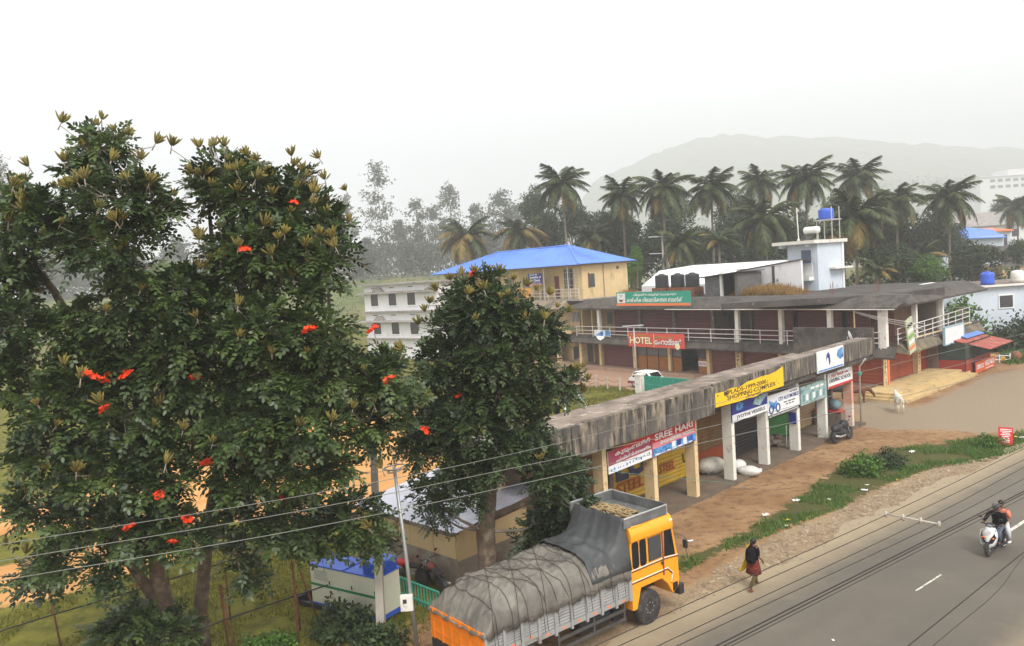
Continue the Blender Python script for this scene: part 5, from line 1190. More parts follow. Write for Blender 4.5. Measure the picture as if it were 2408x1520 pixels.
# ================================================================ LORRY
T_ORG = (3.48, 22.26, 0); RZT = R(90-51.5)
_T = np.random.default_rng(2).random((32, 32)).tolist()
def ridge(x, y):
    """creases: folded value noise, 0..1"""
    i, j = math.floor(x), math.floor(y); u, v = x-i, y-j; u = u*u*(3-2*u); v = v*v*(3-2*v)
    g = lambda a, b: _T[a % 32][b % 32]
    n = (g(i, j)*(1-u)+g(i+1, j)*u)*(1-v)+(g(i, j+1)*(1-u)+g(i+1, j+1)*u)*v
    return (1-abs(2*n-1))**2.2
def tarp_h(x, y):
    """height of the sheeted load; x -5.95..-.85, y -.08..2.43"""
    u = (x+5.95)/5.1; v = (y+.08)/2.51
    e = max(0.0, 1-abs(2*v-1)**3.4)**.6
    back = min(1.0, max(0.0, u)/.16)**.5 if u < .16 else 1.0
    hump = .86+.14*math.sin(math.pi*min(1, u*1.05))+.05*math.sin(u*9+1)+.05*math.sin(6*v+4*u)
    q = x*1.7+y*.9+.6*math.sin(2.1*y+.7*x); w = y*2.3-x*.8+.5*math.sin(1.7*x)
    n = .05*math.sin(2.2*q)*math.cos(1.9*w)+.06*(1-abs(math.sin(2.6*q+1.3*math.sin(w))))**3+.055*(1-abs(math.sin(3.3*w+1.1*math.sin(1.3*q))))**3
    n += .05*(1-abs(math.sin(5.1*x+2.7*y+.8*math.sin(3*y))))**3*(.5+.5*math.sin(3*x+y))+.045*(1-abs(math.sin(6.3*y-4.4*x)))**3*(.5+.5*math.sin(2*x-3*y))
    n += .085*ridge(x*1.5+3, y*1.9)+.06*ridge(x*3.4+7, y*3.0+2)+.03*ridge(x*7, y*7+5)
    return 1.70+.86*e*hump*back+n*(.55+.6*(1-e))
M['louvre'] = mat('louvre', (.045, .046, .046), .5, .1, 3)
def lorry():
    t = thing('lorry', 'orange and grey Indian goods lorry with roped grey tarpaulin over its load', 'truck', T_ORG, RZT)
    W0, W1 = 0.0, 2.35
    # ---- cab
    side = [(-.68, .62), (-.68, 2.98), (-.55, 3.06), (.95, 2.96), (1.1, 2.82), (1.2, 2.5), (1.36, 1.72), (1.38, 1.0), (1.34, .72), (1.06, .62), (.84, .98), (.6, 1.2), (-.3, 1.2), (-.5, .62)]
    mb = MB(); mb.ypoly(side, W0+.03, W1-.03); cab = mb.build('cab', M['truck_orange'], t, bevel=.03)
    # bulged roof visor along the side and front
    mb = MB(); mb.xprof([(-.03, 2.62), (-.045, 2.78), (.02, 2.98), (.14, 3.06), (.3, 3.07), (.3, 2.7), (.05, 2.62)], -.69, 1.12); mb.build('roof_visor', M['truck_orange'], t, bevel=.02)
    mb = MB(); mb.ypoly([(.9, 2.6), (1.26, 2.62), (1.22, 2.86), (1.08, 2.99), (.85, 3.03)], .1, 2.25); mb.build('roof_visor', M['truck_orange'], t, bevel=.02)
    mb = MB(); mb.blob((1.06, .0, 2.86), .09, .03, .05); mb.build('marker_lamp', M['gen_cream'], t, True)
    def rr(x0, x1, z0, z1, r, sl=0.0):
        pts = []
        for cx, cz, a0 in ((x1-r, z1-r, 0), (x0+r, z1-r, 90), (x0+r, z0+r, 180), (x1-r, z0+r, 270)):
            for k in range(4):
                q = R(a0+30*k); z = cz+r*math.sin(q); pts.append((cx+r*math.cos(q)+sl*(z-z0), z))
        return pts
    for (a, b) in ((-.6, -.36), (-.28, -.04)):
        mb = MB(); mb.ypoly(rr(a, b, 1.84, 2.58, .09), .02, .035); w = mb.build('side_window', M['glass'], t)
        mb = MB(); o_ = rr(a-.025, b+.025, 1.815, 2.605, .1); mb.ypoly(o_, .026, .034); mb.build('window_seal', M['black_rubber'], w)
    mb = MB(); mb.box(.06, .62, .02, .034, 1.86, 2.56); lv = mb.build('louvre_frame', M['black_plastic'], t)
    for k in range(13):
        z = 1.88+k*.053
        mb = MB(); mb.hexa([(.07, -.004, z), (.61, -.004, z), (.61, .02, z+.03), (.07, .02, z+.03), (.07, .0, z+.012), (.61, .0, z+.012), (.61, .024, z+.042), (.07, .024, z+.042)]); mb.build('louvre_slat', M['louvre'], lv)
    # front quarter window and windscreen
    mb = MB(); mb.ypoly([(.74, 1.84), (1.22, 1.78), (1.09, 2.58), (.78, 2.6)], .016, .034); mb.build('quarter_window', M['glass'], t)
    mb = MB(); mb.add([(1.372, .2, 1.8), (1.372, 2.15, 1.8), (1.235, 2.15, 2.58), (1.235, .2, 2.58)], [(0, 1, 2, 3)]); mb.build('windscreen', M['glass'], t)
    # chrome stripes on the flank
    for pts in ([(-.68, 1.76), (.72, 1.76), (1.33, 1.70)], [(-.68, 1.42), (.86, 1.42), (1.08, 1.22), (1.0, .95)]):
        for dz in (0, .045):
            mb = MB(); mb.tube([(x, .02, z+dz) for x, z in pts], .012, 5); mb.build('trim_strip', M['ink_black' if dz == 0 else 'white_paint'], t)
    mb = MB(); mb.box(.66, .7, -.0, .04, 1.3, 2.6); mb.build('door_edge', M['ink_maroon'], t)
    mb = MB(); mb.box(.58, .66, -.03, .03, 1.66, 1.72); mb.build('door_handle', M['iron_dark'], t)
    mb = MB(); mb.box(1.06, 1.26, .005, .04, .70, .94); mb.build('foot_step', M['ink_black'], t)
    mb = MB(); mb.box(1.3, 1.52, -.02, 2.36, .5, .82); mb.build('bumper', M['black_plastic'], t, bevel=.03)
    mb = MB(); mb.box(1.36, 1.42, .2, .5, 1.0, 1.2); mb.build('headlight', M['white_paint'], t)
    mb = MB(); mb.box(1.36, 1.42, 1.85, 2.15, 1.0, 1.2); mb.build('headlight', M['white_paint'], t)
    mb = MB(); mb.tube([(1.2, .0, 2.45), (1.42, -.22, 2.3), (1.42, -.24, 1.8)], .012, 6); mr = mb.build('mirror_arm', M['iron_dark'], t)
    mb = MB(); mb.box(1.34, 1.42, -.33, -.17, 1.98, 2.24); mb.build('mirror', M['black_plastic'], mr, bevel=.03)
    mb = MB(); mb.tube([(1.3, 2.3, 2.4), (1.45, 2.5, 2.3), (1.45, 2.5, 1.9)], .012, 6); mb.build('mirror_arm', M['iron_dark'], t)
    # ---- roof carrier tray
    x0, x1, y0, y1, z0, z1 = -.85, .98, .06, 2.3, 3.05, 3.32
    mb = MB(); mb.box(x0, x1, y0, y1, z0, z0+.04); tr = mb.build('roof_tray', M['truck_steel'], t)
    for (a, b, c, d) in ((x0, x1, y0, y0+.03), (x0, x1, y1-.03, y1), (x1-.03, x1, y0+.03, y1-.03)):
        mb = MB(); mb.box(a, b, c, d, z0+.04, z1 if c < 1 and b > 0 and d < 1 else z1+.06); mb.build('tray_side', M['truck_steel'], tr)
    mb = MB(); mb.tube([(x0, y0, z1+.01), (x1, y0, z1+.01), (x1, y1, z1+.07), (x0, y1, z1+.07)], .028, 7); mb.build('tray_rail', M['galv'], tr)
    mb = MB(); mb.tube([(x1, y0, z0), (x1, y0, z1)], .025, 6); mb.build('tray_rail', M['galv'], tr)
    rp = MB()
    for k in range(24):
        pts = []; cx = -.05+random.uniform(-.28, .25); cy = 1.15+random.uniform(-.5, .55); a = random.uniform(.2, .45); b = random.uniform(.15, .3); ph = random.random()*6.28
        for i in range(19):
            q = 6.283*i/18; pts.append((cx+a*math.cos(q+ph)*.7+.05*math.sin(3*q), cy+(b+.25)*math.sin(q), z0+.07+.10*(k/24)+.035*math.sin(5*q+k)))
        rp.tube(pts, .02, 5)
    o = rp.build('rope_pile', M['rope'], None, True); at_frame(o, T_ORG, RZT); tag(o, 'tangled heap of yellowish rope in the lorry roof tray', 'rope')
    # ---- body: floor, side posts, ribbed panels, tailboard
    bx0, bx1 = -5.92, -.82
    mb = MB(); mb.box(bx0, bx1, .05, 2.3, 1.02, 1.16); mb.build('load_floor', M['truck_grey'], t)
    mb = MB(); mb.box(bx0+.05, bx1-.05, .1, 2.25, 1.16, 1.7); mb.build('load', M['tarp'], t)
    nb = 9
    def ribbed(a, b, y, z0, z1, n):
        mb = MB(); vs = []; fs = []; prof = []
        for i in range(n):
            z = z0+(z1-z0)*i/n; h = (z1-z0)/n
            prof += [(y, z), (y, z+h*.3), (y-.03, z+h*.5), (y-.03, z+h*.8)]
        prof.append((y, z1))
        for yy, z in prof: vs += [(a, yy, z), (b, yy, z)]
        fs = [(2*i, 2*i+1, 2*i+3, 2*i+2) for i in range(len(prof)-1)]
        mb.add(vs, fs); return mb
    for k in range(nb):
        a = bx0+(bx1-bx0)*k/nb; b = bx0+(bx1-bx0)*(k+1)/nb
        zb = 1.02 if k not in (1, 2) else 1.14
        ribbed(a+.04, b-.04, .03, zb+.13, 1.8, 8).build('side_panel', M['truck_grey'], t)
        mb = MB(); mb.box(a+.04, b-.04, -.005, .05, zb, zb+.13); mb.build('lower_rail', M['truck_grey'], t)
        mb = MB(); mb.box(a+(b-a)*.42, a+(b-a)*.62, -.012, -.005, zb+.04, zb+.09); mb.build('reflector', M['sign_orange'], t)
        mb = MB(); mb.box(a-.04, a+.04, -.045, .05, zb-.06, 1.82); mb.build('side_post', M['truck_grey'], t, bevel=.008)
        mb = MB(); mb.box(a+.04, b-.04, 2.3, 2.35, 1.0, 1.8); mb.build('side_panel', M['truck_grey'], t)
    mb = MB(); mb.box(bx1-.06, bx1+.06, -.05, 2.38, 1.0, 1.9); mb.build('headboard', M['truck_grey'], t)
    mb = MB(); mb.box(bx0-.06, bx0, -.02, 2.37, 1.0, 1.8); tl = mb.build('tailboard', M['truck_tail'], t)
    for k in range(6):
        y = .15+k*.41
        mb = MB(); mb.box(bx0-.09, bx0-.06, y-.025, y+.025, 1.0, 1.8); mb.build('tail_rib', M['truck_tail'], tl)
    for z in (1.2, 1.5):
        mb = MB(); mb.box(bx0-.075, bx0-.061, 0, 2.35, z, z+.025); mb.build('tail_rib', M['truck_tail'], tl)
    mb = MB(); mb.box(bx0-.1, bx0+.05, .05, 2.3, .72, .98); mb.build('rear_bumper', M['black_plastic'], t)
    # ---- chassis
    for y in (.75, 1.5):
        mb = MB(); mb.box(bx0, 1.3, y-.06, y+.06, .72, .98); mb.build('chassis_rail', M['iron_dark'], t)
    for z in (.45, .72):
        mb = MB(); mb.box(-3.55, -.95, .06, .1, z, z+.09); mb.build('side_guard', M['iron_dark'], t)
    for x in (-3.5, -2.2, -1.0):
        mb = MB(); mb.box(x-.03, x+.03, .07, .13, .45, 1.0); mb.build('side_guard', M['iron_dark'], t)
    mb = MB(); mb.lathe([(.02, -2.6), (.26, -2.59), (.27, -2.5), (.27, -1.5), (.26, -1.41), (.02, -1.4)], (0, .45, .68), 14, 'x'); mb.build('fuel_tank', M['black_plastic'], t, True)
    mb = MB(); mb.box(-1.35, -1.05, .2, .6, .5, .95); mb.build('battery_box', M['black_plastic'], t)
    def wheel(x, y, r=.5, w=.27, inner=False):
        mb = MB(); mb.lathe([(r*.55, 0), (r*.9, -.01), (r, .04), (r, w-.04), (r*.9, w+.01), (r*.55, w)], (0, 0, 0), 28, 'y')
        ty = mb.build('wheel', M['black_rubber'], t, True, loc=(x, y, r))
        mb = MB(); mb.lathe([(.02, .06), (.12, .04), (.13, -.02), (.2, .03), (r*.5, .06), (r*.56, .0), (r*.57, .08), (.02, .12)], (0, 0, 0), 20, 'y')
        mb.build('rim', M['iron_dark'], ty, True)
        for k in range(8):
            q = 6.283*k/8; mb = MB(); mb.lathe([(.018, -.005), (.018, .04)], (.155*math.cos(q), 0, .155*math.sin(q)), 6, 'y'); mb.build('wheel_nut', M['steel_grey'], ty)
    wheel(.05, .06); wheel(.05, 2.02); wheel(-4.7, .06); wheel(-4.7, .4); wheel(-4.7, 1.65); wheel(-4.7, 2.0)
    for y in (.1, 2.0):
        mb = MB(); pts = []
        for k in range(11):
            q = math.pi*k/10; pts.append((-4.7+.62*math.cos(q), .5+.62*math.sin(q)*.85))
        pts2 = [(x*1.0+(x+4.7)*-.04, z-.03) for x, z in pts[::-1]]
        mb.ypoly(pts+pts2, y-.02, y+.28); mb.build('mudguard', M['iron_dark'], t)
    # ---- tarpaulin
    nx, ny = 190, 96
    vs = []; tri = []
    for i in range(nx+1):
        for j in range(ny+1):
            x = -6.0+5.2*i/nx; y = -.09+2.53*j/ny
            z = tarp_h(min(max(x, -5.95), -.85), y)
            if j == 0 or j == ny: z = 1.68+.05*math.sin(x*9)+.03*math.sin(x*23)
            if j == 1 or j == ny-1: z = min(z, 1.9+.04*math.sin(x*13)); y += -.012*math.sin(x*17) 
            if i == 0: z = min(z, 1.70+.04*math.sin(y*11)); x -= .03
            if i == 1: z = min(z, 2.0)
            vs.append((x, y, z))
    for i in range(nx):
        for j in range(ny):
            a = i*(ny+1)+j; tri += [a, a+ny+1, a+ny+2, a+1]
    me = np_mesh('tarpaulin', np.array(vs), np.array(tri), 4, M['tarp'], smooth=True)
    tp = link('tarpaulin', me, t)
    tp.modifiers.new('s', 'SOLIDIFY').thickness = .02
    # sheet laid from the tray down over the front of the load
    vs = []; tri = []; n1, n2 = 30, 40
    for i in range(n1+1):
        for j in range(n2+1):
            u = i/n1; v = j/n2; y = -.07+2.48*v; x = -.76-1.55*u
            k = (1-u)**4.5
            z = (tarp_h(x, min(max(y, .1), 2.25))+.08)*(1-k)+3.34*k+.06*(1-abs(math.sin(5*y+4*u)))**2*(1-u)+.05*(1-abs(math.sin(3*y-7*u)))**3
            d = max(0.0, (.16-y)/.22); d2 = max(0.0, (y-2.2)/.22)
            z = z*(1-d)+(1.95+.5*u*0)*d; z = z*(1-d2)+2.0*d2
            vs.append((x, y, z))
    for i in range(n1):
        for j in range(n2):
            a = i*(n2+1)+j; tri += [a, a+n2+1, a+n2+2, a+1]
    me = np_mesh('tray_sheet', np.array(vs), np.array(tri), 4, M['tarp_blue'], smooth=True)
    o = link('tray_sheet', me, t); o.modifiers.new('s', 'SOLIDIFY').thickness = .02
    # ropes across the sheeted load
    def rope(pa, pb, n=56):
        pts = []
        for k in range(n+1):
            u = .5-.5*math.cos(math.pi*k/n); x = pa[0]+(pb[0]-pa[0])*u; y = pa[1]+(pb[1]-pa[1])*u
            if 0 < k < n: pts.append((x, y, tarp_h(x, y)+.03))
            else: pts.append((x, y-.05 if y < .5 else y+.05, 1.25))
        mb = MB(); mb.tube(pts, .008, 5); mb.build('load_rope', M['rope_dark'], t, True)
    for k in range(10):
        x = -5.6+k*.5; rope((x, -.07), (x+random.uniform(-.1, .25), 2.42))
    for x in (-5.5, -4.7, -3.9, -2.9): rope((x+1.5, -.07), (x-.2, 2.42))
    for x in (-5.7, -4.9, -4.0): rope((x, -.07), (x+1.6, 2.42))
    pts = [(-5.9+k*.15, -.07, 1.76+.02*math.sin(k*2)) for k in range(34)]
    mb = MB(); mb.tube(pts, .012, 5); mb.build('load_rope', M['rope_dark'], t)
lorry()

# ================================================================ PEOPLE
def skin_body(name, joints, edges, matl, parent, root, sub=1):
    names = list(joints)
    me = bpy.data.meshes.new(name)
    me.from_pydata([joints[n][:3] for n in names], [(names.index(a), names.index(b)) for a, b in edges], [])
    o = bpy.data.objects.new(name, me); COL.objects.link(o)
    md = o.modifiers.new('skin', 'SKIN'); md.use_smooth_shade = True
    o.modifiers.new('sub', 'SUBSURF').levels = sub; o.modifiers['sub'].render_levels = sub
    for i, n in enumerate(names):
        sv = me.skin_vertices[0].data[i]; r = joints[n][3]
        sv.radius = (r, r if len(joints[n]) < 5 else joints[n][4]); sv.use_root = (n == root)
    dg = bpy.context.evaluated_depsgraph_get()
    m2 = bpy.data.meshes.new_from_object(o.evaluated_get(dg)); m2.name = name
    bpy.data.objects.remove(o)
    m2.materials.clear(); m2.materials.append(matl)
    m2.polygons.foreach_set('use_smooth', [True]*len(m2.polygons))
    return link(name, m2, parent)
def hand_edges(j, e, tag_, w, d, side, curl=(0, 0, -1)):
    """five fingers rooted in the palm; w wrist, d direction of the palm"""
    w = Vector(w); d = Vector(d).normalized(); s = d.cross(Vector((0, 1, .2))).normalized()*side
    palm = w+d*.05; j[tag_+'p'] = (*palm, .026, .018); e.append((tag_+'w', tag_+'p'))
    for k, (off, L) in enumerate(((-.024, .062), (-.008, .072), (.008, .068), (.024, .055))):
        a = palm+s*off+d*.035; b = a+d*L*.5+Vector(curl)*L*.1; c = b+d*L*.3+Vector(curl)*L*.4
        for q, (p, r) in enumerate(((a, .009), (b, .008), (c, .007))):
            j['%s%d%d' % (tag_, k, q)] = (*p, r)
        e += [(tag_+'p', '%s%d0' % (tag_, k)), ('%s%d0' % (tag_, k), '%s%d1' % (tag_, k)), ('%s%d1' % (tag_, k), '%s%d2' % (tag_, k))]
    a = palm-s*.03-d*.01; b = a-s*.015+d*.04
    j[tag_+'t0'] = (*a, .010); j[tag_+'t1'] = (*b, .008)
    e += [(tag_+'p', tag_+'t0'), (tag_+'t0', tag_+'t1')]
def loft(rings, matl, name, parent, n=18, closed_top=False):
    """rings: (cx,cy,z,rx,ry) stacked"""
    mb = MB(); vs = []; fs = []
    for i, (cx, cy, z, rx, ry) in enumerate(rings):
        for k in range(n):
            q = 6.283*k/n; w = 1+.035*math.sin(7*q+i)*(i/len(rings))
            vs.append((cx+rx*w*math.cos(q), cy+ry*w*math.sin(q), z))
    for i in range(len(rings)-1):
        for k in range(n): fs.append((i*n+k, i*n+(k+1) % n, (i+1)*n+(k+1) % n, (i+1)*n+k))
    mb.add(vs, fs)
    if closed_top: mb.add(vs[:n], [tuple(range(n))])
    o = mb.build(name, matl, parent, True); o.modifiers.new('s', 'SOLIDIFY').thickness = .008
    return o
M['kurta'] = mat('kurta', (.12, .018, .014), .9, .3, 20, spec=.1, col2=(.34, .15, .08), s2=22, lo2=.58, hi2=.64)
M['leggings'] = mat('leggings', (.09, .065, .02), .8, .15, 6)
M['dupatta'] = mat('dupatta', (.68, .46, .02), .7, .15, 10)
M['cloth_black'] = mat('cloth_black', (.008, .0075, .009), .95, .2, 10, spec=.08)
M['cloth_orange'] = mat('cloth_orange', (.62, .20, .12), .8, .12, 8)
M['denim'] = mat('denim', (.10, .12, .17), .85, .25, 10)
M['cloth_white'] = mat('cloth_white', (.5, .51, .53), .8, .15, 10)
M['cloth_pink'] = mat('cloth_pink', (.50, .10, .18), .8, .1, 8)
def person_base(parent, J, E, body_mat):
    return skin_body('body', J, E, body_mat, parent, 'pelvis')
def face(parent, c, f, s=1.0):
    """nose, eyes and ears on a head centred at c looking along f"""
    c = Vector(c); f = Vector(f).normalized(); r = Vector((f.y, -f.x, 0)).normalized()
    mb = MB(); mb.blob(c+f*.098*s+Vector((0, 0, -.012)), .014, .016, .022, 8, 6); mb.build('nose', M['skin'], parent, True)
    for e in (-1, 1):
        mb = MB(); mb.blob(c+f*.086*s+r*.033*e+Vector((0, 0, .015)), .012, .012, .008, 8, 6); mb.build('eye', M['ink_white'], parent, True)
        mb = MB(); mb.blob(c+r*.078*e*s-f*.0, .014, .02, .03, 8, 6); mb.build('ear', M['skin'], parent, True)
    mb = MB(); mb.blob(c+f*.09*s+Vector((0, 0, -.05)), .024, .012, .008, 8, 6); mb.build('mouth', M['ink_maroon'], parent, True)
def woman():
    t = thing('person', 'person walking on the road edge in red kurta and yellow shawl with black backpack', 'person', (7.16, 24.41, .0), R(-58))
    J = {'pelvis': (0, 0, .84, .13, .10), 'waist': (0, .01, 1.0, .115, .085), 'chest': (0, .02, 1.2, .13, .09), 'neckb': (0, .02, 1.34, .06, .05), 'neck': (0, .03, 1.40, .045), 'head': (0, .05, 1.48, .075, .085), 'crown': (0, .045, 1.555, .06, .07),
         'ls': (-.16, .02, 1.31, .05), 'le': (-.215, -.01, 1.07, .037), 'lw': (-.19, .12, .90, .024),
         'rs': (.16, .02, 1.31, .05), 're': (.22, -.02, 1.07, .037), 'rw': (.20, .14, .93, .024),
         'lh': (-.085, 0, .80, .085), 'lk': (-.11, .16, .47, .058), 'la': (-.12, .22, .08, .036), 'lt': (-.12, .36, .03, .03),
         'rh': (.085, 0, .80, .085), 'rk': (.14, -.10, .45, .058), 'ra': (.20, -.42, .17, .036), 'rt': (.205, -.34, .03, .03)}
    E = [('pelvis', 'waist'), ('waist', 'chest'), ('chest', 'neckb'), ('neckb', 'neck'), ('neck', 'head'), ('head', 'crown'), ('neckb', 'ls'), ('ls', 'le'), ('le', 'lw'), ('neckb', 'rs'), ('rs', 're'), ('re', 'rw'),
         ('pelvis', 'lh'), ('lh', 'lk'), ('lk', 'la'), ('la', 'lt'), ('pelvis', 'rh'), ('rh', 'rk'), ('rk', 'ra'), ('ra', 'rt')]
    hand_edges(J, E, 'l', J['lw'][:3], (.02, .5, -.8), 1); hand_edges(J, E, 'r', J['rw'][:3], (-.02, .5, -.8), -1)
    person_base(t, J, E, M['skin'])
    face(t, (0, .05, 1.49), (0, 1, 0))
    # hair with bun at the nape
    mb = MB(); mb.blob((0, .035, 1.505), .092, .105, .098, 14, 10); mb.blob((0, -.06, 1.43), .045, .04, .10, 10, 8); mb.build('hair', M['hair'], t, True)
    # kurta: bodice + flared skirt, sleeves
    loft([(0, .02, 1.36, .10, .075), (0, .02, 1.31, .185, .10), (0, .02, 1.2, .175, .125), (0, .01, 1.02, .15, .115), (0, 0, .9, .175, .14)], M['cloth_black'], 'bodice', t)
    loft([(0, 0, .95, .165, .13), (0, 0, .88, .185, .15), (.0, -.01, .7, .22, .18), (.01, -.03, .5, .26, .22)], M['kurta'], 'kurta_skirt', t)
    for s in (-1, 1):
        a = J['ls' if s < 0 else 'rs']; b = J['le' if s < 0 else 're']
        mb = MB(); mb.tube([(a[0]-s*.02, a[1], a[2]+.01), (a[0]+s*.02, a[1], a[2]-.08), (b[0], b[1], b[2]+.02)], [.06, .058, .052], 10); mb.build('sleeve', M['cloth_black'], t, True)
    for h, k, a in (('lh', 'lk', 'la'), ('rh', 'rk', 'ra')):
        mb = MB(); mb.tube([J[h][:3], J[k][:3], J[a][:3]], [.098, .075, .048], 12); mb.build('legging', M['leggings'], t, True)
    for h, q in (('lt', 'la'), ('rt', 'ra')):
        p = Vector(J[h][:3]); w = Vector(J[q][:3]); mb = MB(); c = (p+w)/2; mb.hexa([(c.x-.045, w.y-.06, .0 if q == 'la' else .09), (c.x+.045, w.y-.06, .0 if q == 'la' else .09), (c.x+.04, p.y+.05, .0), (c.x-.04, p.y+.05, .0), (c.x-.045, w.y-.06, .025 if q == 'la' else .115), (c.x+.045, w.y-.06, .025 if q == 'la' else .115), (c.x+.04, p.y+.05, .025), (c.x-.04, p.y+.05, .025)]); mb.build('sandal', M['ink_maroon'], t)
    # shawl hanging from the left shoulder
    vs = []; fs = []; n, m = 16, 8
    for i in range(n+1):
        u = i/n
        for j in range(m+1):
            v = j/m-.5; z = 1.36-.84*u
            vs.append((-.15-.10*u-.10*u*u+.02*math.sin(9*u+8*v), v*(.14+.34*u)-.03+.02*math.sin(14*v+5*u), z+.03*math.sin(6*v)))
    for i in range(n):
        for j in range(m): a = i*(m+1)+j; fs.append((a, a+1, a+m+2, a+m+1))
    mb = MB(); mb.add(vs, fs); o = mb.build('shawl', M['dupatta'], t, True); o.modifiers.new('s', 'SOLIDIFY').thickness = .015
    bp = thing('backpack', 'bulging black backpack on the back of the walking person', 'backpack', (7.16, 24.41, 0), R(-58))
    mb = MB(); mb.lathe([(.02, .86), (.14, .87), (.185, .95), (.19, 1.12), (.165, 1.26), (.10, 1.34), (.02, 1.36)], (0, 0, 0), 18); o = mb.build('bag', M['cloth_black'], bp, True); o.scale = (1, .72, 1); o.location = (.045, -.16, 0)
    mb = MB(); mb.blob((.045, -.29, 1.0), .11, .035, .10, 12, 8); mb.build('pocket', M['cloth_black'], bp, True)
    for s in (-1, 1):
        mb = MB(); mb.tube([(.045+s*.08, -.10, 1.32), (s*.10, .04, 1.375), (s*.12, .125, 1.28), (s*.12, .10, 1.0)], .016, 6); mb.build('strap', M['cloth_black'], bp, True)
woman()

def scooter(name, label, loc, rz, body_mat, accent, group=None, plate=True):
    t = thing(name, label, 'scooter', loc, rz, group)
    def wheel(x, nm):
        mb = MB(); mb.lathe([(.14, -.045), (.2, -.055), (.235, -.03), (.245, 0), (.235, .03), (.2, .055), (.14, .045)], (x, 0, .245), 22, 'y'); w = mb.build(nm, M['black_rubber'], t, True)
        mb = MB(); mb.lathe([(.02, -.05), (.05, -.05), (.06, -.02), (.13, -.03), (.15, -.04), (.15, .04), (.13, .03), (.06, .02), (.05, .05), (.02, .05)], (x, 0, .245), 16, 'y'); mb.build('rim', M['steel_grey'], w, True)
    wheel(0, 'wheel'); wheel(-1.27, 'wheel')
    # front apron: shield shaped, bowed
    vs = []; fs = []; prof = [(.32, .10), (.42, .19), (.55, .23), (.70, .24), (.82, .22), (.92, .17), (.98, .12)]
    n = 9
    for z, w in prof:
        for k in range(n):
            u = k/(n-1)*2-1; x = -.06-.30*(z-.3)*.75+.16*(1-u*u)-.0; vs.append((x, u*w, z))
    for i in range(len(prof)-1):
        for k in range(n-1): a = i*n+k; fs.append((a, a+1, a+n+1, a+n))
    mb = MB(); mb.add(vs, fs); o = mb.build('front_apron', body_mat, t, True); o.modifiers.new('s', 'SOLIDIFY').thickness = .03
    for s in (-1, 1):
        mb = MB(); mb.add([(.11, s*.015, .46), (.10, s*.08, .6), (.03, s*.2, .84), (-.03, s*.235, .68), (.05, s*.15, .5)], [(0, 1, 2, 3, 4)]); mb.build('trim_panel', accent, t)
        mb = MB(); mb.blob((.03, s*.14, .66), .04, .06, .03, 10, 6); mb.build('indicator', M['sign_orange'], t, True)
    mb = MB(); mb.lathe([(.26, -.07), (.27, 0), (.26, .07)], (0, 0, .25), 16, 'y'); o = None
    mb = MB(); pts = [(.27*math.cos(R(a)), .245+.28*math.sin(R(a))) for a in range(20, 161, 14)]; pts += [(x*.94, .245+(z-.245)*.94) for x, z in pts[::-1]]
    mb.ypoly(pts, -.075, .075); mb.build('front_fender', accent, t, bevel=.015)
    for s in (-1, 1):
        mb = MB(); mb.tube([(0, s*.07, .245), (-.14, s*.06, .62)], .022, 8); mb.build('fork', M['iron_dark'], t, True)
    mb = MB(); mb.blob((-.22, 0, 1.02), .12, .17, .085, 16, 10); mb.build('handlebar_cover', accent, t, True)
    mb = MB(); mb.blob((-.12, 0, 1.02), .05, .10, .05, 12, 8); mb.build('headlight', M['grey_glass'], t, True)
    for s in (-1, 1):
        mb = MB(); mb.tube([(-.24, s*.12, 1.03), (-.27, s*.24, 1.04), (-.31, s*.34, 1.03)], [.018, .018, .02], 8); mb.build('handle_grip', M['black_rubber'], t, True)
        mb = MB(); mb.tube([(-.24, s*.19, 1.05), (-.22, s*.28, 1.22)], .008, 6); mb.blob((-.22, s*.31, 1.27), .025, .065, .04, 10, 8); mb.build('mirror', M['black_plastic'], t, True)
    mb = MB(); mb.box(-.78, -.2, -.17, .17, .24, .30); mb.build('floorboard', M['black_plastic'], t, bevel=.02)
    # rear body and seat
    vs = []; fs = []; n = 12
    for x, w, z0, z1 in ((-.72, .13, .3, .66), (-.85, .17, .3, .72), (-1.1, .18, .36, .76), (-1.4, .16, .46, .8), (-1.62, .09, .58, .8)):
        for k in range(n):
            q = 6.283*k/n; vs.append((x, w*math.cos(q), (z0+z1)/2+(z1-z0)/2*math.sin(q)))
    for i in range(4):
        for k in range(n): fs.append((i*n+k, i*n+(k+1) % n, (i+1)*n+(k+1) % n, (i+1)*n+k))
    fs += [tuple(range(n)), tuple(range(4*n, 5*n))]
    mb = MB(); mb.add(vs, fs); mb.build('rear_body', accent, t, True)
    mb = MB(); mb.xprof([(-.15, .76), (-.13, .83), (.13, .83), (.15, .76)], -1.5, -.68); mb.build('seat', M['black_rubber'], t, bevel=.03)
    mb = MB(); mb.box(-1.66, -1.6, -.06, .06, .62, .7); mb.build('tail_lamp', M['sign_red'], t)
    # chrome crash guards front and side, as fitted here
    for s in (-1, 1):
        mb = MB(); mb.tube([(.02, s*.05, .36), (.06, s*.2, .42), (.0, s*.26, .6), (-.05, s*.25, .86), (-.16, s*.16, .9)], .014, 6); mb.build('crash_guard', M['galv'], t, True)
        mb = MB(); mb.tube([(-.7, s*.18, .22), (-1.0, s*.22, .24), (-1.2, s*.2, .62)], .013, 6); mb.build('side_guard', M['galv'], t, True)
    if plate:
        mb = MB(); mb.box(.02, .035, -.10, .10, .80, .90); mb.build('number_plate', M['sign_white'], t)
    return t
SC_LOC = (15.33, 25.56, .03); SC_RZ = R(90-52.0+180)
scooter('scooter', 'white and black scooter with chrome guards carrying two people down the road', SC_LOC, SC_RZ, M['white_paint'], M['black_gloss'])
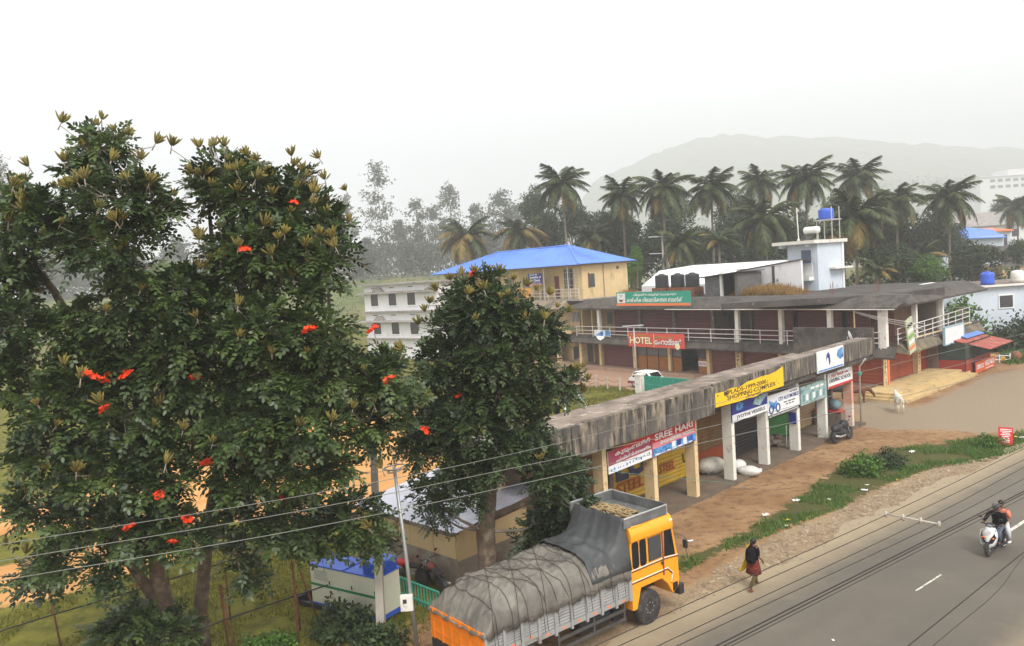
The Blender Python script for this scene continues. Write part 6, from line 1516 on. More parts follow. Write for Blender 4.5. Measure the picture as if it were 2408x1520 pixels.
def rider(label, x0, shirt, trousers, helmet, lean=.08, hands=True, skin_arm=False):
    t = thing('person', label, 'person', SC_LOC, SC_RZ)
    s = .83
    J = {'pelvis': (x0, 0, s+.06, .125, .10), 'waist': (x0+.02, 0, s+.22, .12, .09), 'chest': (x0+.06+lean*.5, 0, s+.42, .14, .10), 'neckb': (x0+.07+lean, 0, s+.55, .07, .06), 'neck': (x0+.09+lean, 0, s+.61, .05), 'head': (x0+.11+lean, 0, s+.70, .08, .085), 'crown': (x0+.10+lean, 0, s+.78, .065, .07),
         'ls': (x0+.07+lean, .18, s+.51, .06), 'rs': (x0+.07+lean, -.18, s+.51, .06),
         'lh': (x0+.02, .09, s+.03, .09), 'rh': (x0+.02, -.09, s+.03, .09)}
    if hands:
        J.update({'le': (x0+.20, .30, s+.30, .042), 'lw': (x0+.40, .30, s+.21, .028), 're': (x0+.20, -.30, s+.30, .042), 'rw': (x0+.40, -.30, s+.21, .028)})
        J.update({'lk': (x0+.42, .15, s-.06, .06), 'la': (x0+.30, .14, s-.43, .04), 'lt': (x0+.44, .14, s-.49, .035), 'rk': (x0+.42, -.15, s-.06, .06), 'ra': (x0+.30, -.14, s-.43, .04), 'rt': (x0+.44, -.14, s-.49, .035)})
        dirs = ((.3, -.05, -.0), (.3, .05, -.0))
    else:
        J.update({'le': (x0+.16, .27, s+.28, .04), 'lw': (x0+.34, .20, s+.16, .027), 're': (x0+.16, -.27, s+.28, .04), 'rw': (x0+.34, -.20, s+.16, .027)})
        J.update({'lk': (x0+.34, .27, s-.10, .06), 'la': (x0+.22, .27, s-.46, .04), 'lt': (x0+.36, .29, s-.51, .034), 'rk': (x0+.34, -.27, s-.10, .06), 'ra': (x0+.22, -.27, s-.46, .04), 'rt': (x0+.36, -.29, s-.51, .034)})
        dirs = ((.3, -.1, -.2), (.3, .1, -.2))
    E = [('pelvis', 'waist'), ('waist', 'chest'), ('chest', 'neckb'), ('neckb', 'neck'), ('neck', 'head'), ('head', 'crown'), ('neckb', 'ls'), ('ls', 'le'), ('le', 'lw'), ('neckb', 'rs'), ('rs', 're'), ('re', 'rw'), ('pelvis', 'lh'), ('lh', 'lk'), ('lk', 'la'), ('la', 'lt'), ('pelvis', 'rh'), ('rh', 'rk'), ('rk', 'ra'), ('ra', 'rt')]
    hand_edges(J, E, 'l', J['lw'][:3], dirs[0], 1); hand_edges(J, E, 'r', J['rw'][:3], dirs[1], -1)
    person_base(t, J, E, M['skin'])
    face(t, (x0+.11+lean, 0, s+.70), (1, 0, 0))
    loft([(x0+.08+lean, 0, s+.57, .08, .09), (x0+.07+lean, 0, s+.53, .115, .21), (x0+.06+lean*.5, 0, s+.42, .135, .20), (x0+.02, 0, s+.22, .13, .165), (x0, 0, s+.06, .15, .18), (x0, 0, s-.0, .155, .185)], shirt, 'shirt', t)
    for a, b, c in (('ls', 'le', 'lw'), ('rs', 're', 'rw')):
        mb = MB(); mb.tube([J[a][:3], J[b][:3]]+([J[c][:3]] if not skin_arm else []), [.078, .06]+([.042] if not skin_arm else []), 10); mb.build('sleeve', shirt, t, True)
    for a, b, c in (('lh', 'lk', 'la'), ('rh', 'rk', 'ra')):
        mb = MB(); mb.tube([J[a][:3], J[b][:3], J[c][:3]], [.105, .082, .06], 12); mb.build('trouser_leg', trousers, t, True)
    for q in ('lt', 'rt'):
        p = J[q]; mb = MB(); mb.blob((p[0]-.06, p[1], p[2]+.0), .13, .05, .045, 12, 8); mb.build('shoe', M['ink_black'] if hands else M['white_plastic'], t, True)
    hc = (x0+.10+lean, 0, s+.73)
    if helmet:
        mb = MB(); mb.blob(hc, .14, .125, .14, 18, 12); hm = mb.build('helmet', M['helmet_grey'], t, True)
        mb = MB(); mb.blob((hc[0]+.06, 0, hc[2]-.015), .09, .10, .055, 14, 8); mb.build('visor', M['black_gloss'], hm, True)
    else:
        mb = MB(); mb.blob((hc[0]-.02, 0, hc[2]+.02), .105, .095, .10, 14, 10); mb.build('hair', M['hair'], t, True)
    return t
M['helmet_grey'] = mat('helmet_grey', (.10, .09, .08), .35, .3, 9, spec=.5)
rider('helmeted person in black steering the white scooter', -.86, M['cloth_black'], M['denim'], True)
rider('person in orange shirt without helmet riding pillion behind the helmeted one', -1.24, M['cloth_orange'], M['cloth_white'], False, .05, False, True)

def standing_person(label, loc, rz, top, legs):
    t = thing('person', label, 'person', loc, rz)
    J = {'pelvis': (0, 0, .9, .13, .10), 'waist': (0, 0, 1.05, .12, .09), 'chest': (0, 0, 1.28, .14, .10), 'neckb': (0, 0, 1.42, .06), 'neck': (0, .01, 1.48, .05), 'head': (0, .03, 1.57, .08, .085), 'crown': (0, .02, 1.65, .06), 'ls': (-.17, 0, 1.38, .055), 'le': (-.24, 0, 1.12, .04), 'lw': (-.22, .1, .92, .026), 'rs': (.17, 0, 1.38, .055), 're': (.25, .02, 1.13, .04), 'rw': (.22, .14, .96, .026), 'lh': (-.09, 0, .86, .09), 'lk': (-.11, .04, .48, .06), 'la': (-.12, 0, .09, .04), 'lt': (-.12, .13, .035, .034), 'rh': (.09, 0, .86, .09), 'rk': (.12, .02, .48, .06), 'ra': (.14, -.05, .09, .04), 'rt': (.15, .08, .035, .034)}
    E = [('pelvis', 'waist'), ('waist', 'chest'), ('chest', 'neckb'), ('neckb', 'neck'), ('neck', 'head'), ('head', 'crown'), ('neckb', 'ls'), ('ls', 'le'), ('le', 'lw'), ('neckb', 'rs'), ('rs', 're'), ('re', 'rw'), ('pelvis', 'lh'), ('lh', 'lk'), ('lk', 'la'), ('la', 'lt'), ('pelvis', 'rh'), ('rh', 'rk'), ('rk', 'ra'), ('ra', 'rt')]
    hand_edges(J, E, 'l', J['lw'][:3], (0, .4, -.8), 1); hand_edges(J, E, 'r', J['rw'][:3], (0, .4, -.8), -1)
    person_base(t, J, E, M['skin'])
    face(t, (0, .03, 1.58), (0, 1, 0))
    loft([(0, 0, 1.46, .08, .07), (0, 0, 1.40, .19, .11), (0, 0, 1.28, .18, .125), (0, 0, 1.05, .15, .12), (0, 0, .84, .18, .15)], top, 'shirt', t)
    for h, k, a in (('lh', 'lk', 'la'), ('rh', 'rk', 'ra')):
        mb = MB(); mb.tube([J[h][:3], J[k][:3], J[a][:3]], [.105, .085, .065], 12); mb.build('trouser_leg', legs, t, True)
    for a, b in (('ls', 'le'), ('rs', 're')):
        mb = MB(); mb.tube([J[a][:3], J[b][:3]], [.07, .058], 10); mb.build('sleeve', top, t, True)
    mb = MB(); mb.blob((0, .015, 1.60), .092, .10, .09, 14, 10); mb.build('hair', M['hair'], t, True)
standing_person('distant person in pink top and dark trousers standing on the playing field', (2.26, 60.46, 0), R(60), M['cloth_pink'], M['cloth_black'])

# ================================================================ MOTORCYCLES
def motorcycle(label, loc, rz, tank, lean=8, group=None):
    t = thing('motorcycle', label, 'motorcycle', loc, rz, group)
    t.rotation_euler = (R(lean), 0, rz)
    for x in (.62, -.62):
        mb = MB(); mb.lathe([(.22, -.045), (.28, -.05), (.30, 0), (.28, .05), (.22, .045)], (x, 0, .3), 22, 'y'); w = mb.build('wheel', M['black_rubber'], t, True)
        for k in range(6):
            q = 6.283*k/6; mb = MB(); mb.tube([(x, 0, .3), (x+.24*math.cos(q), 0, .3+.24*math.sin(q))], .014, 5); mb.build('spoke', M['steel_grey'], w)
    for s in (-1, 1):
        mb = MB(); mb.tube([(.62, s*.07, .3), (.42, s*.07, .9)], .02, 7); mb.build('fork', M['steel_grey'], t, True)
        mb = MB(); mb.tube([(.40, s*.05, .95), (.32, s*.33, 1.0), (.2, s*.36, .98)], .015, 6); mb.build('handlebar', M['iron_dark'], t, True)
        mb = MB(); mb.tube([(.34, s*.26, 1.0), (.36, s*.32, 1.14)], .007, 5); mb.blob((.36, s*.34, 1.18), .02, .06, .04, 8, 6); mb.build('mirror', M['black_plastic'], t, True)
    mb = MB(); mb.blob((.47, 0, .82), .09, .09, .10, 12, 8); mb.build('headlight', M['grey_glass'], t, True)
    mb = MB(); mb.blob((.12, 0, .78), .28, .14, .13, 16, 10); mb.build('fuel_tank', tank, t, True)
    mb = MB(); mb.xprof([(-.12, .70), (-.1, .79), (.1, .79), (.12, .70)], -.68, -.08); mb.build('seat', M['black_rubber'], t, bevel=.03)
    mb = MB(); mb.blob((.08, 0, .42), .22, .13, .18, 12, 8); mb.build('engine', M['iron_dark'], t, True)
    mb = MB(); mb.tube([(.1, -.14, .3), (-.4, -.16, .3), (-.85, -.17, .4)], [.03, .045, .05], 8); mb.build('exhaust', M['galv'], t, True)
    mb = MB(); mb.tube([(.42, 0, .9), (.1, 0, .62), (-.55, 0, .66), (-.62, 0, .3)], .03, 7); mb.build('frame', M['iron_dark'], t, True)
    mb = MB(); pts = [(-.62+.34*math.cos(R(a)), .3+.34*math.sin(R(a))) for a in range(40, 181, 20)]; pts += [(-.62+(x+.62)*.93, .3+(z-.3)*.93) for x, z in pts[::-1]]; mb.ypoly(pts, -.06, .06); mb.build('rear_fender', M['black_plastic'], t)
    mb = MB(); pts = [(.62+.34*math.cos(R(a)), .3+.34*math.sin(R(a))) for a in range(20, 141, 20)]; pts += [(.62+(x-.62)*.93, .3+(z-.3)*.93) for x, z in pts[::-1]]; mb.ypoly(pts, -.05, .05); mb.build('front_fender', tank, t)
    return t
mc = motorcycle('black motorcycle parked alone on the dirt before the shop row', (17.85, 42.9, .0), R(38), M['black_gloss'], -9)
mb = MB(); mb.blob((-.35, 0, .72), .42, .2, .2, 12, 8, jit=.12); mb.blob((.3, 0, .8), .3, .2, .22, 12, 8, jit=.12); mb.blob((-.1, 0, .5), .5, .16, .2, 12, 8, jit=.1); mb.build('rain_cover', M['black_plastic'], mc, True); mc.scale = (1.15, 1.15, 1.1)
motorcycle('red and white motorcycle parked beside the metal-roofed shop', (-4.15, 26.6, 0), R(150), M['sign_red'], -8)
motorcycle('dark motorcycle with long seat parked against the concrete shop base', (-3.1, 26.0, 0), R(118), M['ink_maroon'], -8)

# ================================================================ COWS
def cow(label, loc, rz, m, grazing=True, sc=1.0):
    t = thing('cow', label, 'cow', loc, rz); t.scale = (sc, sc, sc)
    hz = .45 if grazing else 1.25
    J = {'pelvis': (-.62, 0, 1.02, .24, .27), 'loin': (-.2, 0, 1.0, .26, .30), 'chest': (.35, 0, .98, .27, .33), 'withers': (.62, 0, 1.08, .18, .24), 'neck': (.88, 0, .95 if grazing else 1.2, .13, .15), 'poll': (1.1, 0, .72 if grazing else 1.36, .10, .11), 'muzzle': (1.22, 0, .42 if grazing else 1.2, .07, .075),
         'tail0': (-.86, 0, 1.08, .05), 'tail1': (-.93, 0, .75, .025), 'tail2': (-.92, 0, .45, .035)}
    E = [('pelvis', 'loin'), ('loin', 'chest'), ('chest', 'withers'), ('withers', 'neck'), ('neck', 'poll'), ('poll', 'muzzle'), ('pelvis', 'tail0'), ('tail0', 'tail1'), ('tail1', 'tail2')]
    for s, n in ((-1, 'l'), (1, 'r')):
        J.update({n+'fs': (.45, s*.15, .78, .11), n+'fk': (.47, s*.15, .40, .055), n+'ff': (.45, s*.15, .12, .04), n+'fh': (.49, s*.15, .04, .05),
                  n+'hs': (-.62, s*.16, .82, .14), n+'hk': (-.52, s*.17, .60, .09), n+'hh': (-.74, s*.17, .40, .05), n+'hf': (-.68, s*.17, .12, .04), n+'ht': (-.64, s*.17, .04, .05)})
        E += [('chest', n+'fs'), (n+'fs', n+'fk'), (n+'fk', n+'ff'), (n+'ff', n+'fh'), ('pelvis', n+'hs'), (n+'hs', n+'hk'), (n+'hk', n+'hh'), (n+'hh', n+'hf'), (n+'hf', n+'ht')]
    skin_body('body', J, E, m, t, 'pelvis')
    pz = J['poll'][2]
    for s in (-1, 1):
        mb = MB(); mb.blob((1.06, s*.17, pz+.02), .04, .10, .035, 10, 6); mb.build('ear', m, t, True)
        mb = MB(); mb.tube([(1.08, s*.08, pz+.07), (1.06, s*.16, pz+.16), (1.1, s*.17, pz+.26)], [.025, .018, .005], 7); mb.build('horn', M['gen_cream'], t, True)
cow('reddish brown cow grazing beside the ochre platform', (23.3, 53.5, 0), R(-15), M['cow_brown'], True, .95)
cow('thin white cow standing rear-on on the dusty lot', (24.35, 49.8, 0), R(75), M['cow_white'], False, .88)
cow('black cow behind the brown cow near the platform', (22.6, 55.0, 0), R(-5), M['cow_black'], False, .8)

# ================================================================ GENERATOR SET
def generator():
    ang = 123.5; t = thing('generator_set', 'cream generator enclosure with blue roof and green stripe on a blue skid', 'generator', (-7.1, 25.13, 0), R(90-ang))
    L, Wd, H0, H1 = 2.97, 1.0, .2, 1.42
    mb = MB(); mb.box(0, L, 0, Wd, H0, H1); mb.build('enclosure', M['gen_cream'], t, bevel=.012)
    mb = MB(); mb.box(-.03, L+.03, -.03, Wd+.03, H1, H1+.05); rf = mb.build('roof', M['gen_blue'], t, bevel=.01)
    mb = MB(); mb.box(1.5, 1.56, -.02, Wd+.02, H1+.05, H1+.075); mb.build('roof_seam', M['gen_blue'], rf)
    mb = MB(); mb.box(-.02, L+.02, .01, Wd-.01, .06, H0); mb.build('skid', M['gen_blue'], t)
    for k, (a, b) in enumerate(((.02, .98), (1.0, 1.97), (1.99, 2.95))):
        mb = MB(); mb.box(a, b, -.012, 0, H0+.04, H1-.05); d = mb.build('door', M['gen_cream'], t, bevel=.006)
        mb = MB(); mb.box(b-.12, b-.08, -.03, -.012, .9, 1.02); mb.build('handle', M['iron_dark'], d)
        mb = MB(); mb.box(b-.12, b-.08, -.03, -.012, .45, .57); mb.build('handle', M['iron_dark'], d)
    mb = MB(); mb.box(0, L, -.02, -.012, .78, .86); mb.build('green_stripe', M['gen_stripe'], t)
    mb = MB(); mb.box(L-.62, L-.02, .05, Wd-.05, H1+.05, H1+.42); lv = mb.build('louvre_box', M['gen_blue'], t, bevel=.01)
    for k in range(7):
        z = H1+.08+k*.048; mb = MB(); mb.box(L-.02, L+.015, .1, Wd-.1, z, z+.022); mb.build('louvre_slat', M['gen_blue'], lv)
        mb = MB(); mb.box(L-.58, L-.06, .03, .05, z, z+.022); mb.build('louvre_slat', M['gen_blue'], lv)
    mb = MB(); mb.lathe([(.11, H1+.05), (.11, H1+.09), (.045, H1+.1), (.045, H1+.62), (.05, H1+.63)], (2.0, .5, 0), 12); mb.build('exhaust_pipe', M['gen_blue'], t, True)
    mb = MB(); mb.box(.2, .8, -.02, -.013, .98, 1.32); mb.build('vent_mesh', M['gen_vent'], t)
    for y in (-.05, Wd-.05):
        mb = MB(); mb.box(-.55, .6, y-.04, y+.04, .02, .16); mb.build('skid_runner', M['black_plastic'], t)
    mb = MB(); mb.box(-.6, -.52, -.1, Wd, .02, .3); mb.build('skid_runner', M['black_plastic'], t)
M['gen_vent'] = mat('gen_vent', (.42, .43, .36), .6, .2, 25)
generator()

# ================================================================ METAL-ROOFED SHOP
def tin_shop():
    t = thing('metal_roofed_shop', 'small cream shop with corrugated zinc roof and rendered base behind the tree', 'building', (-2.35, 25.8, 0), R(90-45.3))
    dp, ln = 5.2, 3.4           # dp runs away from the lorry (local y), ln along the shop row (local x)
    mb = MB(); mb.box(0, ln, 0, dp, -.05, 1.04); mb.build('base_wall', M['render_stained'], t)
    mb = MB(); mb.box(.03, ln-.03, .03, dp-.03, 1.04, 1.9); mb.build('core_wall', M['dull_wall'], t)
    for k, (a, b) in enumerate(((.03, 1.2), (1.22, 2.5), (2.52, 3.9), (3.92, dp-.03))):
        mb = MB(); mb.box(-.01, .03, a, b, 1.02, 1.9); mb.build('wall_board', M['cream'], t)
    mb = MB(); mb.box(.03, .9, -.02, .03, .95, 1.95); mb.build('wall_board', M['cream'], t)
    mb = MB(); mb.box(.95, ln, -.01, .03, 1.04, 1.95); mb.build('wall_board', M['cream'], t)
    mb = MB(); mb.box(-.3, .04, -.15, dp, 1.9, 2.14); mb.build('brown_fascia', M['conc_brown'], t)
    n = 60; vs = []
    for i in range(n+1):
        y = -.5+(dp+.7)*i/n; dz = .035 if i % 2 else 0
        vs += [(-.45, y, 2.12+dz), (ln+.6, y, 2.62+dz)]
    mb = MB(); mb.add(vs, [(2*i, 2*i+2, 2*i+3, 2*i+1) for i in range(n)]); o = mb.build('zinc_roof', M['zinc_roof'], t); o.modifiers.new('s', 'SOLIDIFY').thickness = .015
    o = text('MOBILE MO', .2, M['ink_maroon'], t, -.02, 3.18, 1.08, width=.8, height=.13, bold=.012, rot=(R(90), R(-90), R(-90)))
    mb = MB(); mb.box(-.018, -.011, 3.32, 3.345, 1.1, 1.7); mb.build('printed_line', M['ink_maroon'], t)
    mb = MB(); mb.box(-.018, -.011, 3.4, 3.42, 1.15, 1.6); mb.build('printed_line', M['ink_maroon'], t)
M['render_stained'] = mat('render_stained', (.30, .255, .20), .95, .2, 1.0, col2=(.19, .11, .07), s2=.9, lo2=.48, hi2=.64, bump=.3)
tin_shop()
mb = MB(); mb.box(3.6, 5.4, .2, 2.2, 0, 1.35); o = mb.build('dark_shed', M['interior_dark']); at_frame(o, (-2.35, 25.8, 0), R(90-45.3)); tag(o, 'low black shed beside the metal-roofed shop behind the lorry', 'shed')

# ================================================================ POLES, LAMPS, FENCES
def poles():
    t = thing('utility_pole', 'pale concrete utility pole in front of the generator', 'pole', (-4.45, 22.6, 0))
    mb = MB(); a, b = .13, .085
    mb.hexa([(-a, -a, -.1), (a, -a, -.1), (a, a, -.1), (-a, a, -.1), (.2-b, -b, 5.9), (.2+b, -b, 5.9), (.2+b, b, 5.9), (.2-b, b, 5.9)]); mb.build('shaft', M['conc_pole'], t, bevel=.015)
    mb = MB(); mb.box(-.02, .42, -.05, .05, 5.5, 5.58); mb.build('bracket', M['galv'], t)
    t = thing('lamp_pole', 'galvanised lamp pole with ring light head and white meter box', 'lamp', (-3.32, 21.94, 0))
    mb = MB(); mb.tube([(0, 0, -.05), (-.12, 0, 2.6), (-.27, 0, 5.2)], [.06, .055, .045], 10); mb.build('shaft', M['galv'], t, True)
    for r, z in ((.30, 5.22), (.19, 5.12)):
        mb = MB(); mb.tube([(-.27+r*math.cos(q), r*math.sin(q), z+.03*math.cos(q)) for q in np.linspace(0, 6.2832, 25)], .02, 6); mb.build('lamp_ring', M['galv'], t, True)
    for k in range(4):
        q = R(20+90*k); mb = MB(); mb.tube([(-.27, 0, 5.1), (-.27+.30*math.cos(q), .30*math.sin(q), 5.22)], .012, 5); mb.build('ring_arm', M['galv'], t)
    mb = MB(); mb.box(-.36, 0, -.2, -.04, 1.1, 1.56); bx = mb.build('meter_box', M['white_pillar'], t, bevel=.02)
    mb = MB(); mb.box(-.28, -.17, -.206, -.2, 1.34, 1.46); mb.build('meter_window', M['window_dark'], bx)
    t = thing('flood_lamp_pole', 'grey lamp pole with flat twin lamp head before the hotel front', 'lamp', (11.03, 71.15, 0))
    mb = MB(); mb.tube([(0, 0, -.05), (-.05, 0, 4.9)], [.07, .055], 8); mb.build('shaft', M['steel_grey'], t, True)
    mb = MB(); mb.box(-1.05, .85, -.2, .2, 4.9, 4.97); mb.build('lamp_head', M['steel_grey'], t)
    for x in (-.75, .5):
        mb = MB(); mb.box(x-.22, x+.22, -.22, .22, 4.82, 4.9); mb.build('lamp', M['grey_glass'], t)
    # green picket railing by the generator
    t = thing('picket_railing', 'low green metal railing beside the generator', 'railing', (-4.35, 25.5, 0), math.atan2(-.73, .71))
    for z in (.15, .68):
        mb = MB(); mb.box(0, 2.2, -.02, .02, z, z+.05); mb.build('rail', M['fence_green'], t)
    for k in range(15):
        x = .03+k*.155; mb = MB(); mb.box(x-.015, x+.015, -.012, .012, .0, .72); mb.build('picket', M['fence_green'], t)
    # green sliding gate with white post
    gx, gy = 13.84-10.33, 58.91-63.02
    t = thing('green_gate', 'long turquoise picket gate beside the white gate post', 'gate', (10.33, 63.02, 0), math.atan2(gy, gx))
    Lg = 7.0
    for z in (.12, .75, 1.42):
        mb = MB(); mb.box(0, Lg, -.025, .025, z, z+.07); mb.build('rail', M['fence_green'], t)
    for k in range(46):
        x = .05+k*.152; mb = MB(); mb.box(x-.03, x+.03, -.015, .015, .05, 1.5); mb.build('picket', M['fence_green'], t)
    mb = MB(); mb.box(.02, Lg, .03, .045, .15, 1.4); mb.build('gate_sheet', M['fence_green2'], t)
    t = thing('gate_post', 'square white masonry post at the end of the turquoise gate', 'post', (10.1, 63.7, 0), R(-50))
    mb = MB(); mb.box(-.3, .3, -.3, .3, -.05, 1.45); mb.build('shaft', M['white_pillar'], t, bevel=.02)
    mb = MB(); mb.box(-.36, .36, -.36, .36, 1.45, 1.56); mb.build('cap', M['white_pillar'], t)
    # chain posts
    P_ = [(6.1, 69.5), (7.0, 68.1), (7.81, 66.81), (8.7, 65.6)]
    for i, (x, y) in enumerate(P_):
        lab = ['concrete chain post farthest along the lane from the car', 'second concrete chain post along the field edge', 'concrete chain post in the middle of the chained row', 'concrete chain post beside the parked car'][i]
        t = thing('chain_post', lab, 'post', (x, y, 0), 0, 'posts of the chained field edge')
        mb = MB(); mb.box(-.07, .07, -.07, .07, -.05, 1.0); mb.build('shaft', M['conc_pole'], t, bevel=.01)
        mb = MB(); mb.box(-.09, .09, -.09, .09, 1.0, 1.05); mb.build('cap', M['conc_pole'], t)
        if i < 3:
            dx, dy = P_[i+1][0]-x, P_[i+1][1]-y
            for z in (.9, .5):
                mb = MB(); mb.tube([(dx*u, dy*u, z-.25*4*u*(1-u)) for u in np.linspace(0, 1, 11)], .02, 5); mb.build('chain', M['rust'], t)
M['fence_green2'] = mat('fence_green2', (.03, .24, .18), .5, .15, 2, col2=(.2, .45, .38), s2=4, lo2=.6, hi2=.68)
poles()

# ================================================================ CAR, POSTS, SMALL THINGS
def car():
    t = thing('parked_car', 'old white and maroon hatchback parked behind the gate post', 'car', (11.2, 66.2, 0), R(-52))
    prof = [(-1.55, .32), (-1.6, .62), (-1.55, .84), (-1.28, .9), (-1.0, 1.34), (-.85, 1.40), (.45, 1.40), (.62, 1.36), (1.02, .92), (1.6, .82), (1.68, .6), (1.64, .32)]
    mb = MB(); mb.ypoly(prof, -.7, .7); mb.build('body', M['white_paint'], t, bevel=.04)
    mb = MB(); mb.ypoly([(-1.6, .34), (-1.615, .58), (1.69, .58), (1.66, .34)], -.712, .712); mb.build('lower_body', M['ink_maroon'], t)
    for y0, y1 in ((-.715, -.7), (.7, .715)):
        for pts in ([(-1.12, .92), (-.94, 1.32), (-.55, 1.34), (-.55, .92)], [(-.48, .92), (-.48, 1.34), (.08, 1.34), (.08, .92)], [(.15, .92), (.15, 1.34), (.5, 1.32), (.88, .92)]):
            mb = MB(); mb.ypoly(pts, y0, y1); mb.build('side_window', M['glass'], t)
    mb = MB(); mb.add([(-1.27, -.6, .93), (-1.27, .6, .93), (-1.03, .55, 1.31), (-1.03, -.55, 1.31)], [(0, 1, 2, 3)]); o = mb.build('rear_window', M['glass'], t); o.location = (-.03, 0, .01)
    mb = MB(); mb.add([(1.0, -.6, .94), (1.0, .6, .94), (.64, .55, 1.33), (.64, -.55, 1.33)], [(0, 1, 2, 3)]); o = mb.build('windscreen', M['glass'], t); o.location = (.03, 0, .01)
    for x in (-1.0, 1.05):
        for y in (-.62, .62):
            mb = MB(); mb.lathe([(.1, -.08), (.24, -.085), (.28, -.05), (.28, .05), (.24, .085), (.1, .08)], (x, y, .28), 18, 'y'); w = mb.build('wheel', M['black_rubber'], t, True)
            mb = MB(); mb.lathe([(.02, -.1), (.15, -.09), (.16, -.085), (.16, .085), (.15, .09), (.02, .1)], (x, y, .28), 12, 'y'); mb.build('rim', M['steel_grey'], w, True)
    for y in (-.6, .45):
        mb = MB(); mb.box(-1.63, -1.58, y, y+.15, .62, .84); mb.build('tail_lamp', M['sign_red'], t)
        mb = MB(); mb.box(1.6, 1.68, y, y+.15, .6, .76); mb.build('headlight', M['grey_glass'], t)
    for a in ((-1.72, -1.58), (1.62, 1.74)):
        mb = MB(); mb.box(a[0], a[1], -.72, .72, .34, .5); mb.build('bumper', M['black_plastic'], t, bevel=.03)
car()

POSTS = [((-14.21, 23.13), (-14.39, 23.13, 1.75), 'rusty leaning iron post far left under the flowering tree'), ((-12.46, 24.55), (-12.5, 24.55, 1.68), 'rusty iron post left of the tree trunks'), ((-8.93, 22.49), (-9.02, 22.49, 1.96), 'upright rusty iron post of the close pair right of the trunks'), ((-8.66, 22.3), (-8.97, 22.45, 1.97), 'slanting rusty iron stay of the close pair right of the trunks'), ((-9.61, 24.58), (-9.65, 24.58, 1.72), 'thin rusty iron post behind the close pair'), ((-7.08, 23.47), (-7.16, 23.47, 2.06), 'rusty iron post at the skid end of the generator'), ((-6.89, 22.6), (-6.98, 22.9, 2.44), 'tall rusty iron post beside the generator'), ((-6.6, 23.9), (-7.1, 23.76, 2.04), 'slanting rusty iron stay beside the generator')]
for (bx, by), tp, lab in POSTS:
    mb = MB(); mb.tube([(bx, by, -.1), tp], .032, 8); tag(mb.build('iron_post', M['rust'], None, True), lab, 'post', 'rusty iron posts of the field')
def sag_line(name, pts, r, m, label, cat='cable', ext=0.0, sag=0.0, group=None):
    pts = [Vector(p) for p in pts]
    if ext:
        d0 = (pts[0]-pts[1]).normalized(); d1 = (pts[-1]-pts[-2]).normalized()
        pts = [pts[0]+d0*ext]+pts+[pts[-1]+d1*ext]
    out = []
    n = len(pts)
    for i in range(n-1):
        p0, p1, p2, p3 = pts[max(i-1, 0)], pts[i], pts[i+1], pts[min(i+2, n-1)]
        for k in range(8):
            u = k/8
            out.append(.5*((2*p1)+(p2-p0)*u+(2*p0-5*p1+4*p2-p3)*u*u+(3*p1-p0-3*p2+p3)*u**3))
    out.append(pts[-1])
    mb = MB(); mb.tube(out, r, 6)
    return tag(mb.build(name, m, None, True), label, cat, group)
sag_line('field_cable', [(-15.72, 22.5, .95), (-13.99, 22.5, 1.37), (-12.0, 23.5, 1.57), (-10.69, 25.0, 1.51), (-9.4, 26.5, 1.45), (-8.96, 28.0, 1.2)], .022, M['wire_dark'], 'black cable strung along the rusty posts behind the trunks', ext=3)
sag_line('field_cable', [(-10.8, 20.6, 1.0), (-9.34, 21.5, 1.07), (-8.64, 22.0, 1.14), (-6.89, 23.0, 1.3), (-6.35, 24.3, 1.03)], .022, M['wire_dark'], 'black cable sagging from the near posts to the generator')
# goal poles, flag
mb = MB(); mb.tube([(5.26, 56.74, -.1), (4.35, 57.0, 1.55)], .06, 8); tag(mb.build('goal_pole', M['white_paint'], None, True), 'longer white pole leaning over on the grass field', 'pole', 'white poles on the field')
mb = MB(); mb.tube([(3.42, 54.55, -.1), (3.28, 54.6, 1.15)], .055, 8); tag(mb.build('goal_pole', M['white_paint'], None, True), 'shorter upright white pole on the grass field', 'pole', 'white poles on the field')
t = thing('flag', 'limp dark flag on a thin pole behind the left end of the shop row', 'flag', (1.9, 40.0, 0))
mb = MB(); mb.tube([(0, 0, -.1), (0, 0, 3.6)], .02, 6); mb.build('staff', M['iron_dark'], t)
vs = []; fs = []
for i in range(9):
    for j in range(5):
        u = i/8; v = j/4; vs.append((.02+v*.28*(1-.4*u)+.03*math.sin(9*u), .04*math.sin(8*v+5*u), 3.55-u*.95))
for i in range(8):
    for j in range(4): a = i*5+j; fs.append((a, a+1, a+6, a+5))
mb = MB(); mb.add(vs, fs); o = mb.build('cloth', M['cloth_black'], t, True); o.modifiers.new('s', 'SOLIDIFY').thickness = .01
# red roadside notice
t = thing('roadside_notice', 'small leaning red notice board with white lines of print in the verge', 'sign', (24.86, 39.8, 0), R(-12))
mb = MB(); mb.box(-.34, .34, -.02, .02, .0, .92); o = mb.build('panel', M['sign_red'], t); o.rotation_euler = (R(-8), R(6), 0)
for k in range(8):
    w = random.uniform(.16, .28); mb = MB(); mb.box(-w, w, -.028, -.021, .16+k*.09, .195+k*.09); p = mb.build('printed_line', M['ink_white'], t); p.rotation_euler = (R(-8), R(6), 0)
for s in (-.3, .3):
    mb = MB(); mb.box(s-.02, s+.02, .02, .05, -.15, .9); p = mb.build('leg', M['iron_dark'], t); p.rotation_euler = (R(-8), R(6), 0)
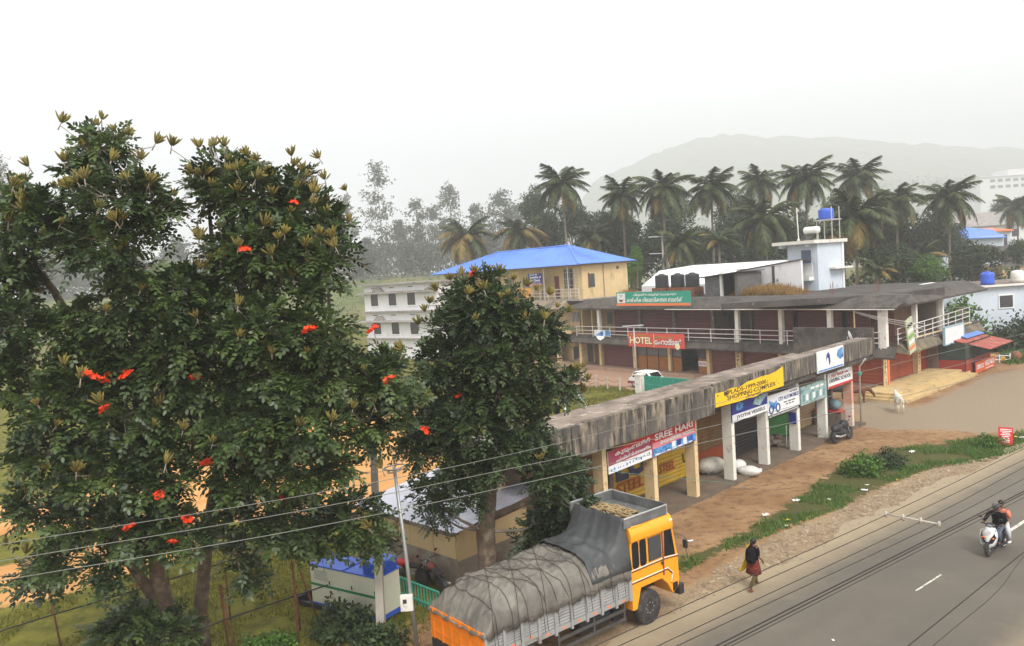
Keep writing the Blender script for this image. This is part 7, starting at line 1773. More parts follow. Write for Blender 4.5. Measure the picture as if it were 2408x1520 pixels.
# sacks and heap on the veranda
def sack(label, loc, rz, sx, sy, sz, m, tilt=0):
    mb = MB(); mb.blob((0, 0, sz*.9), sx, sy, sz, 16, 10, jit=.09)
    for k in range(6): mb.blob((sx*.95, random.uniform(-.1, .1), sz*.9+random.uniform(-.05, .1)), .10, .06, .05, 7, 5)
    o = mb.build('sack', m, None, True); o.location = loc; o.rotation_euler = (0, R(tilt), rz); tag(o, label, 'sack', 'sacks on the shop veranda')
M['sack_grey'] = mat('sack_grey', (.46, .43, .37), .8, .12, 4, col2=(.26, .23, .19), s2=3, lo2=.5, hi2=.66, bump=.4, bscale=12)
sack('large dirty grey sack lying behind the cream white pillar', (9.2, 37.7, .12), R(20), .75, .5, .42, M['sack_grey'])
sack('white sack slumped outside the white pillar', (10.85, 37.1, .06), R(-25), .55, .32, .24, M['white_plastic'])
sack('white sack behind the slumped white one', (10.55, 37.75, .12), R(30), .42, .32, .3, M['white_plastic'])
mb = MB()
for k in range(40):
    mb.blob((random.uniform(-.5, .5), random.uniform(-.3, .3), .1+.45*random.random()*(1-.0)), .18, .15, .13, 7, 5, jit=.3)
o = mb.build('rubbish_heap', M['palm_trunk']); o.location = (13.9, 42.3, .12); tag(o, 'brown heap of husks before the green shutter', 'heap')
mb = MB(); mb.tube([(14.3, 41.75, .1), (14.5, 42.2, 1.25)], .02, 6); tag(mb.build('broom_stick', M['white_pillar'], None, True), 'thin pale stick leaning by the brown heap', 'stick')
# litter
def litter():
    kinds = {'bag': ('white_plastic', 'bag'), 'paper': ('sign_white', 'paper'), 'yellow': ('dupatta', 'wrapper'), 'blue': ('sign_skyblue', 'wrapper'), 'tan': ('gen_cream', 'paper')}
    L = [((11.56, 32.86), 'bag', .3, 'crumpled white plastic bag in the weeds near the middle of the verge'), ((9.73, 31.24), 'bag', .28, 'white plastic bag on the thin grassy strip'), ((6.12, 28.91), 'paper', .25, 'pale paper scrap in the grass near the lorry nose'), ((14.89, 33.76), 'paper', .26, 'folded white paper on the stony shoulder'), ((19.97, 39.56), 'bag', .32, 'white bag behind the bushes of the verge'), ((10.37, 30.55), 'yellow', .2, 'yellow plastic wrapper on the shoulder'), ((10.11, 29.88), 'tan', .17, 'cream paper beside the yellow wrapper'), ((12.95, 32.76), 'tan', .22, 'flat tan cardboard scrap on the shoulder'), ((10.1, 35.24), 'blue', .12, 'small blue wrapper on the brown earth before the veranda'), ((8.09, 20.59), 'paper', .09, 'small white paper scrap on the asphalt'), ((26.38, 41.3), 'yellow', .25, 'bright yellow plastic beside the red notice'), ((26.5, 40.95), 'bag', .3, 'white plastic rubbish beside the red notice'), ((15.34, 34.48), 'tan', .18, 'pale scrap below the bushes'), ((16.91, 34.95), 'yellow', .14, 'small yellow scrap below the bushes')]
    for (x, y), k, s, lab in L:
        mb = MB(); m, c = kinds[k]; s *= .68
        z0 = .05 if k == 'paper' and s < .1 else .02
        n = 7; vs = []; fs = []
        for i in range(n):
            for j in range(n):
                vs.append((s*(i/(n-1)-.5)*1.5+random.uniform(-.03, .03)*s*4, s*(j/(n-1)-.5)+random.uniform(-.03, .03)*s*4, z0+random.random()*s*(.45 if k == 'bag' else .16)))
        for i in range(n-1):
            for j in range(n-1): a = i*n+j; fs.append((a, a+1, a+n+1, a+n))
        mb.add(vs, fs); o = mb.build('litter', M[m]); o.location = (x, y, 0); o.rotation_euler = (0, 0, random.random()*6); tag(o, lab, c, 'litter along the verge')
litter()

# ================================================================ PLANTS
def leaf_cloud(pts, nrm, size, n_per, spread, elong=1.8, flat=.6, tint_lo=.0, tint_hi=1.0, droop=.0, rng=RNG):
    """many small leaf-shaped quads around points; returns verts, faces, tint"""
    pts = np.repeat(np.asarray(pts), n_per, 0); nr = np.repeat(np.asarray(nrm), n_per, 0); N = len(pts)
    c = pts+rng.normal(0, spread, (N, 3))
    a = rng.normal(0, 1, (N, 3))+nr*.6; a[:, 2] -= droop; a /= np.linalg.norm(a, axis=1, keepdims=True)
    up = nr*flat+rng.normal(0, .5, (N, 3)); up[:, 2] += .5
    b = np.cross(up, a); b /= np.linalg.norm(b, axis=1, keepdims=True)+1e-9
    s = size*rng.uniform(.6, 1.3, (N, 1))
    v = np.stack([c-a*s*elong*.5, c+b*s*.5, c+a*s*elong*.5, c-b*s*.5], 1).reshape(-1, 3)
    t = np.repeat(rng.uniform(tint_lo, tint_hi, N), 4)
    return v, np.arange(N*4), t
def pinnate(base, axis, L, nrm, rng, pairs=5, lw=.06, ll=.125, tint=None):
    """compound leaves: base (N,3), axis (N,3) unit, L (N,), nrm (N,3). hexagonal leaflets along a drooping midrib"""
    N = len(base)
    side = np.cross(axis, nrm); side /= np.linalg.norm(side, axis=1, keepdims=True)+1e-9
    nrm = np.cross(side, axis)
    V = []; T = []
    tt = tint if tint is not None else rng.random(N)
    def leaflet(c, d, n_, l, w, t):
        s = np.cross(d, n_); s /= np.linalg.norm(s, axis=1, keepdims=True)+1e-9
        l = l[:, None]; w = w[:, None]
        P = [c, c+d*l*.35+s*w*.5-n_*w*.12, c+d*l*.75+s*w*.4-n_*w*.1, c+d*l-n_*l*.12, c+d*l*.75-s*w*.4-n_*w*.1, c+d*l*.35-s*w*.5-n_*w*.12]
        V.append(np.stack(P, 1)); T.append(np.repeat(t[:, None], 6, 1))
    for k in range(pairs):
        u = .18+.72*k/(pairs-1)
        dr = -.28*u*u
        c = base+axis*(L*u)[:, None]; c[:, 2] += dr*L
        for s in (-1, 1):
            d = axis*.45+side*s*.9+rng.normal(0, .13, (N, 3)); d[:, 2] -= .12; d /= np.linalg.norm(d, axis=1, keepdims=True)
            leaflet(c, d, nrm+rng.normal(0, .18, (N, 3)), ll*rng.uniform(.8, 1.15, N)*(1-.25*abs(u-.55)), lw*rng.uniform(.85, 1.15, N), np.clip(tt+rng.normal(0, .08, N), 0, 1))
    c = base+axis*(L*.95)[:, None]; c[:, 2] -= .25*L
    d = axis.copy(); d[:, 2] -= .35; d /= np.linalg.norm(d, axis=1, keepdims=True)
    leaflet(c, d, nrm, np.full(N, ll), np.full(N, lw), tt)
    V = np.concatenate([v.reshape(-1, 3) for v in V]); T = np.concatenate([t.reshape(-1) for t in T])
    return V, np.arange(len(V)), T
def tulip_leaves(blobs, per_m2, rng, lsz=1.0):
    B = np.array(blobs); C_, R_ = B[:, :3], B[:, 3:6]
    tips = []; out = []
    for i in range(len(B)):
        r = R_[i]; area = 4*math.pi*((r[0]*r[1])**1.6/3+(r[0]*r[2])**1.6/3+(r[1]*r[2])**1.6/3)**(1/1.6)
        n = max(6, int(area*per_m2))
        d = rng.normal(0, 1, (n, 3)); d /= np.linalg.norm(d, axis=1, keepdims=True)
        p = C_[i]+d*r*rng.uniform(.62, 1.02, (n, 1))
        # drop what lies deep inside other masses
        q = ((p[:, None, :]-C_[None])/R_[None]); rr = np.sqrt((q**2).sum(2)); rr[:, i] = 9
        keep = rr.min(1) > .55
        # under sides are thinner
        keep &= (d[:, 2] > -.55) | (rng.random(n) < .45)
        nn = d/r; nn /= np.linalg.norm(nn, axis=1, keepdims=True)
        tips.append(p[keep]); out.append(nn[keep])
    tips = np.concatenate(tips); out = np.concatenate(out)
    k = 6
    base = np.repeat(tips, k, 0); o = np.repeat(out, k, 0); N = len(base)
    ax = rng.normal(0, .75, (N, 3))+o*.75; ax[:, 2] += .05; ax /= np.linalg.norm(ax, axis=1, keepdims=True)
    nr = o*.4+rng.normal(0, .22, (N, 3)); nr[:, 2] += .9
    L = rng.uniform(.26, .54, N)*lsz
    tn = np.repeat(np.clip(rng.normal(.42, .22, len(tips)), 0, 1), k)
    base = base+rng.normal(0, .07, (N, 3))
    V, Fc, T = pinnate(base, ax, L, nr, rng, 5, .062*lsz, .125*lsz, np.clip(tn+rng.normal(0, .1, N), 0, 1))
    return V, Fc, T, len(tips)
def make_pod_meshes():
    res = []
    for k in range(4):
        mb = MB(); n = random.randint(9, 14)
        for i in range(n):
            q = 6.283*i/n+random.uniform(-.3, .3); tilt = random.uniform(.08, .75)
            d = Vector((math.cos(q)*math.sin(tilt), math.sin(q)*math.sin(tilt), math.cos(tilt)))
            L = random.uniform(.2, .3); st = d*.05
            e = Vector((math.cos(q), math.sin(q), .4)).normalized()
            pts = [st, st+d*L*.25, st+d*L*.55+e*.008, st+d*L*.85+e*.012, st+d*L*1.0+e*.02]
            mb.tube(pts, [.006, .02, .024, .018, .004], 6)
        mb.tube([(0, 0, -.16), (0, 0, -.05), (0, 0, .05)], [.016, .014, .012], 6, 1)
        res.append(mb.mesh('seed_pod_cluster', [M['pod'], M['bark_pale']], True))
    return res
def make_flower_meshes():
    res = []
    for k in range(3):
        mb = MB(); n = random.randint(5, 8)
        for i in range(n):
            q = 6.283*i/n+random.uniform(-.3, .3); rad = random.uniform(.03, .13); c = Vector((rad*math.cos(q), rad*math.sin(q), random.uniform(0, .06)))
            ax = Vector((math.cos(q)*.6, math.sin(q)*.6, .8)).normalized(); s1 = ax.orthogonal().normalized(); s2 = ax.cross(s1)
            for p in range(5):
                a = 6.283*p/5; d = s1*math.cos(a)+s2*math.sin(a); e = s1*math.cos(a+1.57)+s2*math.sin(a+1.57)
                mb.add([c, c+d*.045+ax*.05-e*.032, c+d*.085+ax*.07, c+d*.045+ax*.05+e*.032], [(0, 1, 2, 3)])
        res.append(mb.mesh('flower_cluster', M['flower']))
    return res
PODM = make_pod_meshes(); FLOM = make_flower_meshes()
def tulip_tree(label, trunk, limbs, blobs, pods, flowers, per, seed, leafm, lsz=1.0):
    rng = np.random.default_rng(seed)
    base = trunk[0]
    t = thing('flowering_tree', label, 'tree', base[:3], 0, 'flowering trees beside the road')
    ob = Vector(base[:3])
    mb = MB(); mb.tube([Vector(p[:3])-ob for p in trunk], [p[3] for p in trunk], 12)
    for lm in limbs: mb.tube([Vector(p[:3])-ob for p in lm], [p[3] for p in lm], 8)
    tk = mb.build('trunk', M['bark'], t, True)
    # branches to each mass
    nodes = [Vector(p[:3]) for p in trunk[2:]]+[Vector(p[:3]) for lm in limbs for p in lm[1:]]
    mb = MB()
    for b in blobs:
        c = Vector(b[:3]); cand = [q for q in nodes if q.z < c.z+.4] or nodes
        nd = min(cand, key=lambda q: (q-c).length+max(0, q.z-c.z)*2)
        mid = nd.lerp(c, .5)+Vector((random.uniform(-.2, .2), random.uniform(-.2, .2), -.15))
        r0 = min(.075, .03+.012*(nd-c).length)
        mb.tube([nd-ob, mid-ob, c-ob], [r0, r0*.75, r0*.45], 7)
        for k in range(5):
            d = Vector((random.gauss(0, 1), random.gauss(0, 1), random.gauss(.4, .8))).normalized()
            e = c+Vector((d.x*b[3], d.y*b[4], d.z*b[5]))*.85
            mb.tube([c-ob, c.lerp(e, .5)+Vector((0, 0, .06))-ob, e-ob], [r0*.45, .015, .008], 5)
        nodes.append(c)
    for p in list(pods)+list(flowers):          # fruiting twigs
        p = Vector(p); b = min(blobs, key=lambda q: (Vector(q[:3])-p).length); c = Vector(b[:3])
        mb.tube([c-ob, c.lerp(p, .6)+Vector((0, 0, -.08))-ob, p-ob], [.02, .014, .01], 5)
    mb.build('branches', M['bark_pale'], t, True)['kind'] = 'stuff'
    V, Fc, T, n = tulip_leaves(blobs, per, rng, lsz)
    me = np_mesh('crown', V-np.array(base[:3]), Fc, 6, leafm, T)
    cr = link('crown', me, t); cr['kind'] = 'stuff'
    B = np.array(blobs)
    for i, p in enumerate(pods):
        o = link('seed_pod_cluster', PODM[i % 4], t, (Vector(p)-ob)+Vector((0, 0, .05)), (random.uniform(-.5, .5), random.uniform(-.5, .5), random.random()*6.28)); s = random.uniform(.65, 1.15); o.scale = (s, s, s)
    for i, p in enumerate(flowers):
        o = link('flower_cluster', FLOM[i % 3], t, Vector(p)-ob+Vector((0, -.05, .05)), (random.uniform(.2, .7), random.uniform(-.3, .3), random.random()*6.28)); s = random.uniform(.9, 1.25); o.scale = (s, s, s)
    return t, n
def near(p, bl):
    B = np.array(bl); return np.min(np.linalg.norm(B[:, :3]-np.array(p), axis=1))
rp = random.Random(3)
for b in BL_A1[:10]+BL_A2[:13]:                 # more fruit on the upper masses
    for k in range(3):
        d = Vector((rp.gauss(0, 1), rp.gauss(-.5, .8), abs(rp.gauss(.6, .6)))).normalized()
        PODS_A.append((b[0]+d.x*(b[3]+.28), b[1]+d.y*(b[4]+.28), b[2]+d.z*(b[5]+.28)))
pa1 = [p for p in PODS_A if near(p, BL_A1) <= near(p, BL_A2) and near(p, BL_A1) <= near(p, BL_C)]
pa2 = [p for p in PODS_A if p not in pa1 and near(p, BL_A2) <= near(p, BL_C)]
pc = [p for p in PODS_A if p not in pa1 and p not in pa2]
fa1 = [p for p in FLOW_A if near(p, BL_A1) <= near(p, BL_A2)]; fa2 = [p for p in FLOW_A if p not in fa1]
tulip_tree('tall dark flowering tree with red blossom and branching limb, left of two joined trees', [(-10.35, 21.9, -.2, .34), (-10.4, 21.8, 1.2, .28), (-10.35, 21.6, 3.2, .23), (-10.2, 21.4, 5.5, .20), (-10.1, 21.2, 8.0, .17), (-10.0, 20.9, 10.2, .13)],
           [[(-10.3, 21.6, 1.6, .18), (-11.2, 21.4, 3.5, .14), (-12.0, 21.2, 5.0, .09)], [(-10.2, 21.4, 6.0, .16), (-11.3, 21.0, 9.0, .13), (-12.0, 20.8, 10.8, .1), (-12.7, 20.6, 12.0, .07)], [(-10.0, 20.9, 10.2, .12), (-9.9, 20.5, 12.0, .09), (-10.0, 20.2, 13.8, .05)]],
           BL_A1, pa1, fa1, 8.0, 21, M['leaf'], 1.3)
tulip_tree('tall flowering tree with red blossom and rounded crown, right of two joined trees', [(-9.75, 22.6, -.2, .26), (-9.7, 22.6, 1.2, .2), (-9.3, 22.6, 3.4, .18), (-8.6, 22.5, 6.0, .16), (-8.0, 22.4, 8.4, .14), (-7.5, 22.2, 10.6, .11), (-7.2, 22.0, 12.4, .07)],
           [[(-9.4, 22.6, 3.0, .14), (-7.8, 22.4, 4.8, .11), (-6.2, 22.2, 6.2, .07)], [(-8.6, 22.5, 6.0, .13), (-6.8, 22.2, 7.6, .1), (-5.4, 22.0, 8.6, .06)], [(-8.0, 22.4, 8.4, .12), (-8.2, 22.1, 10.4, .09), (-8.1, 21.8, 12.8, .05)], [(-7.5, 22.2, 10.6, .09), (-6.4, 22.0, 12.0, .06), (-5.8, 21.9, 13.0, .04)]],
           BL_A2, pa2, fa2, 8.0, 22, M['leaf'], 1.3)
tulip_tree('dark leafy tree at the far left, cut by the picture edge', [(-14.4, 20.0, -.2, .25), (-14.3, 20.0, 3, .2), (-14.0, 20.0, 7, .15), (-13.7, 20.0, 10, .1)], [[(-14.0, 20.0, 7.5, .1), (-13.2, 19.9, 9.5, .06)]], BL_C, pc, [], 8.5, 23, M['leaf'], 1.3)
tulip_tree('dense dark conical flowering tree standing behind the lorry', [(-1.28, 24.3, -.2, .36), (-1.27, 24.3, 1.0, .31), (-1.25, 24.3, 2.4, .28), (-1.0, 24.2, 4.2, .24), (-.75, 24.1, 6.0, .19), (-.6, 24.0, 8.0, .12), (-.6, 23.9, 9.6, .06)],
           [[(-1.2, 24.3, 2.8, .14), (.2, 24.0, 3.4, .1), (1.4, 23.8, 4.0, .06)], [(-.9, 24.2, 4.8, .12), (.6, 23.9, 6.0, .09), (2.0, 23.7, 6.9, .05)], [(-1.1, 24.2, 3.6, .12), (-2.2, 24.0, 4.6, .07)], [(-.75, 24.1, 6.2, .1), (-1.9, 23.9, 7.4, .06)]],
           BL_M, PODS_M, FLOW_M, 11, 24, M['leaf_mid'], 1.15)

# weeds, verge grass and field grass: not countable
def grass_object(name, label, pts, h0, h1, w, matl, seed, lean=.35, cat='grass'):
    rng = np.random.default_rng(seed); P = np.asarray(pts); N = len(P)
    a = rng.random(N)*6.283; h = rng.uniform(h0, h1, N); d = np.stack([np.cos(a), np.sin(a), np.zeros(N)], 1)
    tip = np.stack([P[:, 0]+rng.normal(0, lean, N)*h, P[:, 1]+rng.normal(0, lean, N)*h, h], 1)
    b = np.stack([P[:, 0], P[:, 1], np.full(N, -.02)], 1)
    v = np.stack([b-d*w, b+d*w, tip], 1).reshape(-1, 3)
    me = np_mesh(name, v, np.arange(N*3), 3, matl, np.repeat(rng.random(N), 3)); o = link(name, me)
    tag(o, label, cat, kind='stuff'); return o
def pts_in(poly, n, rng):
    P = np.array(poly); lo, hi = P.min(0), P.max(0); out = np.zeros((0, 2))
    while len(out) < n:
        q = lo+(hi-lo)*rng.random((n*2, 2)); out = np.concatenate([out, q[poly_mask(q[:, 0], q[:, 1], poly, .01) > .5]])
    return out[:n]
rg = np.random.default_rng(5)
pv = pts_in(POLY_VERGE, 13000, rg)
nzv = vnoise(pv[:, 0], pv[:, 1], 1.1, 31); pv = pv[nzv+.5*vnoise(pv[:, 0], pv[:, 1], 2.6, 33) > .80]
grass_object('verge_weeds', 'bright green weeds and grass of the roadside verge', pv, .05, .2, .02, M['leaf_bright'], 6, .7, 'weeds')
fx = pts_in([(-22, 20), (-3.2, 19.5), (-2.6, 24), (-4.5, 26), (-6, 33), (-20, 34)], 42000, rg)
fm = (poly_mask(fx[:, 0], fx[:, 1], POLY_ORANGE1, .5) < .5) & (poly_mask(fx[:, 0], fx[:, 1], POLY_ORANGE2, .5) < .5) & (vnoise(fx[:, 0], fx[:, 1], 1.4, 8) > .28)
grass_object('field_grass', 'short yellow green grass of the field around the flowering trees', fx[fm], .04, .13, .014, M['grass_blade'], 7, .5)
fx = pts_in(POLY_GRASS_FAR, 9000, rg)
grass_object('far_field_grass', 'dry yellow green grass of the playing field beyond the shop row', fx[vnoise(fx[:, 0], fx[:, 1], 1.4, 8) > .3], .06, .2, .03, M['grass_blade'], 8, .5)
def bush(label, loc, rx, rz_, n, size, matl, seed, group='bushes', name='bush', cat='bush'):
    rng = np.random.default_rng(seed)
    t = thing(name, label, cat, loc, 0, group)
    d = rng.normal(0, 1, (n, 3)); d /= np.linalg.norm(d, axis=1, keepdims=True); d[:, 2] = np.abs(d[:, 2])
    lump = 1+.28*np.sin(d[:, 0]*5+seed)*np.cos(d[:, 1]*4+d[:, 2]*3)
    p = d*np.array((rx, rx*.85, rz_))*(rng.uniform(.35, 1.0, (n, 1))**.6)*lump[:, None]
    V, Fc, T = leaf_cloud(p, d, size, 5, size*1.1, rng=rng)
    cr = link('foliage', np_mesh('foliage', V, Fc, 4, matl, T), t); cr['kind'] = 'stuff'
    mb = MB()
    for k in range(6):
        a = 6.283*k/6; mb.tube([(0, 0, -.05), (rx*.3*math.cos(a), rx*.3*math.sin(a), rz_*.4), (rx*.6*math.cos(a), rx*.6*math.sin(a), rz_*.75)], [.02, .014, .006], 5)
    mb.build('stems', M['bark'], t)
bush('larger round bush in the middle of the verge', (15.9, 36.3, 0), .95, .95, 420, .085, M['leaf_bright'], 41, 'bushes of the verge')
bush('darker bush beside the larger one in the verge', (17.6, 37.3, 0), .8, .8, 380, .075, M['leaf_far'], 42, 'bushes of the verge')
bush('low creeping bush at the foot of the red notice', (24.2, 40.1, 0), .8, .45, 300, .075, M['leaf_bright'], 43, 'bushes of the verge')
bush('leafy bush growing against the blue skid of the generator', (-5.6, 22.9, 0), .85, .95, 420, .09, M['leaf_far'], 44, 'bushes by the generator')
bush('dark bush beside the concrete utility pole base', (-4.4, 21.8, 0), .8, .7, 360, .085, M['leaf_far'], 45, 'bushes by the generator')
bush('low green bush between the rusty posts and the generator', (-7.6, 22.0, 0), .8, .5, 320, .08, M['leaf_bright'], 46, 'bushes by the generator')
bush('leafy sapling growing on the roof edge by the stair tower', (24.6, 72.0, 7.0), .95, 1.3, 240, .14, M['leaf_far'], 47, 'roof plants', 'roof_sapling', 'sapling')
bush('green tree-like shrub against the flat-roofed house', (43.0, 75.3, 0), 2.2, 5.2, 700, .24, M['leaf_bright'], 48, 'shrubs by the flat-roofed house', 'tall_shrub', 'shrub')
bush('rounded shrub to the right of the kiosk', (51.5, 73.0, 0), 2.6, 3.6, 700, .24, M['leaf_bright'], 49, 'shrubs by the flat-roofed house', 'tall_shrub', 'shrub')
bush('broad leafy shrub directly below the house window', (49.2, 74.2, 0), 2.3, 3.1, 600, .24, M['leaf_far'], 51, 'shrubs by the flat-roofed house', 'tall_shrub', 'shrub')
bush('low shrub patch behind the red tin awning', (47.0, 74.5, 0), 2.2, 2.4, 500, .22, M['leaf_far'], 50, 'shrubs by the flat-roofed house', 'tall_shrub', 'shrub')
# dry grass on the roof
rr = np.random.default_rng(9)
for lab, x0, x1, y0, y1, n, h, zb in (('tall dry orange grass heap on the bank roof before the white annex', 14.0, 21.0, 3.2, 6.0, 5200, 1.15, 7.0), ('tuft of dry orange grass at the church end of the bank roof', .6, 2.6, 2.0, 3.6, 1100, 1.2, 7.0)):
    q = np.stack([rr.uniform(x0, x1, n), rr.uniform(y0, y1, n)], 1)
    e = np.sin(np.pi*(q[:, 0]-x0)/(x1-x0))**.6
    a = rr.random(n)*6.28; d = np.stack([np.cos(a), np.sin(a), 0*a], 1); hh = h*e*rr.uniform(.4, 1.05, n)
    b = np.stack([q[:, 0], q[:, 1], np.full(n, zb-.05)], 1); tip = b+np.stack([rr.normal(0, .22, n), rr.normal(0, .22, n), hh], 1)
    v = np.stack([b-d*.035, b+d*.035, tip], 1).reshape(-1, 3)
    o = link('dry_grass', np_mesh('dry_grass', v, np.arange(3*n), 3, M['leaf_dry'], np.repeat(rr.random(n), 3))); at_frame(o, B_ORG, RZB); tag(o, lab, 'grass', kind='stuff')

# ================================================================ PALMS
def frond_mesh(L, droop, dry, seed):
    rng = np.random.default_rng(seed); n = 30
    V = []; Fc = []; T = []
    pts = []
    for i in range(n+1):
        u = i/n; x = L*(u-.18*droop*u**3); z = L*(.30*u-(.30+.62*droop)*u*u)
        pts.append(np.array((x, 0, z)))
    for i in range(2, n):
        u = i/n; c = pts[i]; tan = pts[i+1]-pts[i]; tan /= np.linalg.norm(tan)
        ln = L*.30*math.sin(math.pi*min(1, .12+u*.9))**.7+.12
        for s in (-1, 1):
            d = tan*.55+np.array((0, s*.75, 0)); d[2] -= .25+.5*rng.random(); d /= np.linalg.norm(d)
            w = tan*.12
            k = len(V); e = c+d*ln*rng.uniform(.85, 1.1); e2 = e.copy(); e2[2] -= ln*.18
            V += [c-w, c+w, c+d*ln*.6+w*.6, e2, c+d*ln*.6-w*.6]; Fc.append((k, k+1, k+2, k+3, k+4)); tv = rng.random(); T += [tv]*5
    mb = MB(); mb.add(V, Fc); nl = len(V)
    mb.tube([tuple(p) for p in pts[::3]], [.06*(1-.8*i/10) for i in range(len(pts[::3]))], 5)
    me = bpy.data.meshes.new('frond'); me.from_pydata([tuple(p) for p in mb.v], [], mb.f)
    me.materials.append(M['palm_leaf_dry' if dry else 'palm_leaf'])
    a = me.attributes.new('tint', 'FLOAT', 'POINT'); a.data.foreach_set('value', np.array(T+[.9]*(len(mb.v)-nl), np.float32))
    return me
FR = {('g', k): frond_mesh(1.0*4.4, d, False, 60+k) for k, d in enumerate((.4, .75, 1.05, 1.35))}
FR.update({('d', k): frond_mesh(1.0*4.2, d, True, 70+k) for k, d in enumerate((.8, 1.2))})
def make_palm(crown, rad, kind, idx):
    gz = 0.0
    
    labs = ['coconut palm standing behind the blue-roofed church, tallest at its ridge end', 'coconut palm left of the close trio beyond the black tanks', 'coconut palm with a bare pale trunk beyond the black tanks', 'coconut palm with upright crown beyond the block hut', 'hazy coconut palm set back behind the others near the tower', 'coconut palm directly behind the blue rooftop tank', 'hazy tall coconut palm set back to the right of the stair tower', 'low spreading coconut palm beside the stair tower', 'broad coconut palm with yellow drooping fronds right of the stair tower', 'coconut palm right of the broad yellow-fronded one', 'lone coconut palm with round crown near the blue-roofed shed', 'brownish palm behind the left end of the blue church roof', 'brownish palm behind the middle of the blue church roof', 'small dark palm among the trees behind the bank roof', 'young palm behind the flat roof edge near the dark round tree', 'faint grey palm far off by the white hillside block', 'young palm with yellow fronds against the stair tower', 'small dark palm among trees behind the church roof end', 'young palm low behind the dry roof grass', 'young bright palm just behind the flat roof right of the tower']
    t = thing('coconut_palm', labs[idx], 'palm', (crown[0], crown[1], gz), 0, 'coconut palms behind the buildings')
    h = crown[2]-gz
    bx, by = random.uniform(-.6, .6), random.uniform(-.4, .4)
    mb = MB(); mb.tube([(bx, by, -.3), (bx*.7, by*.7, h*.35), (bx*.2, by*.2, h*.7), (0, 0, h)], [.24, .19, .16, .14], 9); mb.build('trunk', M['palm_trunk'], t, True)
    n = {0: 30, 1: 26, 2: 15}[kind]; sc = rad/4.0
    ph = random.random()*6.28
    for k in range(n):
        a = 2.39996*k+random.uniform(-.3, .3)+ph; u = k/(n-1)
        el = (1.2-1.95*u) if kind != 2 else (1.25-1.1*u)
        dry = (u > .8 and random.random() < .6) or (kind == 1 and random.random() < .6) or (kind == 2 and random.random() < .15)
        me = FR[('d', random.randint(0, 1))] if dry else FR[('g', 0 if u < .25 else 1 if u < .55 else 2 if u < .85 else 3)]
        o = link('frond', me, t, (0, 0, h), (random.uniform(-.3, .3), -el*.8, a)); s = sc*random.uniform(.82, 1.08); o.scale = (s, s, s)
    if kind == 0:
        mb = MB()
        for k in range(7): mb.blob((.28*math.cos(k*.9), .28*math.sin(k*.9), h-.35-.1*(k % 2)), .14, .14, .17, 8, 6)
        mb.build('coconuts', M['palm_trunk'], t, True)
for i, (c, r, k) in enumerate(PALMS): make_palm(c, r, k, i)

# ================================================================ BACKGROUND TREES
def broad_mesh(seed, n=900, leaf=.2, k=4):
    """unit crown: lumpy volume of leaf clumps, radius about 1"""
    rng = np.random.default_rng(seed)
    L = rng.normal(0, 1, (16, 3)); L /= np.linalg.norm(L, axis=1, keepdims=True); L *= rng.uniform(.35, .68, (16, 1)); L[:, 2] *= .9
    P = []; Nn = []
    for c in L:
        r = rng.uniform(.28, .46); m = n//16
        d = rng.normal(0, 1, (m, 3)); d /= np.linalg.norm(d, axis=1, keepdims=True)
        keep = (d[:, 2] > -.5) | (rng.random(m) < .4)
        P.append((c+d*r*rng.uniform(.6, 1.05, (m, 1)))[keep]); Nn.append(d[keep])
    P = np.concatenate(P); Nn = np.concatenate(Nn)
    V, Fc, T = leaf_cloud(P, Nn, leaf*.36, k, leaf*.3, 1.7, rng=rng)
    T = np.clip(T*.7+.3*np.repeat(np.repeat(rng.random(len(P)), k), 4), 0, 1)
    return V, Fc, T
BR = [broad_mesh(80+i, 1500, .15, 5) for i in range(4)]
BRM = {}
for i in range(4):
    for m in ('leaf_far', 'leaf_bright'):
        BRM[(i, m)] = np_mesh('crown', *BR[i][:2], 4, M[m], BR[i][2])
labs_bg = ['behind the blue church roof', 'beyond the black water tanks', 'behind the white annex', 'behind the stair tower', 'right of the stair tower', 'beyond the flat roof']
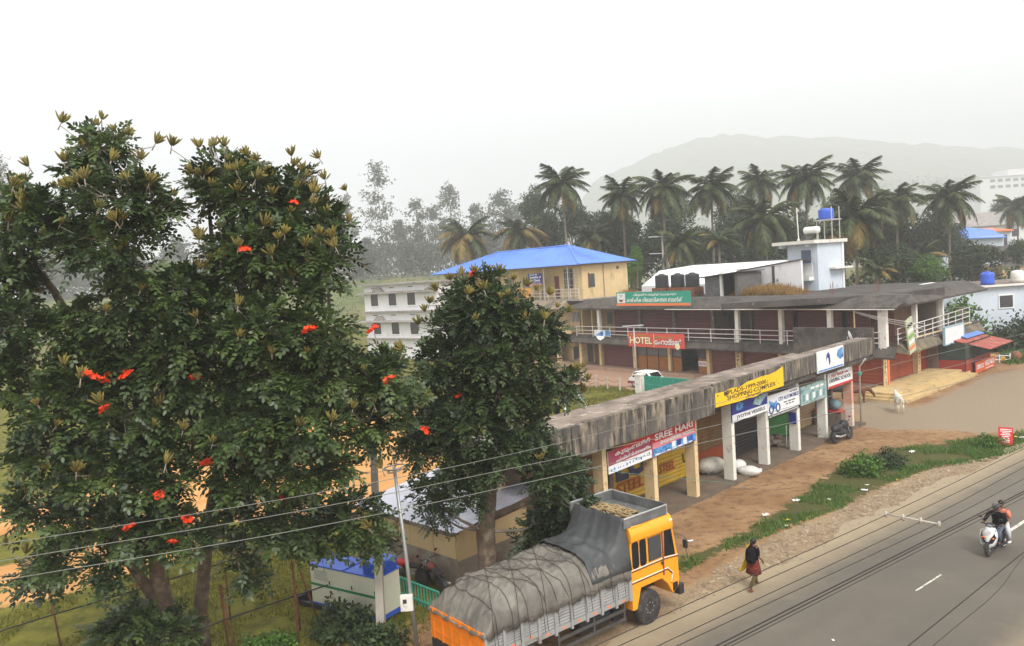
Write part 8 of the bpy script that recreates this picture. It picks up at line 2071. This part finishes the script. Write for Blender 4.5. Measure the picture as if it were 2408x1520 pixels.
def bg_tree(i, c, a, b):
    dark = not (i in (13, 14, 17, 23)); bright = i in (14, 17)
    x = c[0]
    where = ['small leafy tree at the church roof corner', 'bright green shrubby tree low behind the flat roof right of the tower', 'yellow green shrubby tree behind the flat roof near the dark round tree', 'low green thicket tree behind the white annex'][(17, 13, 14, 23).index(i)] if not dark else None
    names = {0: 'dark broadleaf tree right of the first palm', 1: 'dark broadleaf tree behind the leftmost black tank', 2: 'dark broadleaf tree between two palms beyond the tanks', 3: 'dark broadleaf tree beyond the middle black tank', 4: 'dark broadleaf tree behind the block hut', 5: 'dark broadleaf tree left of the stair tower', 6: 'dark broadleaf tree just behind the stair tower', 7: 'dark broadleaf tree behind the yellow-fronded palm', 8: 'tall dark broadleaf tree right of the yellow-fronded palm', 9: 'dark broadleaf tree beyond the flat roof middle', 10: 'narrow dark broadleaf tree left of the lone palm', 11: 'dark broadleaf tree behind the church roof ridge', 12: 'dark broadleaf tree left of the first palm trunk', 15: 'dark round dense tree before the blue-roofed shed', 16: 'dark broadleaf tree below the lone palm crown', 18: 'hazy tree behind the church ridge, set well back', 19: 'hazy tree set back between the first palms', 20: 'hazy tree set back behind the bare-trunked palm', 21: 'hazy tree set back behind the block hut palms', 22: 'hazy tree set back behind the tower palms', 24: 'dark tree beside the dark-roofed house', 25: 'faint grey tree on the slope by the white block', 26: 'faint grey round tree below the white hillside block'}
    t = thing('broadleaf_tree', where or names[i], 'tree', (c[0], c[1], 0), 0, 'trees behind the buildings')
    h = max(c[2], 1.0)
    mb = MB(); mb.tube([(0, 0, -.3), (.1, 0, h*.5), (0, 0, h)], [.3, .22, .1], 8)
    for k in range(5):
        q = 1.257*k+random.random(); mb.tube([(0, 0, h*.6), (a*.5*math.cos(q), a*.5*math.sin(q), h+b*.2)], [.14, .05], 6)
    mb.build('trunk', M['bark'], t, True)
    o = link('crown', BRM[(i % 4, 'leaf_bright' if bright else 'leaf_far')], t, (0, 0, h), (0, 0, random.random()*6.28), (a*1.15, a*1.05, b*1.15)); o['kind'] = 'stuff'
for i, (c, a, b) in enumerate(BGTREES): bg_tree(i, c, a, b)

# undergrowth that fills the gap between trunks behind the buildings: one mass
rg = np.random.default_rng(77); n = 9000
ux = rg.uniform(-2, 105, n); uy = np.where(ux < 18, rg.uniform(112, 135, n), rg.uniform(100, 135, n)); uz = rg.random(n)**1.3*(5.5+2*vnoise(ux, uy, 6, 3))
keep = (ux/uy < .78) & (uy > 96+.1*ux)
P_ = np.stack([ux, uy, uz], 1)[keep]; Nn = rg.normal(0, 1, P_.shape); Nn[:, 2] = np.abs(Nn[:, 2])
V, Fc, T = leaf_cloud(P_, Nn, .42, 4, .5, 1.7, rng=rg)
o = link('undergrowth', np_mesh('undergrowth', V, Fc, 4, M['leaf_far'], T)); tag(o, 'dark tangled undergrowth between the trees behind the buildings', 'undergrowth', kind='stuff')

# tall thin trees on the left rise
def oak_mesh(seed):
    rng = np.random.default_rng(seed)
    P = []; Nn = []
    for k in range(46):
        z = rng.uniform(.18, 1.0); r = (1-abs(z-.6)*1.2)*rng.uniform(.3, 1.0)*(.6 if z > .85 else 1); a = rng.random()*6.28
        c = np.array((r*.85*math.cos(a), r*.85*math.sin(a), z)); m = 22
        d = rng.normal(0, 1, (m, 3)); P.append(c+d*np.array((.17, .17, .028))); Nn.append(d/np.linalg.norm(d, axis=1, keepdims=True))
    P = np.concatenate(P); Nn = np.concatenate(Nn)
    return P, Nn
OAKP = [oak_mesh(90+i) for i in range(4)]
def oak(i, base, h, w):
    labs = 'thin hazy tree with sparse foliage on the green rise'
    spec = {0: 'tall thin tree with airy crown standing left of the blue church roof', 1: 'tall thin tree just right of the first airy one', 5: 'very tall faint tree rising behind the right flowering crown', 11: 'hazy tall tree at the far left above the leaves'}
    t = thing('thin_tree', spec.get(i, labs), 'tree', base, 0, 'thin trees on the green rise')
    P, Nn = OAKP[i % 4]
    rng = np.random.default_rng(300+i)
    V, Fc, T = leaf_cloud(P*np.array((w*1.25, w*1.25, h)), Nn, .55, 3, .3, 1.5, rng=rng)
    o = link('crown', np_mesh('crown', V, Fc, 4, M['leaf_oak_hazed'], T), t); o['kind'] = 'stuff'; o.rotation_euler = (0, 0, i*1.3)
    mb = MB(); mb.tube([(0, 0, -1.8), (.1, 0, h*.4), (-.1, 0, h*.75), (0, 0, h*.97)], [.3, .22, .13, .04], 7)
    for k in range(10):
        q = k*2.4; z = h*(.25+.065*k); mb.tube([(0, 0, z), (w*.75*math.cos(q), w*.75*math.sin(q), z+h*.07)], [.05, .02], 5)
    mb.build('trunk', M['bark_pale'], t, True)
for i, (b, h, w) in enumerate(OAKS): oak(i, b, h, w)

# foggy wood that closes the gap behind the thin trees: reads as one mass
rg = np.random.default_rng(78); n = 7000
wy = rg.uniform(300, 400, n); wx = wy*rg.uniform(-.62, .06, n)
wh = 8+14*vnoise(wx, wy, 22, 4)**1.5+6*vnoise(wx, wy, 7, 9)
P_ = np.stack([wx, wy, 10.5+wh*rg.random(n)**.8], 1); Nn = rg.normal(0, 1, P_.shape); Nn[:, 2] = np.abs(Nn[:, 2])
V, Fc, T = leaf_cloud(P_, Nn, 1.0, 4, 1.3, 1.5, rng=rg)
tag(link('far_wood', np_mesh('far_wood', V, Fc, 4, M['leaf_oak_hazed'], T)), 'foggy band of woodland behind the thin trees on the rise', 'wood', kind='stuff')

# ================================================================ HILLS
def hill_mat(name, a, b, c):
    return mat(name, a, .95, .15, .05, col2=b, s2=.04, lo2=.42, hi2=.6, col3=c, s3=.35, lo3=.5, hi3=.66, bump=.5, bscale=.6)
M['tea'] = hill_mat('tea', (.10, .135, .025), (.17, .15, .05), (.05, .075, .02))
M['hill'] = hill_mat('hill', (.19, .21, .14), (.25, .25, .17), (.14, .16, .10))  # pale grassy slope; the extra paleness puts fog fade into the colour
def hillside():
    xs = np.linspace(-420, 24, 170); ys = np.linspace(140, 620, 150)
    X, Y = np.meshgrid(xs, ys, indexing='ij')
    edge = 190+10*np.sin(X*.04)+4*vnoise(X, Y, 14, 3)
    s = np.clip((Y-edge)/60, 0, 1); s = s*s*(3-2*s)
    right = np.clip((18-X)/16, 0, 1)
    Z = (s*(10.2+1.2*vnoise(X, Y, 25, 4))+np.clip(Y-270, 0, 300)*.010+(vnoise(X, Y, 3.6, 7)-.5)*.9*s)*right-.4
    v = np.stack([X, Y, Z], -1).reshape(-1, 3); idx = np.arange(X.size).reshape(X.shape)
    f = np.stack([idx[:-1, :-1], idx[1:, :-1], idx[1:, 1:], idx[:-1, 1:]], -1).reshape(-1)
    struct(link('tea_hillside', np_mesh('tea_hillside', v, f, 4, M['tea'], smooth=True)))
    # shrubs on the bank: one mass
    rg = np.random.default_rng(12); n = 5200
    x = rg.uniform(-200, 14, n); y = rg.uniform(182, 262, n)
    e = 190+10*np.sin(x*.04)+4*vnoise(x, y, 14, 3); ss = np.clip((y-e)/60, 0, 1); z = ss*ss*(3-2*ss)*10.5*np.clip((18-x)/16, 0, 1)
    k = vnoise(x, y, 7, 15) > .46
    P = np.stack([x, y, z+rg.uniform(0, 1.2, n)], 1)[k]; Nn = rg.normal(0, 1, P.shape); Nn[:, 2] = np.abs(Nn[:, 2])
    V, Fc, T = leaf_cloud(P, Nn, .34, 4, .45, 1.6, rng=rg)
    tag(link('bank_scrub', np_mesh('bank_scrub', V, Fc, 4, M['leaf_oak_hazed'], T)), 'low scrub covering the bank below the thin trees', 'scrub', kind='stuff')
hillside()
def far_hill():
    RX = np.array([r[0] for r in RIDGE]); RZ_ = np.array([r[2] for r in RIDGE])
    xs = np.linspace(-150, 2200, 220); ys = np.linspace(820, 2330, 140)
    X, Y = np.meshgrid(xs, ys, indexing='ij')
    xr = X*1900/np.maximum(Y, 1)                        # the ridge seen along each sight line keeps its place on the hill
    top = np.interp(X*.55+xr*.45, RX, RZ_)-10.5
    u = np.clip((Y-850)/1050, 0, 1)
    prof = u**1.1
    back = np.clip((Y-1900)/400, 0, 1)
    Z = top*prof*(1-.25*back)+prof*10.5+(vnoise(X, Y, 24, 5)-.5)*11*u+(vnoise(X, Y, 80, 6)-.5)*18*u-.8
    v = np.stack([X, Y, Z], -1).reshape(-1, 3); idx = np.arange(X.size).reshape(X.shape)
    f = np.stack([idx[:-1, :-1], idx[1:, :-1], idx[1:, 1:], idx[:-1, 1:]], -1).reshape(-1)
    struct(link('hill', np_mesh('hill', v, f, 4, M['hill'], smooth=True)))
    rg = np.random.default_rng(14); n = 9000
    i = rg.integers(0, X.shape[0], n); j = rg.integers(2, 50, n)
    keep = vnoise(X[i, j], Y[i, j], 40, 19)+np.clip((X[i, j]/Y[i, j]-.25)*1.2, -.3, .25) > .62
    P = np.stack([X[i, j], Y[i, j], Z[i, j]], 1)[keep]; P += rg.normal(0, 7, P.shape)*np.array((1, 1, .0)); P[:, 2] += rg.uniform(0, 6, len(P))
    Nn = rg.normal(0, 1, P.shape); Nn[:, 2] = np.abs(Nn[:, 2])
    V, Fc, T = leaf_cloud(P, Nn, 3.0, 4, 3.2, 1.5, rng=rg)
    tag(link('hill_forest', np_mesh('hill_forest', V, Fc, 4, M['leaf_far'], T)), 'forest cover of the foggy hill, merging into one mass', 'forest', kind='stuff')
far_hill()

# ================================================================ FAR BUILDINGS
def far_buildings():
    t = thing('hillside_block', 'white three-storey block with rows of windows on the foggy hill', 'building', (541, 900, 67), R(2)); t.scale = (3.0, 3.0, 3.0)
    mb = MB(); mb.box(0, 40, 0, 12, -22, 5.3); mb.build('wall', M['white_wall'], t)
    mb = MB(); mb.box(11.5, 40, 1, 10, 5.3, 7.8); mb.build('top_storey', M['white_wall'], t)
    mb = MB(); mb.box(-.4, 40.4, -.5, 12, 5.3, 5.6); mb.build('parapet', M['white_wall'], t)
    for z in (.9, 3.2):
        for k in range(11):
            x = 3.9+k*3.0; mb = MB(); mb.box(x, x+1.9, -.06, 0, z, z+1.1); mb.build('window', M['window_dark'], t)
    t = thing('blue_roofed_shed', 'pale building with bright blue sheet roof beyond the round tree', 'building', (82.8, 150, 0), R(-8))
    mb = MB(); mb.box(0, 10.6, 0, 8, -.1, 11.4); mb.build('wall', M['bluewhite_wall'], t)
    mb = MB(); mb.hexa([(-.6, -.8, 11.3), (10.9, -.8, 10.9), (12.5, 8.6, 12.6), (4.2, 8.6, 13.9), (-.6, -.8, 11.45), (10.9, -.8, 11.05), (12.5, 8.6, 12.75), (4.2, 8.6, 14.05)]); mb.build('roof', M['blue_roof'], t)
    for k in range(6):
        mb = MB(); mb.box(10.6, 10.66, .6+k*1.2, 1.1+k*1.2, 9.2, 11.2); mb.build('window', M['window_dark'], t)
    for k in range(4):
        mb = MB(); mb.box(1.5+k*2.3, 2.4+k*2.3, -.06, 0, 8.2, 9.6); mb.build('window', M['window_dark'], t)
    t = thing('orange_roofed_block', 'pale block with orange roof edge behind the blue-roofed shed', 'building', (93.5, 156, 0), R(-8))
    mb = MB(); mb.box(0, 5.5, 0, 9, -.1, 12.2); mb.build('wall', M['bluewhite_wall'], t)
    mb = MB(); mb.hexa([(-.5, -.6, 12.2), (6, -.6, 12.2), (6, 9, 13.0), (-.5, 9, 13.0), (-.5, -.6, 12.4), (6, -.6, 12.4), (6, 9, 13.2), (-.5, 9, 13.2)]); mb.build('roof', M['sign_orange'], t)
    for k in range(4):
        mb = MB(); mb.box(.6+k*1.25, 1.2+k*1.25, -.06, 0, 9.3, 11.5); mb.build('window', M['window_dark'], t)
    t = thing('dark_roofed_house', 'yellow walled house with dark sloping roof at the picture edge', 'building', (75.2, 120, 0), R(-6))
    mb = MB(); mb.box(0, 9, 0, 7, -.1, 6.6); mb.build('wall', M['cream'], t)
    mb = MB(); mb.xprof([(-.9, 7.6), (3.5, 9.6), (7.8, 7.6), (7.8, 7.45), (3.5, 9.4), (-.9, 7.45)], -.4, 9.5); mb.build('roof', M['conc_dark'], t)
    mb = MB(); mb.box(-.2, 9.2, -.3, 0, 6.4, 7.5); mb.build('upper_band', M['grey_trim'], t)
    for k in range(3):
        mb = MB(); mb.box(1.2+k*2.6, 2.4+k*2.6, -.06, 0, 3.6, 5.2); mb.build('window', M['window_dark'], t)
    t = thing('hall_building', 'long hazy hall with pale grey roof in the fog beyond the blue roof', 'building', (104, 190, 0), R(-5))
    mb = MB(); mb.box(0, 20, 0, 12, -.1, 14.2); mb.build('wall', M['white_wall'], t)
    mb = MB(); mb.xprof([(-.8, 14.2), (6, 17.6), (12.8, 14.2), (12.8, 14.0), (6, 17.4), (-.8, 14.0)], -.6, 20.6); mb.build('roof', M['grey_trim'], t)
    for k in range(6):
        mb = MB(); mb.box(1.2+k*3.1, 2.8+k*3.1, -.06, 0, 11.2, 13.0); mb.build('window', M['window_dark'], t)
    mb = MB(); mb.blob((0, 0, .5), 3.2, 2.2, 1.3, 18, 10, jit=.12); o = mb.build('tarpaulin_heap', M['tarp_sky'], None, True); o.location = (54.5, 86, .0); tag(o, 'grey blue tarpaulin heap beyond the kiosk', 'tarpaulin')
M['tarp_sky'] = mat('tarp_sky', (.20, .25, .38), .6, .25, 1.0, col2=(.05, .09, .35), s2=.6, lo2=.52, hi2=.6)
far_buildings()
# ground cover right of the kiosk
rg = np.random.default_rng(6); q = pts_in([(41.5, 65.5), (60, 72), (64, 84), (48, 76), (42.5, 69)], 6000, rg)
grass_object('roadside_ground_cover', 'bright green ground cover at the lot edge right of the kiosk', q, .15, .6, .07, M['leaf_bright'], 16, .6, 'ground cover')

# small bird on the crown
t = thing('bird', 'small dark bird perched on a twig above the right flowering crown', 'bird', (-6.69, 21.6, 14.0))
mb = MB(); mb.blob((0, 0, .0), .045, .05, .09, 10, 8); mb.build('body', M['ink_black'], t, True)
mb = MB(); mb.blob((.02, 0, .10), .035, .035, .035, 10, 8); mb.build('head', M['ink_black'], t, True)
mb = MB(); mb.add([(-.01, -.02, -.06), (-.01, .02, -.06), (-.06, 0, -.19)], [(0, 1, 2)]); mb.build('tail', M['ink_black'], t)
mb = MB(); mb.tube([(.0, 0, -.6), (0, 0, -.08)], .008, 5); tw = mb.build('twig', M['bark']); tw.location = (-6.69, 21.6, 14.0); tag(tw, 'bare twig under the small bird', 'twig')

# service pole with cables on the balcony, thin pole by the shop row end, pole behind the annex, barrier by the lot
t = thing('cable_post', 'thin cream cable post standing at the balcony railing of the long front', 'post', B_ORG, RZB)
mb = MB(); mb.tube([(28.6, -.95, 3.4), (28.6, -.95, 6.1)], .05, 7); mb.build('shaft', M['cream_pillar'], t)
for dz in (0, .14, .3):
    mb = MB(); mb.tube([(28.6+5.4*u, -.95-.9*u, 6.05-dz*.3-(.75+dz)*u-.12*math.sin(math.pi*u)) for u in np.linspace(0, 1, 9)], .018, 5); mb.build('cable', M['rail_white'], t, True)
t = thing('thin_pole', 'thin weathered pole beside the pink pillar at the shop row end', 'pole', C_ORG, R(90-A_C))
mb = MB(); mb.tube([(14.25, -.2, -.1), (14.2, -.25, 3.6), (14.2, -.62, 4.1)], [.055, .05, .045], 8); mb.build('shaft', M['conc_pole'], t, True)
mb = MB(); mb.box(14.1, 14.35, -.32, -.18, 3.1, 3.25); mb.build('junction_box', M['fence_green'], t)
t = thing('utility_pole', 'far utility pole with two crossbars behind the white roofed annex', 'pole', (20.3, 104, 0))
mb = MB(); mb.tube([(0, 0, -.2), (.2, 0, 14.4)], [.2, .13], 8); mb.build('shaft', M['conc_pole'], t, True)
for z in (11.7, 13.9):
    mb = MB(); mb.tube([(-1.6, .2, z), (1.3, -.2, z-.1)], .06, 6); mb.build('crossbar', M['galv'], t)
t = thing('roadside_barrier', 'low white railing with yellow panels at the lot edge beside the kiosk', 'barrier', (40.7, 67.2, 0), R(10))
for x, h in ((.15, .75), (1.25, .45)):
    mb = MB(); mb.box(x, x+.4, -.04, .04, .05, h); mb.build('yellow_panel', M['sign_yellow'], t)
for z in (.3, .62):
    mb = MB(); mb.tube([(-.1, 0, z), (2.2, 0, z-.12)], .035, 6); mb.build('rail', M['white_paint'], t)
for x in (-.05, 1.1, 2.15):
    mb = MB(); mb.box(x-.04, x+.04, -.04, .04, -.1, .7); mb.build('post', M['white_paint'], t)
mb = MB(); mb.blob((0, 0, .35), .42, .4, .5, 12, 9, jit=.1); o = mb.build('laterite_mound', M['laterite'], None, True); o.location = (43.4, 67.6, 0); tag(o, 'small reddish mound at the grassy lot edge', 'mound')

# ================================================================ WIRES
WL = ['upper of three pale power wires crossing before the trees', 'middle of three pale power wires crossing before the trees', 'lowest of three pale power wires crossing before the trees', 'dark road wire along the asphalt edge, outermost at the cross spacer', 'second dark road wire at the cross spacer', 'third dark road wire at the cross spacer', 'fourth dark road wire at the cross spacer', 'thick black twin cable over the road, upper strand', 'thick black twin cable over the road, lower strand', 'thin dark wire just below the thick twin cable', 'thick dark cable over the near corner of the road', 'thin loose dark wire over the near corner of the road', 'thin green stay wire from the tree down to the veranda pillar']
for i, (m, r, pts) in enumerate(WIRES):
    sag_line('wire', pts, r, M[m], WL[i], 'wire', ext=(0 if m == 'wire_green' else 6), group='overhead wires')
mb = MB(); mb.tube(XARM, .013, 6)
for k in range(4):
    p = Vector(XARM[0]).lerp(Vector(XARM[1]), k/3); mb.tube([p-Vector((0, 0, .05)), p+Vector((0, 0, .04))], .018, 6)
tag(mb.build('wire_spacer', M['conc_pole'], None, True), 'pale bar holding four dark wires apart over the road', 'spacer')

# ================================================================ HAZE
mb = MB(); mb.box(-930, 2260, -75, 2380, -2.4, 345)
hz = mb.build('haze', M['wire'])
hz.data.materials.clear()
hm = bpy.data.materials.new('haze'); hm.use_nodes = True
nt = hm.node_tree
for n_ in list(nt.nodes): nt.nodes.remove(n_)
vo = nt.nodes.new('ShaderNodeVolumePrincipled'); ou = nt.nodes.new('ShaderNodeOutputMaterial')
vo.inputs['Color'].default_value = (.79, .805, .83, 1); vo.inputs['Density'].default_value = .00095; vo.inputs['Anisotropy'].default_value = .1
nt.links.new(vo.outputs[0], ou.inputs['Volume'])
hz.data.materials.append(hm)
tag(hz, 'pale morning fog filling the valley', 'fog', kind='stuff')
